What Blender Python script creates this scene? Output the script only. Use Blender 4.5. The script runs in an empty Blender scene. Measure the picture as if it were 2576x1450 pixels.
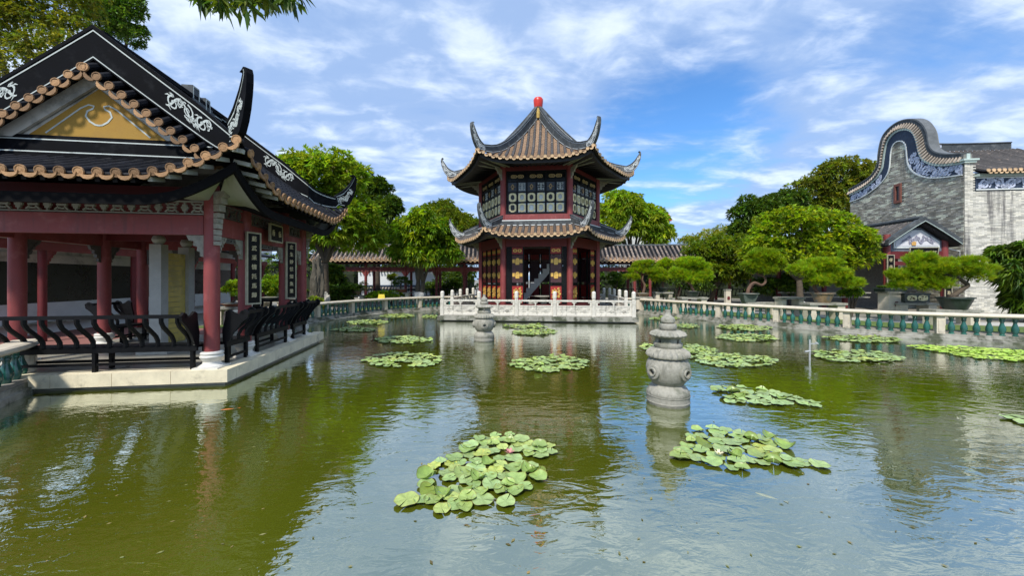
import bpy, math, random
import numpy as np
from mathutils import Vector, Matrix, noise as mnoise
from mathutils.geometry import tessellate_polygon
R = math.radians
rnd = random.Random(7)
sc = bpy.context.scene
COL = sc.collection
F = 950.0            # focal length in pixels of a 2576 px wide picture, horizon at row 703

# ------------------------------------------------------------- camera, sky, sun
cam = bpy.data.cameras.new('camera')
cam.sensor_width = 36.0
cam.lens = 36.0 * F / 2576.0
cam.shift_y = -22.0 / 2576.0
cam.clip_start = 0.05
cam.clip_end = 2000.0
co = bpy.data.objects.new('camera', cam)
co.rotation_euler = (R(90), 0, 0)
COL.objects.link(co)
sc.camera = co
SUN_EL, SUN_AZ = 50.0, 203.0      # azimuth measured from +Y clockwise
sun = bpy.data.lights.new('sun', 'SUN')
sun.energy = 3.0
sun.angle = R(5.0)
sun.color = (1.0, 0.95, 0.87)
so = bpy.data.objects.new('sun', sun)
sd = Vector((math.sin(R(SUN_AZ)) * math.cos(R(SUN_EL)), math.cos(R(SUN_AZ)) * math.cos(R(SUN_EL)), math.sin(R(SUN_EL))))
so.rotation_euler = sd.to_track_quat('Z', 'Y').to_euler()
so.location = sd * 60
COL.objects.link(so)
sc.view_settings.view_transform = 'Standard'
sc.view_settings.look = 'None'
sc.view_settings.exposure = 0.56
sc.view_settings.gamma = 1.0
sc.view_settings.use_curve_mapping = False
sc.cycles.max_bounces = 7
sc.cycles.glossy_bounces = 3
sc.cycles.transparent_max_bounces = 4
sc.cycles.caustics_reflective = False
sc.cycles.caustics_refractive = False

world = bpy.data.worlds.new('World')
sc.world = world
world.use_nodes = True
NT = world.node_tree
NT.nodes.clear()


class NB:
    """tiny node helper"""
    def __init__(s, nt): s.nt = nt
    def n(s, t, **k):
        nd = s.nt.nodes.new(t)
        for a, b in k.items(): setattr(nd, a, b)
        return nd
    def inp(s, nd, i, v):
        if isinstance(v, bpy.types.NodeSocket): s.nt.links.new(v, nd.inputs[i])
        elif v is not None: nd.inputs[i].default_value = v
    def math(s, op, a, b=None, c=None, clamp=False):
        nd = s.n('ShaderNodeMath', operation=op, use_clamp=clamp)
        for i, v in enumerate((a, b, c)):
            if v is not None: s.inp(nd, i, v)
        return nd.outputs[0]
    def vmath(s, op, a, b=None, scale=None):
        nd = s.n('ShaderNodeVectorMath', operation=op)
        s.inp(nd, 0, a)
        if b is not None: s.inp(nd, 1, b)
        if scale is not None: s.inp(nd, 3, scale)
        return nd
    def noise(s, vec, scale, detail=3, rough=.5, dist=0.0):
        nd = s.n('ShaderNodeTexNoise')
        if vec is not None: s.inp(nd, 'Vector', vec)
        nd.inputs['Scale'].default_value = scale
        nd.inputs['Detail'].default_value = detail
        nd.inputs['Roughness'].default_value = rough
        nd.inputs['Distortion'].default_value = dist
        return nd.outputs['Fac']
    def ramp(s, fac, lo, hi, smooth=True):
        nd = s.n('ShaderNodeMapRange', interpolation_type='SMOOTHSTEP' if smooth else 'LINEAR')
        s.inp(nd, 0, fac); nd.inputs[1].default_value = lo; nd.inputs[2].default_value = hi
        return nd.outputs[0]
    def mix(s, fac, a, b, mode='MIX'):
        nd = s.n('ShaderNodeMix', data_type='RGBA', blend_type=mode)
        s.inp(nd, 0, fac); s.inp(nd, 6, a); s.inp(nd, 7, b)
        return nd.outputs[2]
    def mapping(s, vec, scale=(1, 1, 1), rot=(0, 0, 0), loc=(0, 0, 0)):
        nd = s.n('ShaderNodeMapping')
        s.inp(nd, 0, vec)
        nd.inputs['Scale'].default_value = scale
        nd.inputs['Rotation'].default_value = rot
        nd.inputs['Location'].default_value = loc
        return nd.outputs[0]


def c4(c): return (c[0], c[1], c[2], 1.0)


b = NB(NT)
sky = b.n('ShaderNodeTexSky', sky_type='NISHITA')
sky.sun_disc = False
sky.sun_elevation = R(SUN_EL)
sky.sun_rotation = R(SUN_AZ)
sky.air_density = 1.0
sky.dust_density = 0.4
sky.ozone_density = 3.0
tc = b.n('ShaderNodeTexCoord')
sep = b.n('ShaderNodeSeparateXYZ')
NT.links.new(tc.outputs['Generated'], sep.inputs[0])
zc = b.math('ADD', b.math('MAXIMUM', sep.outputs[2], 0.0), 0.16)
cmb = b.n('ShaderNodeCombineXYZ')
b.inp(cmb, 0, b.math('DIVIDE', sep.outputs[0], zc))
b.inp(cmb, 1, b.math('DIVIDE', sep.outputs[1], zc))
pl = cmb.outputs[0]
wisp = b.noise(b.mapping(pl, (1.0, 2.3, 1), (0, 0, R(-38)), (3.1, 1.7, 0)), 0.95, 9, .58, .5)
broad = b.noise(b.mapping(pl, (.5, .9, 1), (0, 0, R(-30)), (5.3, 2.2, 0)), 0.8, 4, .5, .2)
puff = b.noise(b.mapping(pl, (1.6, 2.2, 1), (0, 0, R(-15)), (1.3, 8.2, 0)), 2.6, 6, .55, .3)


def glow(dx, dy, dz, width):
    v = Vector((dx, dy, dz)).normalized()
    d = b.vmath('DOT_PRODUCT', tc.outputs['Generated'], tuple(v)).outputs['Value']
    return b.ramp(d, 1 - width, 1.0)


def pxdir(px, py): return ((px - 1288) / F, 1.0, (703 - py) / F)


dens = b.math('ADD', b.math('MULTIPLY', wisp, .62), b.math('MULTIPLY', broad, .50))
dens = b.math('ADD', dens, b.math('MULTIPLY', b.math('SUBTRACT', puff, .5), .22))
hole = b.math('ADD', b.math('MULTIPLY', glow(*pxdir(1690, 335), .034), .22), b.math('MULTIPLY', glow(*pxdir(2080, 200), .06), .08))
hole = b.math('ADD', hole, b.math('MULTIPLY', glow(*pxdir(2480, 130), .05), .10))
hole = b.math('ADD', hole, b.math('MULTIPLY', glow(*pxdir(1320, 330), .012), .08))
dens = b.math('SUBTRACT', dens, hole)
dens = b.math('ADD', dens, b.math('MULTIPLY', glow(*pxdir(2350, 60), .16), .13))
dens = b.math('ADD', dens, b.math('MULTIPLY', b.math('SUBTRACT', 1.0, b.ramp(sep.outputs[2], .0, .45)), .10))
dens = b.math('ADD', dens, b.math('MULTIPLY', b.ramp(sep.outputs[2], .42, .80), .14))
cov = b.ramp(dens, .31, .57)
thick = b.ramp(b.math('ADD', b.math('MULTIPLY', puff, .6), b.math('MULTIPLY', wisp, .5)), .49, .72)
skyc = b.mix(1.0, sky.outputs[0], (0.52, 0.84, 1.10, 1), 'MULTIPLY')
cl = b.mix(thick, (2.0, 2.85, 4.5, 1), (4.7, 5.3, 6.2, 1))
col = b.mix(b.math('MULTIPLY', cov, .90), skyc, cl)
bg = b.n('ShaderNodeBackground')
b.inp(bg, 0, col)
bg.inputs[1].default_value = 0.14
wo = b.n('ShaderNodeOutputWorld')
NT.links.new(bg.outputs[0], wo.inputs[0])

# ------------------------------------------------------------- materials
MATS = {}


def M(name, col, rough=.7, var=.2, scale=4.0, bump=0.0, bscale=30.0, col2=None, c2=(.5, .6), c2scale=2.0, streak=None,
      stscale=(6, 6, .5), attr=False, metal=0.0, spec=.5, rand=0.0, coat=0.0, detail=5):
    if name in MATS: return MATS[name]
    m = bpy.data.materials.new(name)
    m.use_nodes = True
    nt = m.node_tree
    nt.nodes.clear()
    q = NB(nt)
    t = q.n('ShaderNodeTexCoord').outputs['Object']
    f = q.noise(t, scale, detail, .6)
    f = q.ramp(f, .25, .75, False)
    a = tuple(max(0, x * (1 - var)) for x in col); z = tuple(min(1, x * (1 + var)) for x in col)
    c = q.mix(f, c4(a), c4(z))
    if col2 is not None:
        g = q.ramp(q.noise(q.mapping(t, loc=(3.3, 7.1, 1.9)), c2scale, 6, .65), c2[0], c2[1])
        c = q.mix(g, c, c4(col2))
    if attr:
        at = q.n('ShaderNodeAttribute', attribute_name='Col')
        c = q.mix(1.0, c, at.outputs['Color'], 'MULTIPLY')
    if streak is not None:
        g = q.ramp(q.noise(q.mapping(t, stscale, loc=(1.1, 4.3, .7)), 1.0, 5, .6), .52, .72)
        c = q.mix(q.math('MULTIPLY', g, streak[3]), c, c4(streak[:3]))
    if rand > 0:
        oi = q.n('ShaderNodeObjectInfo')
        k = q.math('ADD', q.math('MULTIPLY', oi.outputs['Random'], 2 * rand), 1 - rand)
        c = q.vmath('SCALE', c, scale=k).outputs[0]
    p = q.n('ShaderNodeBsdfPrincipled')
    q.inp(p, 'Base Color', c)
    p.inputs['Metallic'].default_value = metal
    p.inputs['Specular IOR Level'].default_value = spec
    p.inputs['Coat Weight'].default_value = coat
    p.inputs['Coat Roughness'].default_value = .15
    q.inp(p, 'Roughness', q.math('ADD', q.math('MULTIPLY', f, .16), rough - .08, clamp=True))
    if bump > 0:
        bm = q.n('ShaderNodeBump')
        bm.inputs['Strength'].default_value = bump
        bm.inputs['Distance'].default_value = .02
        q.inp(bm, 'Height', q.noise(t, bscale, 4, .6))
        nt.links.new(bm.outputs[0], p.inputs['Normal'])
    o = q.n('ShaderNodeOutputMaterial')
    nt.links.new(p.outputs[0], o.inputs[0])
    MATS[name] = m
    return m


def leafmat(name, col, rough=.45, trans=.3, spec=.4):
    m = bpy.data.materials.new(name); m.use_nodes = True
    nt = m.node_tree; nt.nodes.clear(); q = NB(nt)
    at = q.n('ShaderNodeAttribute', attribute_name='Col')
    c = q.mix(1.0, c4(col), at.outputs['Color'], 'MULTIPLY')
    oi = q.n('ShaderNodeObjectInfo')
    k = q.math('ADD', q.math('MULTIPLY', oi.outputs['Random'], .3), .85)
    c = q.vmath('SCALE', c, scale=k).outputs[0]
    p = q.n('ShaderNodeBsdfPrincipled'); q.inp(p, 'Base Color', c)
    p.inputs['Roughness'].default_value = rough
    p.inputs['Specular IOR Level'].default_value = spec
    tr = q.n('ShaderNodeBsdfTranslucent'); q.inp(tr, 0, q.mix(1.0, c, (1.25, 1.2, .5, 1), 'MULTIPLY'))
    mx = q.n('ShaderNodeMixShader'); mx.inputs[0].default_value = trans
    nt.links.new(p.outputs[0], mx.inputs[1]); nt.links.new(tr.outputs[0], mx.inputs[2])
    o = q.n('ShaderNodeOutputMaterial'); nt.links.new(mx.outputs[0], o.inputs[0])
    return m


m_red = M('red_lacquer', (.235, .043, .041), .55, .12, 3, .15, 60, streak=(.12, .035, .035, .55), stscale=(9, 9, 1.2), col2=(.31, .085, .078), c2=(.50, .72), c2scale=3.5)
m_redd = M('dark_red_timber', (.13, .014, .016), .6, .25, 3)
m_blackw = M('black_timber', (.005, .0052, .006), .5, .35, 5, .15, 40, spec=.16)
m_blackr = M('black_ridge_plaster', (.0045, .005, .0065), .8, .45, 4, .1, 25, col2=(.014, .015, .017), c2=(.5, .75), c2scale=3, spec=.08)
m_slate = M('weathered_ridge_plaster', (.05, .058, .062), .7, .35, 4, .2, 25, col2=(.13, .14, .14), c2=(.5, .7), c2scale=3)
m_white = M('white_relief_paint', (.50, .55, .52), .7, .15, 8, col2=(.30, .33, .31), c2=(.55, .75), c2scale=4)
m_whiteb = M('white_line_paint', (.72, .76, .74), .7, .1, 8)
m_tile = M('dark_barrel_tile', (.012, .013, .017), .75, .4, 7, .3, 30, rand=.3, col2=(.035, .035, .035), c2=(.55, .75), c2scale=5, spec=.15)
m_tilew = M('weathered_barrel_tile', (.14, .115, .105), .8, .5, 6, .3, 30, rand=.35, col2=(.34, .27, .20), c2=(.48, .62), c2scale=4)
m_tilep = M('pavilion_barrel_tile', (.075, .068, .064), .75, .4, 6, .3, 30, rand=.25, col2=(.20, .16, .13), c2=(.55, .7), c2scale=4)
m_pan = M('orange_pan_tile', (.31, .20, .12), .8, .45, 14, .3, 40, rand=.2, col2=(.12, .09, .07), c2=(.52, .66), c2scale=7)
m_pand = M('dark_pan_tile', (.018, .018, .021), .8, .4, 6, .3, 30, rand=.2)
m_tend = M('ochre_tile_end', (.33, .19, .09), .8, .35, 9, .5, 50, rand=.42, col2=(.20, .11, .06), c2=(.55, .75), c2scale=9)
m_tendl = M('pale_ochre_tile_end', (.62, .43, .25), .75, .2, 9, .3, 50, rand=.2, col2=(.35, .22, .12), c2=(.6, .8), c2scale=6)
m_marble = M('white_marble', (.70, .665, .58), .65, .12, 5, .2, 40, col2=(.40, .38, .32), c2=(.52, .74), c2scale=3.2, streak=(.17, .17, .14, .65), stscale=(5, 5, .8))
m_granite = M('grey_granite', (.35, .335, .28), .8, .22, 22, .5, 60, col2=(.16, .165, .12), c2=(.50, .68), c2scale=2.6, detail=8, streak=(.10, .10, .075, .6), stscale=(7, 7, 1.6))
m_platf = M('cream_stone_edge', (.80, .71, .50), .65, .18, 4, .2, 40, col2=(.22, .20, .14), c2=(.55, .8), c2scale=2.5)
m_mossy = M('mossy_stone', (.36, .35, .30), .8, .25, 5, .35, 35, col2=(.085, .095, .06), c2=(.44, .62), c2scale=2.2, streak=(.05, .05, .035, .8), stscale=(4, 4, 1.2))
m_coping = M('cream_coping', (.64, .57, .45), .7, .15, 4, .2, 40, col2=(.25, .25, .20), c2=(.56, .75), c2scale=1.6)
m_green = M('green_glazed_ceramic', (.018, .125, .095), .25, .35, 6, .1, 30, rand=.25, coat=.7, col2=(.03, .10, .10), c2=(.5, .7), c2scale=5)
m_gold = M('gold_leaf', (.72, .44, .10), .4, .25, 14, .3, 50, metal=.25)
m_pgold = M('pale_gold_glass_frame', (.86, .76, .44), .45, .2, 14, .2, 40)
m_silver = M('silver_frame', (.50, .54, .52), .4, .2, 14)
m_panelr = M('red_door_panel', (.34, .022, .018), .5, .25, 8)
m_panelp = M('purple_brown_lattice', (.075, .030, .036), .5, .3, 30, .5, 60)
m_glassd = M('dark_glass', (.010, .012, .013), .14, .2, 3, spec=.4)
m_glassl = M('bright_glass', (.55, .60, .60), .1, .3, 5, spec=.9, rand=.3)
m_yel = M('yellow_gable_plaster', (.37, .215, .034), .8, .12, 3, .2, 60, col2=(.36, .19, .025), c2=(.45, .7), c2scale=1.2)
m_plaster = M('grey_white_plaster', (.60, .60, .55), .8, .2, 2, .1, 20, col2=(.28, .29, .27), c2=(.5, .7), c2scale=2)
m_wwall = M('whitewash', (.68, .70, .70), .85, .1, 2)
m_brick = M('grey_brick', (.42, .40, .345), .85, .18, 30, .4, 60, attr=True, streak=(.03, .03, .033, .5), stscale=(1.6, 1.6, .22))
m_bricklt = M('limewashed_brick', (.74, .71, .62), .85, .15, 20, .4, 60, attr=True, streak=(.045, .042, .055, .9), stscale=(1.9, 1.9, .13))
m_mortar = M('pale_mortar', (.20, .20, .18), .9, .15, 20, .3, 60)
m_navy = M('navy_band', (.022, .040, .075), .7, .3, 6, col2=(.06, .09, .13), c2=(.55, .75), c2scale=4)
m_mint = M('pale_green_moulding', (.48, .58, .53), .7, .1, 5)
m_bluewh = M('blue_white_relief', (.56, .61, .74), .7, .12, 10)
m_bark = M('bark', (.085, .065, .045), .9, .4, 8, .8, 18)
m_barkr = M('reddish_bark', (.13, .075, .05), .9, .4, 8, .8, 18)
m_limed = M('limewashed_bark', (.66, .65, .62), .9, .12, 8, .6, 16)
m_grass = M('grass_lawn', (.10, .155, .030), .95, .4, 9, .8, 60, col2=(.20, .17, .08), c2=(.55, .75), c2scale=1.2)
m_soil = M('paved_ground', (.26, .24, .20), .9, .25, 3, .3, 30, col2=(.12, .13, .08), c2=(.5, .7), c2scale=.7)
m_floor = M('polished_floor_stone', (.33, .31, .25), .32, .2, 3, .05, 30)
m_pot = M('brown_glazed_pot', (.26, .18, .10), .45, .35, 7, .2, 20, col2=(.14, .15, .15), c2=(.45, .65), c2scale=4)
m_potd = M('dark_green_pot', (.035, .048, .040), .35, .35, 7, .2, 20)
m_potg = M('grey_green_pot', (.10, .125, .105), .5, .3, 7, .2, 20)
m_terra = M('terracotta', (.24, .10, .055), .8, .3, 8, .2, 30)
m_rock = M('pale_rock', (.50, .47, .40), .9, .4, 5, 1.0, 9)
m_rockd = M('dark_gnarled_rock', (.085, .075, .055), .9, .45, 5, 1.0, 9)
m_redpl = M('bright_red_paint', (.62, .035, .02), .4, .15, 6)
m_ochre = M('ochre_finial_base', (.55, .38, .10), .6, .25, 9)
m_yelpan = M('yellow_glass_panel', (.62, .50, .13), .25, .12, 1.5, col2=(.45, .38, .12), c2=(.45, .6), c2scale=2)
m_brightyel = M('yellow_sign', (.75, .60, .06), .6, .1, 5)
m_pipe = M('grey_plastic_pipe', (.42, .44, .44), .4, .1, 5)
m_bstone = M('black_polished_stone', (.018, .021, .021), .3, .5, 3)
m_pink = M('faded_red_roof', (.42, .10, .115), .7, .15, 3)
m_mangowood = M('grey_trunk', (.10, .085, .065), .9, .35, 8, .7, 18)
m_flower = M('pale_petals', (.75, .68, .42), .6, .1, 5)
m_pinkfl = M('pink_petals', (.55, .22, .22), .6, .2, 5)

# ------------------------------------------------------------- mesh building
ROOT = {}


class MB:
    def __init__(s): s.v = []; s.f = []; s.mi = []; s.c = None
    def add(s, vs, fs, mi=0):
        o = len(s.v); s.v.extend([tuple(x) for x in vs])
        for f in fs: s.f.append(tuple(i + o for i in f)); s.mi.append(mi)
    def box(s, c, d, rz=0.0, mi=0, M4=None):
        x, y, z = d[0] / 2, d[1] / 2, d[2] / 2
        vs = [Vector((sx * x, sy * y, sz * z)) for sz in (-1, 1) for sy in (-1, 1) for sx in (-1, 1)]
        if rz:
            rm = Matrix.Rotation(rz, 3, 'Z'); vs = [rm @ p for p in vs]
        c = Vector(c); vs = [p + c for p in vs]
        if M4 is not None: vs = [M4 @ p for p in vs]
        s.add(vs, [(0, 2, 3, 1), (4, 5, 7, 6), (0, 1, 5, 4), (2, 6, 7, 3), (0, 4, 6, 2), (1, 3, 7, 5)], mi)
    def bar(s, a, b_, w, h, up=(0, 0, 1), mi=0):
        a = Vector(a); b_ = Vector(b_); d = (b_ - a).normalized(); up = Vector(up)
        sd_ = d.cross(up)
        if sd_.length < 1e-5: sd_ = Vector((1, 0, 0))
        sd_.normalize(); u = sd_.cross(d).normalized()
        vs = []
        for p in (a, b_):
            for q in ((-1, -1), (1, -1), (1, 1), (-1, 1)): vs.append(p + sd_ * q[0] * w / 2 + u * q[1] * h / 2)
        s.add(vs, [(3, 2, 1, 0), (4, 5, 6, 7), (0, 1, 5, 4), (1, 2, 6, 5), (2, 3, 7, 6), (3, 0, 4, 7)], mi)
    def tube(s, pts, r, n=8, mi=0, a0=0.0, a1=2 * math.pi, up=None, cap=True):
        pts = [Vector(p) for p in pts]; k = len(pts)
        rs = r if isinstance(r, (list, tuple)) else [r] * k
        full = abs(a1 - a0 - 2 * math.pi) < 1e-4
        m = n if full else n + 1
        vs = []; px = None
        for i, p in enumerate(pts):
            d = (pts[min(i + 1, k - 1)] - pts[max(i - 1, 0)]).normalized()
            if up is not None: x = d.cross(Vector(up))
            elif px is None: x = d.cross(Vector((0, 0, 1))) if abs(d.z) < .9 else d.cross(Vector((0, 1, 0)))
            else: x = px - d * px.dot(d)
            if x.length < 1e-6: x = Vector((1, 0, 0))
            x.normalize(); px = x; y = x.cross(d).normalized()
            for j in range(m):
                a = a0 + (a1 - a0) * j / n
                vs.append(p + (x * math.cos(a) + y * math.sin(a)) * rs[i])
        fs = []
        for i in range(k - 1):
            for j in range(n):
                j2 = (j + 1) % m if full else j + 1
                fs.append((i * m + j, (i + 1) * m + j, (i + 1) * m + j2, i * m + j2))
        if cap and full:
            fs.append(tuple(range(m))); fs.append(tuple((k - 1) * m + j for j in reversed(range(m))))
        s.add(vs, fs, mi)
    def lathe(s, prof, n=16, o=(0, 0, 0), mi=0, flute=None):
        o = Vector(o); vs = []; k = len(prof)
        for i, pr in enumerate(prof):
            for j in range(n):
                a = 2 * math.pi * j / n
                rr = pr[0]; zz = pr[1]
                if flute and len(pr) > 2:
                    w = math.cos(flute * a); rr *= 1 + pr[2] * w; zz += pr[3] * w if len(pr) > 3 else 0
                vs.append(o + Vector((rr * math.cos(a), rr * math.sin(a), zz)))
        fs = [(i * n + j, i * n + (j + 1) % n, (i + 1) * n + (j + 1) % n, (i + 1) * n + j) for i in range(k - 1) for j in range(n)]
        fs.append(tuple(reversed(range(n)))); fs.append(tuple((k - 1) * n + j for j in range(n)))
        s.add(vs, fs, mi)
    def prism(s, poly, depth, M4, mi=0):
        """poly in local XZ, extruded along local Y from 0 to depth"""
        n = len(poly)
        vs = [M4 @ Vector((p[0], 0, p[1])) for p in poly] + [M4 @ Vector((p[0], depth, p[1])) for p in poly]
        tr = tessellate_polygon([[Vector((p[0], p[1], 0)) for p in poly]])
        fs = [tuple(t) for t in tr] + [tuple(n + i for i in reversed(t)) for t in tr]
        fs += [(i, i + n, (i + 1) % n + n, (i + 1) % n) for i in range(n)]
        s.add(vs, fs, mi)
    def quad(s, a, b_, c, d, mi=0): s.add([a, b_, c, d], [(0, 1, 2, 3)], mi)
    def grid(s, rows, mi=0):
        k = len(rows); m = len(rows[0]); vs = [p for r_ in rows for p in r_]
        s.add(vs, [(i * m + j, i * m + j + 1, (i + 1) * m + j + 1, (i + 1) * m + j) for i in range(k - 1) for j in range(m - 1)], mi)
    def mesh(s, name, mats, off=(0, 0, 0), smooth=False, colors=None, fix=True):
        me = bpy.data.meshes.new(name)
        ox, oy, oz = off
        me.from_pydata([(x - ox, y - oy, z - oz) for x, y, z in s.v], [], s.f)
        if not isinstance(mats, (list, tuple)): mats = [mats]
        for m in mats: me.materials.append(m)
        if len(mats) > 1: me.polygons.foreach_set('material_index', s.mi)
        if smooth:
            me.polygons.foreach_set('use_smooth', [True] * len(me.polygons))
            if smooth != 2:
                try: me.set_sharp_from_angle(angle=R(40))
                except Exception: pass
        if colors is not None:
            at = me.color_attributes.new('Col', 'FLOAT_COLOR', 'POINT')
            at.data.foreach_set('color', colors)
        me.update()
        return me
    def build(s, name, mats, parent=None, smooth=False, label=None, kind=None, colors=None):
        if name in ('scroll_relief', 'white_relief', 'mural_lines', 'carved_panel', 'seedlings'): kind = 'stuff'
        off = ROOT.get(parent.name, (0, 0, 0)) if parent else (0, 0, 0)
        me = s.mesh(name, mats, off, smooth, colors)
        o = bpy.data.objects.new(name, me); COL.objects.link(o)
        if parent:
            o.parent = parent; ROOT[o.name] = off
        if label: o['label'] = label
        if kind: o['kind'] = kind
        return o


def tag(o, label, cat, group=None, kind=None):
    o['label'] = label; o['category'] = cat
    if group: o['group'] = group
    if kind: o['kind'] = kind
    return o


def thing(name, loc, label, cat, group=None):
    o = bpy.data.objects.new(name, None); COL.objects.link(o)
    o.location = loc; o.empty_display_size = .2
    ROOT[o.name] = tuple(loc)
    return tag(o, label, cat, group)


def place(me, name, parent, loc, rot=None, scale=1.0):
    o = bpy.data.objects.new(name, me); COL.objects.link(o)
    off = ROOT.get(parent.name, (0, 0, 0)) if parent else (0, 0, 0)
    o.location = (loc[0] - off[0], loc[1] - off[1], loc[2] - off[2])
    if rot is not None:
        if isinstance(rot, (int, float)): o.rotation_euler = (0, 0, rot)
        else: o.rotation_euler = rot.to_euler()
    o.scale = (scale, scale, scale) if isinstance(scale, (int, float)) else scale
    if parent: o.parent = parent; ROOT[o.name] = off
    return o


def at(px, py, d): return Vector(((px - 1288) / F * d, d, (703 - py) / F * d))
def atz(px, py, z): return at(px, py, z * F / (703 - py))
def frame(o, x, z=(0, 0, 1)):
    """matrix: local X along x, local Y into the thing, local Z up"""
    x = Vector(x).normalized(); z = Vector(z).normalized(); y = z.cross(x).normalized(); z = x.cross(y)
    m = Matrix.Identity(4)
    for i in range(3): m[i][0] = x[i]; m[i][1] = y[i]; m[i][2] = z[i]; m[i][3] = o[i]
    return m


class Plate:
    """a standing strip given by its low and high edge; ornaments are laid on its faces"""
    def __init__(s, low, high, nrm, th):
        s.lo = [Vector(p) for p in low]; s.hi = [Vector(p) for p in high]
        k = len(low); s.n = [Vector(nrm)] * k if not isinstance(nrm, list) else [Vector(q).normalized() for q in nrm]
        s.th = th; s.s = [0.0]
        for i in range(1, k):
            s.s.append(s.s[-1] + ((s.lo[i] + s.hi[i]) / 2 - (s.lo[i - 1] + s.hi[i - 1]) / 2).length)
        s.L = s.s[-1]
    def at(s, x, h, off, side=1):
        x = min(max(x, 0), s.L); i = 0
        while i < len(s.s) - 2 and s.s[i + 1] < x: i += 1
        t = (x - s.s[i]) / max(1e-6, s.s[i + 1] - s.s[i])
        a = s.lo[i].lerp(s.lo[i + 1], t); b_ = s.hi[i].lerp(s.hi[i + 1], t); n = s.n[i].lerp(s.n[i + 1], t).normalized()
        return a.lerp(b_, h) + n * side * (s.th / 2 + off)
    def hgt(s, x):
        return (s.at(x, 1, 0) - s.at(x, 0, 0)).length
    def solid(s, mb, mi=0, grow=0.0, h0=0.0, h1=1.0):
        k = len(s.lo); vs = []
        for i in range(k):
            a = s.lo[i].lerp(s.hi[i], h0); b_ = s.lo[i].lerp(s.hi[i], h1); n = s.n[i] * (s.th / 2 + grow)
            vs += [a + n, b_ + n, b_ - n, a - n]
        fs = []
        for i in range(k - 1):
            for j in range(4):
                fs.append((i * 4 + j, i * 4 + (j + 1) % 4, i * 4 + 4 + (j + 1) % 4, i * 4 + 4 + j))
        fs += [(3, 2, 1, 0), (k * 4 - 4, k * 4 - 3, k * 4 - 2, k * 4 - 1)]
        mb.add(vs, fs, mi)
    def ribbon(s, mb, pts, w, side=1, off=.006, mi=0):
        """pts: (x metres, y metres above the middle) ; w: half width or list"""
        k = len(pts); ws = w if isinstance(w, list) else [w] * k; vs = []
        for i, (x, y) in enumerate(pts):
            x0, y0 = pts[max(i - 1, 0)]; x1, y1 = pts[min(i + 1, k - 1)]
            dx, dy = x1 - x0, y1 - y0; L = math.hypot(dx, dy) or 1; nx, ny = -dy / L * ws[i], dx / L * ws[i]
            for q in (1, -1):
                xx = x + nx * q; yy = y + ny * q; hh = max(s.hgt(xx), .02)
                h = min(max(.5 + yy / hh, .03), .97)
                vs.append(s.at(xx, h, off, side)); vs.append(s.at(xx, h, 0, side))
        fs = []
        for i in range(k - 1):
            o = i * 4
            fs += [(o, o + 2, o + 6, o + 4), (o, o + 4, o + 5, o + 1), (o + 2, o + 3, o + 7, o + 6)]
        mb.add(vs, fs, mi)
    def edge(s, mb, h, w, side=1, off=.006, x0=0.0, x1=None, mi=0):
        x1 = s.L if x1 is None else x1; k = max(2, int((x1 - x0) / .08)); vs = []
        for i in range(k + 1):
            x = x0 + (x1 - x0) * i / k; hh = max(s.hgt(x), .02); dh = w / hh
            a = min(max(h - dh / 2, 0.01), .99 - dh); b_ = a + dh
            for h_ in (a, b_): vs.append(s.at(x, h_, off, side)); vs.append(s.at(x, h_, 0, side))
        fs = []
        for i in range(k):
            o = i * 4; fs += [(o, o + 2, o + 6, o + 4), (o, o + 4, o + 5, o + 1), (o + 2, o + 3, o + 7, o + 6)]
        mb.add(vs, fs, mi)
    def scroll(s, mb, x0, x1, unit, side=1, w=.012, amp=.8, off=.006, dens=1, seed=1):
        """vine scrolls with curls and leaf barbs"""
        rr = random.Random(seed); x = x0; up = 1
        while x < x1 - unit * .4:
            h = s.hgt(x + unit / 2) / 2 * amp
            st = [(x + unit * t / 8, -up * h * .75 * math.cos(math.pi * t / 8)) for t in range(9)]
            s.ribbon(mb, st, [w * (.7 + .6 * math.sin(math.pi * t / 8)) for t in range(9)], side, off)
            cx = x + unit * .5; cy = -up * h * .12; R0 = min(unit * .42, h * .78)
            for (ccx, ccy, RR, sg) in ((cx, cy, R0, up), (x + unit * .95, up * h * .45, R0 * .5, -up)):
                sp = []
                for t in range(15):
                    a = sg * (t / 14 * 3.6 * math.pi / 1.4); q = RR * (1 - .80 * t / 14)
                    sp.append((ccx + q * math.cos(a + math.pi / 2), ccy + q * math.sin(a + math.pi / 2)))
                s.ribbon(mb, sp, [w * (1.15 - .6 * t / 14) for t in range(15)], side, off)
                for k in range(int(5 * dens)):
                    a = rr.uniform(0, 6.28); q0 = RR * .95; q1 = RR * rr.uniform(1.25, 1.55)
                    b1 = (ccx + q0 * math.cos(a), ccy + q0 * math.sin(a)); b3 = (ccx + q1 * math.cos(a + .5), ccy + q1 * math.sin(a + .5))
                    b2 = (ccx + (q0 + q1) / 2 * math.cos(a + .1), ccy + (q0 + q1) / 2 * math.sin(a + .1))
                    s.ribbon(mb, [b1, b2, b3], [w * 1.1, w * .9, w * .15], side, off)
            x += unit; up = -up


# shared tile pieces (facing local -Y)
def mk_tile_end(name, r, mat):
    m = MB(); n = 12
    prof = [(r, 0.0), (r, -.03), (r * .82, -.03), (r * .74, -.022), (r * .30, -.026)]
    vs = []; k = len(prof)
    for (q, y) in prof:
        for j in range(n):
            a = 2 * math.pi * j / n; vs.append((q * math.cos(a), y, q * math.sin(a)))
    fs = [(i * n + j, (i + 1) * n + j, (i + 1) * n + (j + 1) % n, i * n + (j + 1) % n) for i in range(k - 1) for j in range(n)]
    fs.append(tuple(range((k - 1) * n, k * n)))
    m.add(vs, fs)
    return m.mesh(name, mat, smooth=True)


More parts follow.
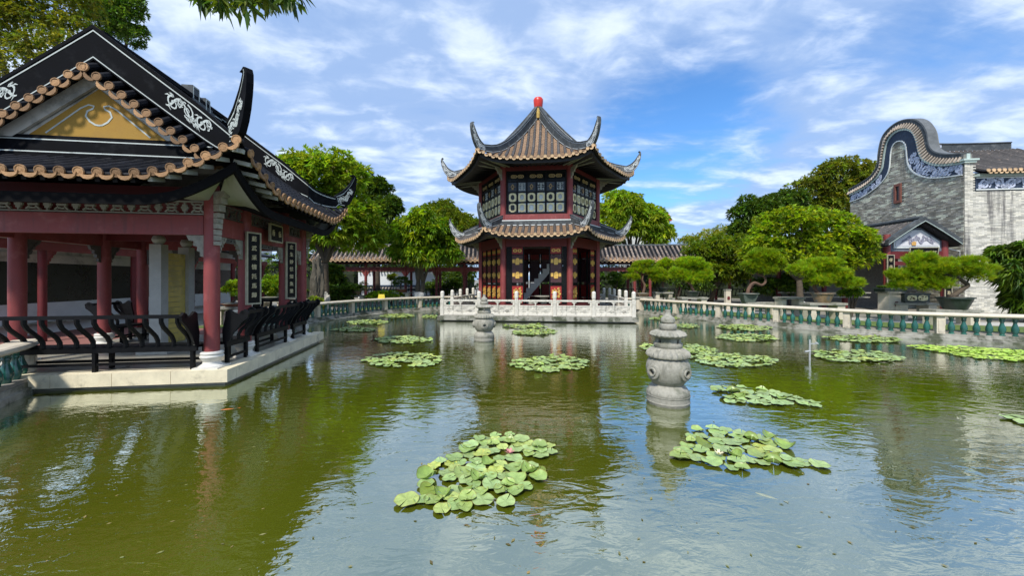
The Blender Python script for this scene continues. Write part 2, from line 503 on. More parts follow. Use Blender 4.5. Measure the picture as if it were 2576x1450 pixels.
def mk_drip(name, w, h, mat):
    top = [(w / 2 * math.cos(a), h * .55 * (-math.sin(a))) for a in [math.pi * i / 6 for i in range(7)]]
    bot = [(-w / 2 * math.cos(a), -h * 1.25 * math.sin(a) - h * .15) for a in [math.pi * i / 6 for i in range(1, 6)]]
    m = MB(); m.prism(top + bot, .03, Matrix.Translation((0, -.03, 0)))
    return m.mesh(name, mat)


def mk_pan(mb, pts, side, w, step=.14):
    """stepped trough tiles following pts (eave first)"""
    L = [0.0]
    for i in range(1, len(pts)): L.append(L[-1] + (pts[i] - pts[i - 1]).length)
    def P(s):
        i = 0
        while i < len(L) - 2 and L[i + 1] < s: i += 1
        t = (s - L[i]) / max(1e-6, L[i + 1] - L[i]); return pts[i].lerp(pts[i + 1], t)
    s = 0.0; x = side * w / 2; z = Vector((0, 0, 1))
    while s < L[-1] - .02:
        e = min(s + step, L[-1]); a = P(s); c = P(e)
        lift = z * .024
        mb.add([a - x + lift + z * .012, a + lift - z * .006, a + x + lift + z * .012, c - x + z * .012, c - z * .006, c + x + z * .012,
                a - x, a, a + x], [(0, 1, 4, 3), (1, 2, 5, 4), (6, 7, 1, 0), (7, 8, 2, 1)])
        s = e


def barrel(mb, pts, r, seg=.3, n=6):
    """half round cover tiles, each overlapping the next one"""
    L = [0.0]
    for i in range(1, len(pts)): L.append(L[-1] + (pts[i] - pts[i - 1]).length)
    def P(s):
        i = 0
        while i < len(L) - 2 and L[i + 1] < s: i += 1
        t = (s - L[i]) / max(1e-6, L[i + 1] - L[i]); return pts[i].lerp(pts[i + 1], t)
    q = []; rs = []; s = 0.0
    while s < L[-1] - .01:
        e = min(s + seg, L[-1]); q += [P(s), P(max(e - .004, s + .005))]; rs += [r * 1.06, r * .90]; s = e
    if len(q) < 2: return
    mb.tube(q, rs, n, a0=0, a1=math.pi, up=(0, 0, 1), cap=False)

# ============================================================= the ground and the pond
ZG, ZW, ZP = -1.74, -2.0, -1.70
LEFT_EDGE = [(-9.15, 6.9), (-7.9, 5.6), (-6.6, 3.4), (-5.2, 1.3)]
BAL_L = [(-9.9, 13.2), (-9.62, 15.0), (-9.3, 17.4), (-8.7, 19.6), (-7.6, 21.9), (-6.3, 23.4), (-4.7, 24.6), (-3.0, 25.35), (-1.9, 25.7)]
BAL_R = [(6.35, 23.9), (7.35, 22.1), (9.9, 17.6), (11.3, 15.9), (12.4, 14.2), (13.5, 13.0), (16.0, 11.8), (19.0, 10.8), (22.5, 9.9)]


def smooth_path(pts, step):
    P = [Vector((p[0], p[1], 0)) for p in pts]; out = []
    for i in range(len(P) - 1):
        a = P[max(i - 1, 0)]; b1 = P[i]; c = P[i + 1]; d = P[min(i + 2, len(P) - 1)]
        for k in range(12):
            t = k / 12
            out.append(.5 * ((2 * b1) + (c - a) * t + (2 * a - 5 * b1 + 4 * c - d) * t * t + (3 * b1 - a - 3 * c + d) * t ** 3))
    out.append(P[-1])
    res = [out[0]]; acc = 0.0; L = [0.0]
    for i in range(1, len(out)): L.append(L[-1] + (out[i] - out[i - 1]).length)
    n = max(2, round(L[-1] / step)); res = []
    for k in range(n + 1):
        s = L[-1] * k / n; i = 0
        while i < len(L) - 2 and L[i + 1] < s: i += 1
        res.append(out[i].lerp(out[i + 1], (s - L[i]) / max(1e-6, L[i + 1] - L[i])))
    return res


pond = [(-8.81, 7.157), (-5.94, 7.58), (-6.57, 11.6), (-9.9, 12.2)] + [(p.x, p.y) for p in smooth_path(BAL_L, 1.0)] + \
       [(2, 25.9)] + [(p.x, p.y) for p in smooth_path(BAL_R, 1.0)] + [(24, 6), (14, 1.6), (0, .8), (-5.2, 1.3), (-6.6, 3.4), (-7.9, 5.6)]
out_loop = [(-600, -200), (600, -200), (600, 900), (-600, 900)]
m = MB()
loops = [[Vector((x, y, 0)) for x, y in out_loop], [Vector((x, y, 0)) for x, y in pond]]
tri = tessellate_polygon(loops)
allp = out_loop + pond
m.add([(x, y, ZG) for x, y in allp], [tuple(t) for t in tri])
n0 = len(pond)
m.add([(x, y, ZG) for x, y in pond] + [(x, y, ZW - .6) for x, y in pond], [(i, (i + 1) % n0, (i + 1) % n0 + n0, i + n0) for i in range(n0)])
g = m.build('ground', m_soil, kind='structure'); g['label'] = 'paved and earthen garden ground around the pond'

# water
wm = bpy.data.materials.new('pond_water'); wm.use_nodes = True
nt = wm.node_tree; nt.nodes.clear(); q = NB(nt)
t = q.n('ShaderNodeTexCoord').outputs['Object']
base = q.mix(q.ramp(q.noise(t, .25, 4), .3, .7), (.098, .114, .0065, 1), (.128, .146, .0100, 1))
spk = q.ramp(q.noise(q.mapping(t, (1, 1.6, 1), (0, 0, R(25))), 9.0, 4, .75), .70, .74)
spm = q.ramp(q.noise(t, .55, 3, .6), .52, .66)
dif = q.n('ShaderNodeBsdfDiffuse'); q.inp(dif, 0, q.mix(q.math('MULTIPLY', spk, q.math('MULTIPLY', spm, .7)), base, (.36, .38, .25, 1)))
w1 = q.noise(q.mapping(t, (1.0, 2.1, 1), (0, 0, R(24)), (2, 1, 0)), 2.3, 3, .5, .6)
w2 = q.noise(q.mapping(t, (1.0, 1.7, 1), (0, 0, R(-16)), (7, 3, 0)), 6.5, 3, .55, .7)
w3 = q.noise(q.mapping(t, (1.0, 1.4, 1), (0, 0, R(40)), (5, 9, 0)), 17.0, 2, .5, .5)
calm = q.ramp(q.noise(t, .22, 3, .5), .36, .66)
hgt = q.math('ADD', q.math('MULTIPLY', w1, .014), q.math('MULTIPLY', w2, q.math('ADD', q.math('MULTIPLY', calm, .0085), .0028)))
hgt = q.math('ADD', hgt, q.math('MULTIPLY', w3, q.math('ADD', q.math('MULTIPLY', calm, .0022), .0003)))
bm = q.n('ShaderNodeBump'); bm.inputs['Strength'].default_value = 1.0; bm.inputs['Distance'].default_value = .52
q.inp(bm, 'Height', hgt)
gl = q.n('ShaderNodeBsdfGlossy'); gl.inputs['Roughness'].default_value = .015; gl.inputs['Color'].default_value = (.93, .97, .95, 1)
nt.links.new(bm.outputs[0], gl.inputs['Normal'])
fr = q.n('ShaderNodeFresnel'); fr.inputs['IOR'].default_value = 1.62; nt.links.new(bm.outputs[0], fr.inputs['Normal'])
mx = q.n('ShaderNodeMixShader'); q.inp(mx, 0, q.math('MINIMUM', q.math('ADD', q.math('MULTIPLY', fr.outputs[0], 1.25), .33), .94))
nt.links.new(dif.outputs[0], mx.inputs[1]); nt.links.new(gl.outputs[0], mx.inputs[2])
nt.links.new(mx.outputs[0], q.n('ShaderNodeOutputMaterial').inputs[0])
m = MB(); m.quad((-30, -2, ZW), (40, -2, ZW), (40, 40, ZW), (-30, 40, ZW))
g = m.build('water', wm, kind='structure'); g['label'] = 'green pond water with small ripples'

# lawn strips behind the balustrades
m = MB()
pr = smooth_path(BAL_R, 1.0)
rows = []
for i, p in enumerate(pr):
    d = (pr[min(i + 1, len(pr) - 1)] - pr[max(i - 1, 0)]).normalized(); nn = Vector((-d.y, d.x, 0))
    rows.append([(p + nn * q_).to_tuple()[:2] + (ZG + .008,) for q_ in (.42, 1.1, 2.0, 2.7)])
m.grid(rows)
pr = smooth_path(BAL_L, 1.0); rows = []
for i, p in enumerate(pr):
    d = (pr[min(i + 1, len(pr) - 1)] - pr[max(i - 1, 0)]).normalized(); nn = Vector((-d.y, d.x, 0))
    rows.append([(p + nn * q_).to_tuple()[:2] + (ZG + .008,) for q_ in (.42, 1.1, 1.8)])
m.grid(rows)
g = m.build('lawn', m_grass, kind='structure'); g['label'] = 'strip of short grass behind the pond balustrade'
m = MB()
pr = smooth_path(BAL_R, 1.0); rows = []
for i, p in enumerate(pr):
    d = (pr[min(i + 1, len(pr) - 1)] - pr[max(i - 1, 0)]).normalized(); nn = Vector((-d.y, d.x, 0))
    rows.append([(p + nn * q_).to_tuple()[:2] + (ZG + .012,) for q_ in (2.7, 4.2)])
m.grid(rows)
g = m.build('garden_path', M('pale_paving', (.48, .46, .42), .85, .1, 3, .2, 30), kind='structure'); g['label'] = 'pale paved path beyond the lawn'

# ============================================================= green baluster balustrades
def baluster_mesh(h):
    p = [(.072, 0), (.072, .035), (.05, .05), (.055, .07), (.080, .15), (.088, .20), (.080, .27), (.052, .35), (.040, .41), (.046, .44), (.060, .46), (.060, .485), (.048, .50), (.070, .545), (.074, .575)]
    m = MB(); m.lathe([(a * 1.0, z_ * h / .575) for a, z_ in p], 14)
    return m.mesh('baluster', m_green, smooth=True)


bal_me = baluster_mesh(.575)


def balustrade(path, label, zb=ZG - .05, per=7, sp=.29, base_out=.16, start_post=True):
    step = sp
    pts = smooth_path(path, step)
    t = thing('balustrade', (pts[0].x, pts[0].y, ZW), label, 'balustrade', 'green baluster railings round the pond')
    fr_ = []
    for i, p in enumerate(pts):
        d = (pts[min(i + 1, len(pts) - 1)] - pts[max(i - 1, 0)]).normalized(); fr_.append((p, d, Vector((-d.y, d.x, 0))))
    def sweep(name, prof, mat, z0=0):
        m = MB(); rows = [[p + nn * a + Vector((0, 0, z_ + z0)) for a, z_ in prof] for p, d, nn in fr_]
        m.grid(rows); k = len(prof)
        m.add(rows[0], [tuple(range(k))]); m.add(rows[-1], [tuple(reversed(range(k)))])
        return m.build(name, mat, t)
    sweep('coping', [(-.17, -1.205), (-.20, -1.195), (-.20, -1.165), (-.185, -1.13), (-.14, -1.11), (.14, -1.11), (.185, -1.13), (.20, -1.165), (.20, -1.195), (.17, -1.205), (.13, -1.235), (-.13, -1.235), (-.17, -1.205)], m_coping)
    sweep('plinth', [(-.20, ZW - .3), (-.20, -1.90), (-.15, -1.885), (-.15, -1.80), (.15, -1.80), (.15, -1.885), (.2, -1.9), (.2, ZW - .3), (-.20, ZW - .3)], m_mossy)
    sweep('water_ledge', [(-.34, ZW - .4), (-.34, ZW + .035), (-.20, ZW + .05), (-.2, ZW - .4), (-.34, ZW - .4)], m_mossy)
    for i, (p, d, nn) in enumerate(fr_):
        if i % (per + 1) == 0:
            m = MB(); a = math.atan2(d.y, d.x)
            m.box((p.x, p.y, (-1.80 - 1.235) / 2 - .0), (.20, .24, .563), a)
            m.box((p.x, p.y, -1.55), (.12, .27, .40), a)
            m.build('post', m_coping, t)
        else:
            place(bal_me, 'baluster', t, (p.x, p.y, -1.805), rnd.uniform(0, 6))
    return t


balustrade(BAL_L, 'curved balustrade with green glazed balusters at far left of the pond, beyond the open pavilion')
balustrade(BAL_R, 'long balustrade with green glazed balusters along the right side of the pond')
balustrade([(-9.0, 6.98), (-8.55, 6.46), (-7.98, 5.55), (-7.2, 4.3)], 'short end of a balustrade with a marble post at the bottom left corner', per=4)

# ============================================================= left open pavilion
C1 = Vector((-5.80, 7.30, 0))
U = Vector((-.9892, -.1468, 0)); W = Vector((-.1468, .9892, 0))
def L(u, v, z=0.0): return C1 + U * u + W * v + Vector((0, 0, z))
SU, SV, OV = 4.3, 4.3, 1.03     # column grid, overhang at the sides
def zs(a, b_):
    """roof surface height from distances to the nearest side eave (a) and front or back eave (b)"""
    mn = max(0, min(a, b_)); mxx = max(a, b_)
    return min(1.72 + .74 * max(a, 0) + .006 * a * a, 1.72 + .42 * max(b_, 0)) + .68 * max(0, 1 - mxx / 1.8) ** 2 * max(0, 1 - mn / 2.4)
def zA(a): return 1.72 + .74 * a + .006 * a * a
def ab(u, v): return min(u + OV, SU + OV - u), min(v + 1.0, SV + 1.0 - v)
def zroof(u, v, gable=False):
    a, b_ = ab(u, v)
    return zs(a, b_)


m = MB()
# stone slab platform: top surface, rim stones
t0 = thing('pavilion_platform', L(-.4, -.25, ZW), 'low stone platform with cream edge stones under the large pavilion at left', 'platform')
m = MB()
p4 = [L(-.40, -.25), L(SU + .6, -.25), L(SU + .6, SV + .55), L(-.4, SV + .55)]
def slab(mb, pts, z0, z1, mi=0):
    k = len(pts)
    mb.add([(p.x, p.y, z0) for p in pts] + [(p.x, p.y, z1) for p in pts],
           [tuple(reversed(range(k))), tuple(range(k, 2 * k))] + [(i, (i + 1) % k, (i + 1) % k + k, i + k) for i in range(k)], mi)
slab(m, [L(-.33, -.18), L(SU + .6, -.18), L(SU + .6, SV + .5), L(-.33, SV + .5)], ZW - .4, ZP - .004)
m.build('slab', m_floor, t0)
for i in range(6):       # front edge stones
    u0 = -.42 + i * .95; u1 = min(u0 + .942, SU + .6)
    m = MB(); slab(m, [L(u0, -.28), L(u1, -.28), L(u1, .02), L(u0, .02)], ZP - .235, ZP + rnd.uniform(0, .003)); m.build('edge_stone', m_platf, t0)
for i in range(6):
    v0 = .028 + i * .82; v1 = v0 + .812
    m = MB(); slab(m, [L(-.42, v0), L(-.12, v0), L(-.12, v1), L(-.42, v1)], ZP - .235, ZP + rnd.uniform(0, .003)); m.build('edge_stone', m_platf, t0)

pv = thing('open_pavilion', L(2.15, 2.15, ZP), 'large open red-columned pavilion at left with black hip-and-gable tiled roof and yellow gable', 'pavilion')
cols = [(0, 0), (0, 1.15), (0, 3.1), (0, 4.3), (4.3, 0), (4.3, 1.15), (4.3, 3.1), (4.3, 4.3), (1.6, 4.3), (3.1, 4.3)]
cm = MB(); cm.lathe([(.125, 0), (.13, 1.2), (.122, 3.2)], 20); col_me = cm.mesh('column', m_red, smooth=True)
bm_ = MB(); bm_.lathe([(.215, 0), (.215, .04), (.20, .045), (.15, .08), (.14, .12), (.185, .19), (.195, .215), (.185, .24), (.175, .25), (.19, .275), (.178, .305), (.155, .315)], 24)
bm_.box((0, 0, .012), (.44, .44, .03)); base_me = bm_.mesh('column_base', M('white_column_base', (.66, .64, .58), .6, .1, 5, .1, 40, col2=(.4, .38, .32), c2=(.58, .8)), smooth=True)
for u, v in cols:
    p = L(u, v); c = place(col_me, 'column', pv, (p.x, p.y, ZP + .31))
    o = place(base_me, 'column_base', pv, (p.x, p.y, ZP), math.atan2(U.y, U.x))
# beams
def beam(a, b_, z0, z1, w, name='beam', mat=None, par=pv):
    m = MB(); m.bar((a.x, a.y, (z0 + z1) / 2), (b_.x, b_.y, (z0 + z1) / 2), w, z1 - z0); return m.build(name, mat or m_red, par)
sides = [(L(.12, 0), L(SU - .12, 0)), (L(0, .12), L(0, 1.03)), (L(0, 1.27), L(0, 2.98)), (L(0, 3.22), L(0, 4.18)), (L(SU, .12), L(SU, 4.18)), (L(.12, SV), L(SU - .12, SV))]
for a, b_ in sides: beam(a, b_, .85, 1.22, .11)
for a, b_ in sides: beam(a, b_, 1.52, 1.75, .16, 'upper_beam', m_redd)
beam(L(.1, 3.1), L(4.2, 3.1), 1.0, 1.3, .14, 'cross_beam', m_redd); beam(L(.1, 1.15), L(4.2, 1.15), 1.0, 1.3, .14, 'cross_beam', m_redd)
# fretwork between the beams
def fret(a, b_, z0, z1, par, mat, th=.05, unit=.22, name='fretwork'):
    a = Vector(a); b_ = Vector(b_); Ln = (b_ - a).length; n = max(1, round(Ln / unit)); u = Ln / n; d = (b_ - a) / Ln
    m = MB(); h = z1 - z0; zc_ = (z0 + z1) / 2
    def P(x, z): p = a + d * x; return (p.x, p.y, z)
    m.bar(P(0, z0 + .012), P(Ln, z0 + .012), th, .024); m.bar(P(0, z1 - .012), P(Ln, z1 - .012), th, .024)
    for i in range(n):
        x = i * u
        if i % 2 == 0:
            m.bar(P(x + .15 * u, zc_), P(x + .85 * u, zc_), th * .8, h * .13)
            m.bar(P(x + .02 * u, z0 + .04), P(x + .3 * u, zc_ - h * .12), th * .8, h * .10); m.bar(P(x + .98 * u, z0 + .04), P(x + .7 * u, zc_ - h * .12), th * .8, h * .10)
            m.bar(P(x + .02 * u, z1 - .04), P(x + .3 * u, zc_ + h * .12), th * .8, h * .10); m.bar(P(x + .98 * u, z1 - .04), P(x + .7 * u, zc_ + h * .12), th * .8, h * .10)
            m.bar(P(x + .3 * u, zc_ + h * .25), P(x + .7 * u, zc_ + h * .25), th * .8, h * .1); m.bar(P(x + .3 * u, zc_ - h * .25), P(x + .7 * u, zc_ - h * .25), th * .8, h * .1)
        else:
            m.box(P(x + .5 * u, zc_), (.001, .001, .001))
            c = P(x + .5 * u, zc_); ang = math.atan2(d.y, d.x)
            m.box(c, (u * .34, th * .8, h * .5), ang); m.box((c[0], c[1], zc_), (u * .55, th * .7, h * .16), ang)
            m.bar(P(x + .5 * u, z0), P(x + .5 * u, z1), th * .7, u * .10, up=(d.x, d.y, 0))
    m.box(P(Ln / 2, zc_), (.001, .001, .001))
    return m.build(name, mat, par)
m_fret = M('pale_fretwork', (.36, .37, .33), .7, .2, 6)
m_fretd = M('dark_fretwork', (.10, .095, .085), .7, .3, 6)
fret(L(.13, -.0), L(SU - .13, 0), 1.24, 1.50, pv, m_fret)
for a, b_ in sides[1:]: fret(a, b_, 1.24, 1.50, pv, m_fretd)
for a, b_ in sides[1:4]: fret(a, b_, .74, .84, pv, m_fretd, unit=.16)
# carved brackets in the beam corners
def bracket(o, d, par, mat, w=.30, h=.42, th=.06):
    M4 = frame(o, d)
    pts = [(0, 0), (0, -h), (w * .22, -h * .95), (w * .20, -h * .78), (w * .38, -h * .72), (w * .36, -h * .52), (w * .60, -h * .48), (w * .58, -h * .28), (w * .86, -h * .24), (w, 0)]
    m = MB(); m.prism(pts, th, M4 @ Matrix.Translation((0, -th / 2, 0)))
    for k in range(5): m.box((w * (.12 + .15 * k), -th / 2 - .008, -h * (.72 - .15 * k)), (w * .14, .02, h * .12), M4=M4)
    return m.build('carved_bracket', mat, par)
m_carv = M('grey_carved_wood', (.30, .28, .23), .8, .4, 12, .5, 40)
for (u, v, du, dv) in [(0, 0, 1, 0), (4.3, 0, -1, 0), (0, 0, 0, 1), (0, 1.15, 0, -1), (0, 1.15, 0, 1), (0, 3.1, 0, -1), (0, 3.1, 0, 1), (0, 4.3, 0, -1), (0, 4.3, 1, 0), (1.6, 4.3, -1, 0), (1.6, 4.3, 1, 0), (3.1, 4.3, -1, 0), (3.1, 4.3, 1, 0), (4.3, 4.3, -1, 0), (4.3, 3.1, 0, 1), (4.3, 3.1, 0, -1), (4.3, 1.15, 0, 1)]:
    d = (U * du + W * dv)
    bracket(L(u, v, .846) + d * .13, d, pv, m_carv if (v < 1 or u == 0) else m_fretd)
# hanging stepped bracket on the outer face of the corner columns, under the eave
for (u, v) in [(0, 0), (0, 4.3), (4.3, 0)]:
    m = MB(); sg = -1 if u == 0 else 1; sv = -1 if v == 0 else 1
    o = L(u, v); dd = (U * sg * 1.0 + W * sv * .45).normalized()
    for k, (z_, w_, h_) in enumerate([(1.62, .26, .12), (1.50, .20, .14), (1.36, .15, .14), (1.22, .12, .10), (1.12, .09, .10), (1.02, .075, .11), (.90, .06, .11), (.79, .05, .10), (.69, .045, .08)]):
        c = o + dd * (.12 + w_ / 2); m.box((c.x, c.y, z_), (w_, .12, h_ * .92), math.atan2(dd.y, dd.x))
    m.build('stepped_bracket', m_carv, pv)

# --- roof tiles
te_me = mk_tile_end('tile_end', .078, m_tend); dr_me = mk_drip('drip_tile', .225, .082, m_tend)
SP = .262
def dirmat(d, up=(0, 0, 1)):
    """local -Y looks along d"""
    y = -Vector(d).normalized(); x = y.cross(Vector(up)); x.normalize(); z = x.cross(y)
    mm = Matrix.Identity(3)
    for i in range(3): mm[i][0] = x[i]; mm[i][1] = y[i]; mm[i][2] = z[i]
    return mm
BARS = []; PANS = []
def fall(side, s, top):
    """points up the roof from the eave; side 0 front,1 right(east),2 back,3 left"""
    pts = []; k = 9
    for i in range(k + 1):
        q_ = top * i / k
        if side == 0: u, v = s, -1.0 + q_
        elif side == 2: u, v = s, SV + 1.0 - q_
        elif side == 1: u, v = -OV + q_, s
        else: u, v = SU + OV - q_, s
        a, b_ = ab(u, v)
        if side in (1, 3):
            z = zs(q_, b_) if b_ < 1.28 else zA(q_) + .68 * max(0, 1 - max(q_, b_) / 1.8) ** 2 * max(0, 1 - q_ / 2.4)
        else: z = zs(a, q_)
        pts.append(L(u, v, z))
    return pts
def tops(side, s):
    if side in (0, 2):
        a = min(s + OV, SU + OV - s); return min(1.42, a / .56)
    b_ = min(s + 1.0, SV + 1.0 - s)
    return (SU / 2 + OV) if b_ >= 1.28 else b_ * .56
deck = MB()
for side in range(4):
    lo_, hi_ = ((-OV, SU + OV) if side in (0, 2) else (-1.0, SV + 1.0))
    n = round((hi_ - lo_) / SP); sp = (hi_ - lo_) / n
    outd = [-W, -U, W, U][side]
    bs = MB(); ps = MB()
    for i in range(n + 1):
        s = min(max(lo_ + i * sp, lo_ + .06), hi_ - .06)
        top = tops(side, s)
        if top < .04: continue
        pts = [p + Vector((0, 0, .03)) for p in fall(side, s, top)]
        m = MB(); barrel(m, pts, .068, .30, 7); m.build('tile_row', m_tile, pv, smooth=True)
        sl = (pts[0] - pts[1]).normalized()
        place(te_me, 'tile_end', pv, pts[0] + sl * .01, dirmat((outd + Vector((0, 0, sl.z * .4))).normalized()))
        if i < n:
            s2 = min(max(lo_ + (i + .5) * sp, lo_ + .08), hi_ - .08); top2 = tops(side, s2)
            q2 = fall(side, s2, top2)
            m = MB(); mk_pan(m, q2, (q2[0] - fall(side, s2 + .01, top2)[0]).normalized(), .15, .2); m.build('pan_tile_row', m_pand, pv)
            nb = fall(side, min(s2 + .05, hi_), .1)[0] - fall(side, max(s2 - .05, lo_), .1)[0]
            mm = dirmat((outd).normalized(), up=(0, 0, 1))
            tilt = math.atan2(nb.z, Vector((nb.x, nb.y, 0)).length) * (1 if Vector((mm[0][0], mm[1][0], 0)).dot(nb) > 0 else -1)
            place(dr_me, 'drip_tile', pv, q2[0] + outd * .012 + Vector((0, 0, .012)), mm @ Matrix.Rotation(-tilt, 3, 'Y'))
    # deck under the tiles
    kk = 40; rows = []
    for j in range(kk + 1):
        s = lo_ + (hi_ - lo_) * j / kk; rows.append([p - Vector((0, 0, .03)) for p in fall(side, s, max(tops(side, s), .001))])
    deck.grid(rows)
deck.build('roof_deck', m_blackw, pv)
# fascia and soffit
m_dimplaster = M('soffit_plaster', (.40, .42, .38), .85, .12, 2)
for side in range(4):
    lo_, hi_ = ((-OV, SU + OV) if side in (0, 2) else (-1.0, SV + 1.0)); inn = [W, U, -W, -U][side]
    fa = MB(); sf = MB(); kk = 48; r1 = []; rs_ = []; rw = []
    for j in range(kk + 1):
        t_ = j / kk; s = lo_ + .20 + (hi_ - lo_ - .40) * t_
        e = fall(side, s, .3)[0] + inn * .20
        dc = min(s - lo_, hi_ - s)
        drop = .16 + .12 * min(1, dc / 1.2)
        b0 = e - Vector((0, 0, drop)); b1 = e - Vector((0, 0, drop + .17))
        r1.append([b0, b1, b1 + inn * .06, b0 + inn * .06])
        # soffit up to the column line
        sc_ = min(max(s, 0), SU if side in (0, 2) else SV)
        base_ = [L(sc_, 0, 1.50), L(0, sc_, 1.50), L(sc_, SV, 1.50), L(SU, sc_, 1.50)][side] - inn * .10
        a_ = b1 + inn * .05 + Vector((0, 0, .02)); mid = a_.lerp(base_, .5) + Vector((0, 0, .05 + .10 * max(0, 1 - dc / 1.4)))
        row = [a_, a_.lerp(mid, .5) + Vector((0, 0, .02)), mid, mid.lerp(base_, .5), base_]
        rs_.append((dc, row))
    fa.grid(r1); fa.build('fascia', M('eave_shade_black', (.004, .004, .0045), .8, .2, 5, spec=.1), pv)  # black board, colour taken darker for the shade under the eave; soffit likewise
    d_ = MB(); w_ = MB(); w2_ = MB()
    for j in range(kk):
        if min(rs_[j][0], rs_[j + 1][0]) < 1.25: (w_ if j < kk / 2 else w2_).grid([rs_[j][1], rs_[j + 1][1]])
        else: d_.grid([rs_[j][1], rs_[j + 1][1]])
    d_.build('soffit', MATS['eave_shade_black'], pv); w_.build('corner_soffit', m_dimplaster, pv); w2_.build('corner_soffit', m_dimplaster, pv)
    # rafter tails between tiles and fascia
    n = 24
    for j in range(n + 1):
        s = lo_ + .12 + (hi_ - lo_ - .24) * j / n; e = fall(side, s, .3)[0]; m = MB()
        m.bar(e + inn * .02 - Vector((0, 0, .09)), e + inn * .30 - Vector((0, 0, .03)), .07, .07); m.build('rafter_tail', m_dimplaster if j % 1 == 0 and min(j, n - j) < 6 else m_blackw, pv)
# ceiling plane, dark
m = MB(); slab(m, [L(-.05, -.05), L(SU + .05, -.05), L(SU + .05, SV + .05), L(-.05, SV + .05)], 1.70, 1.74); m.build('ceiling', m_redd, pv)

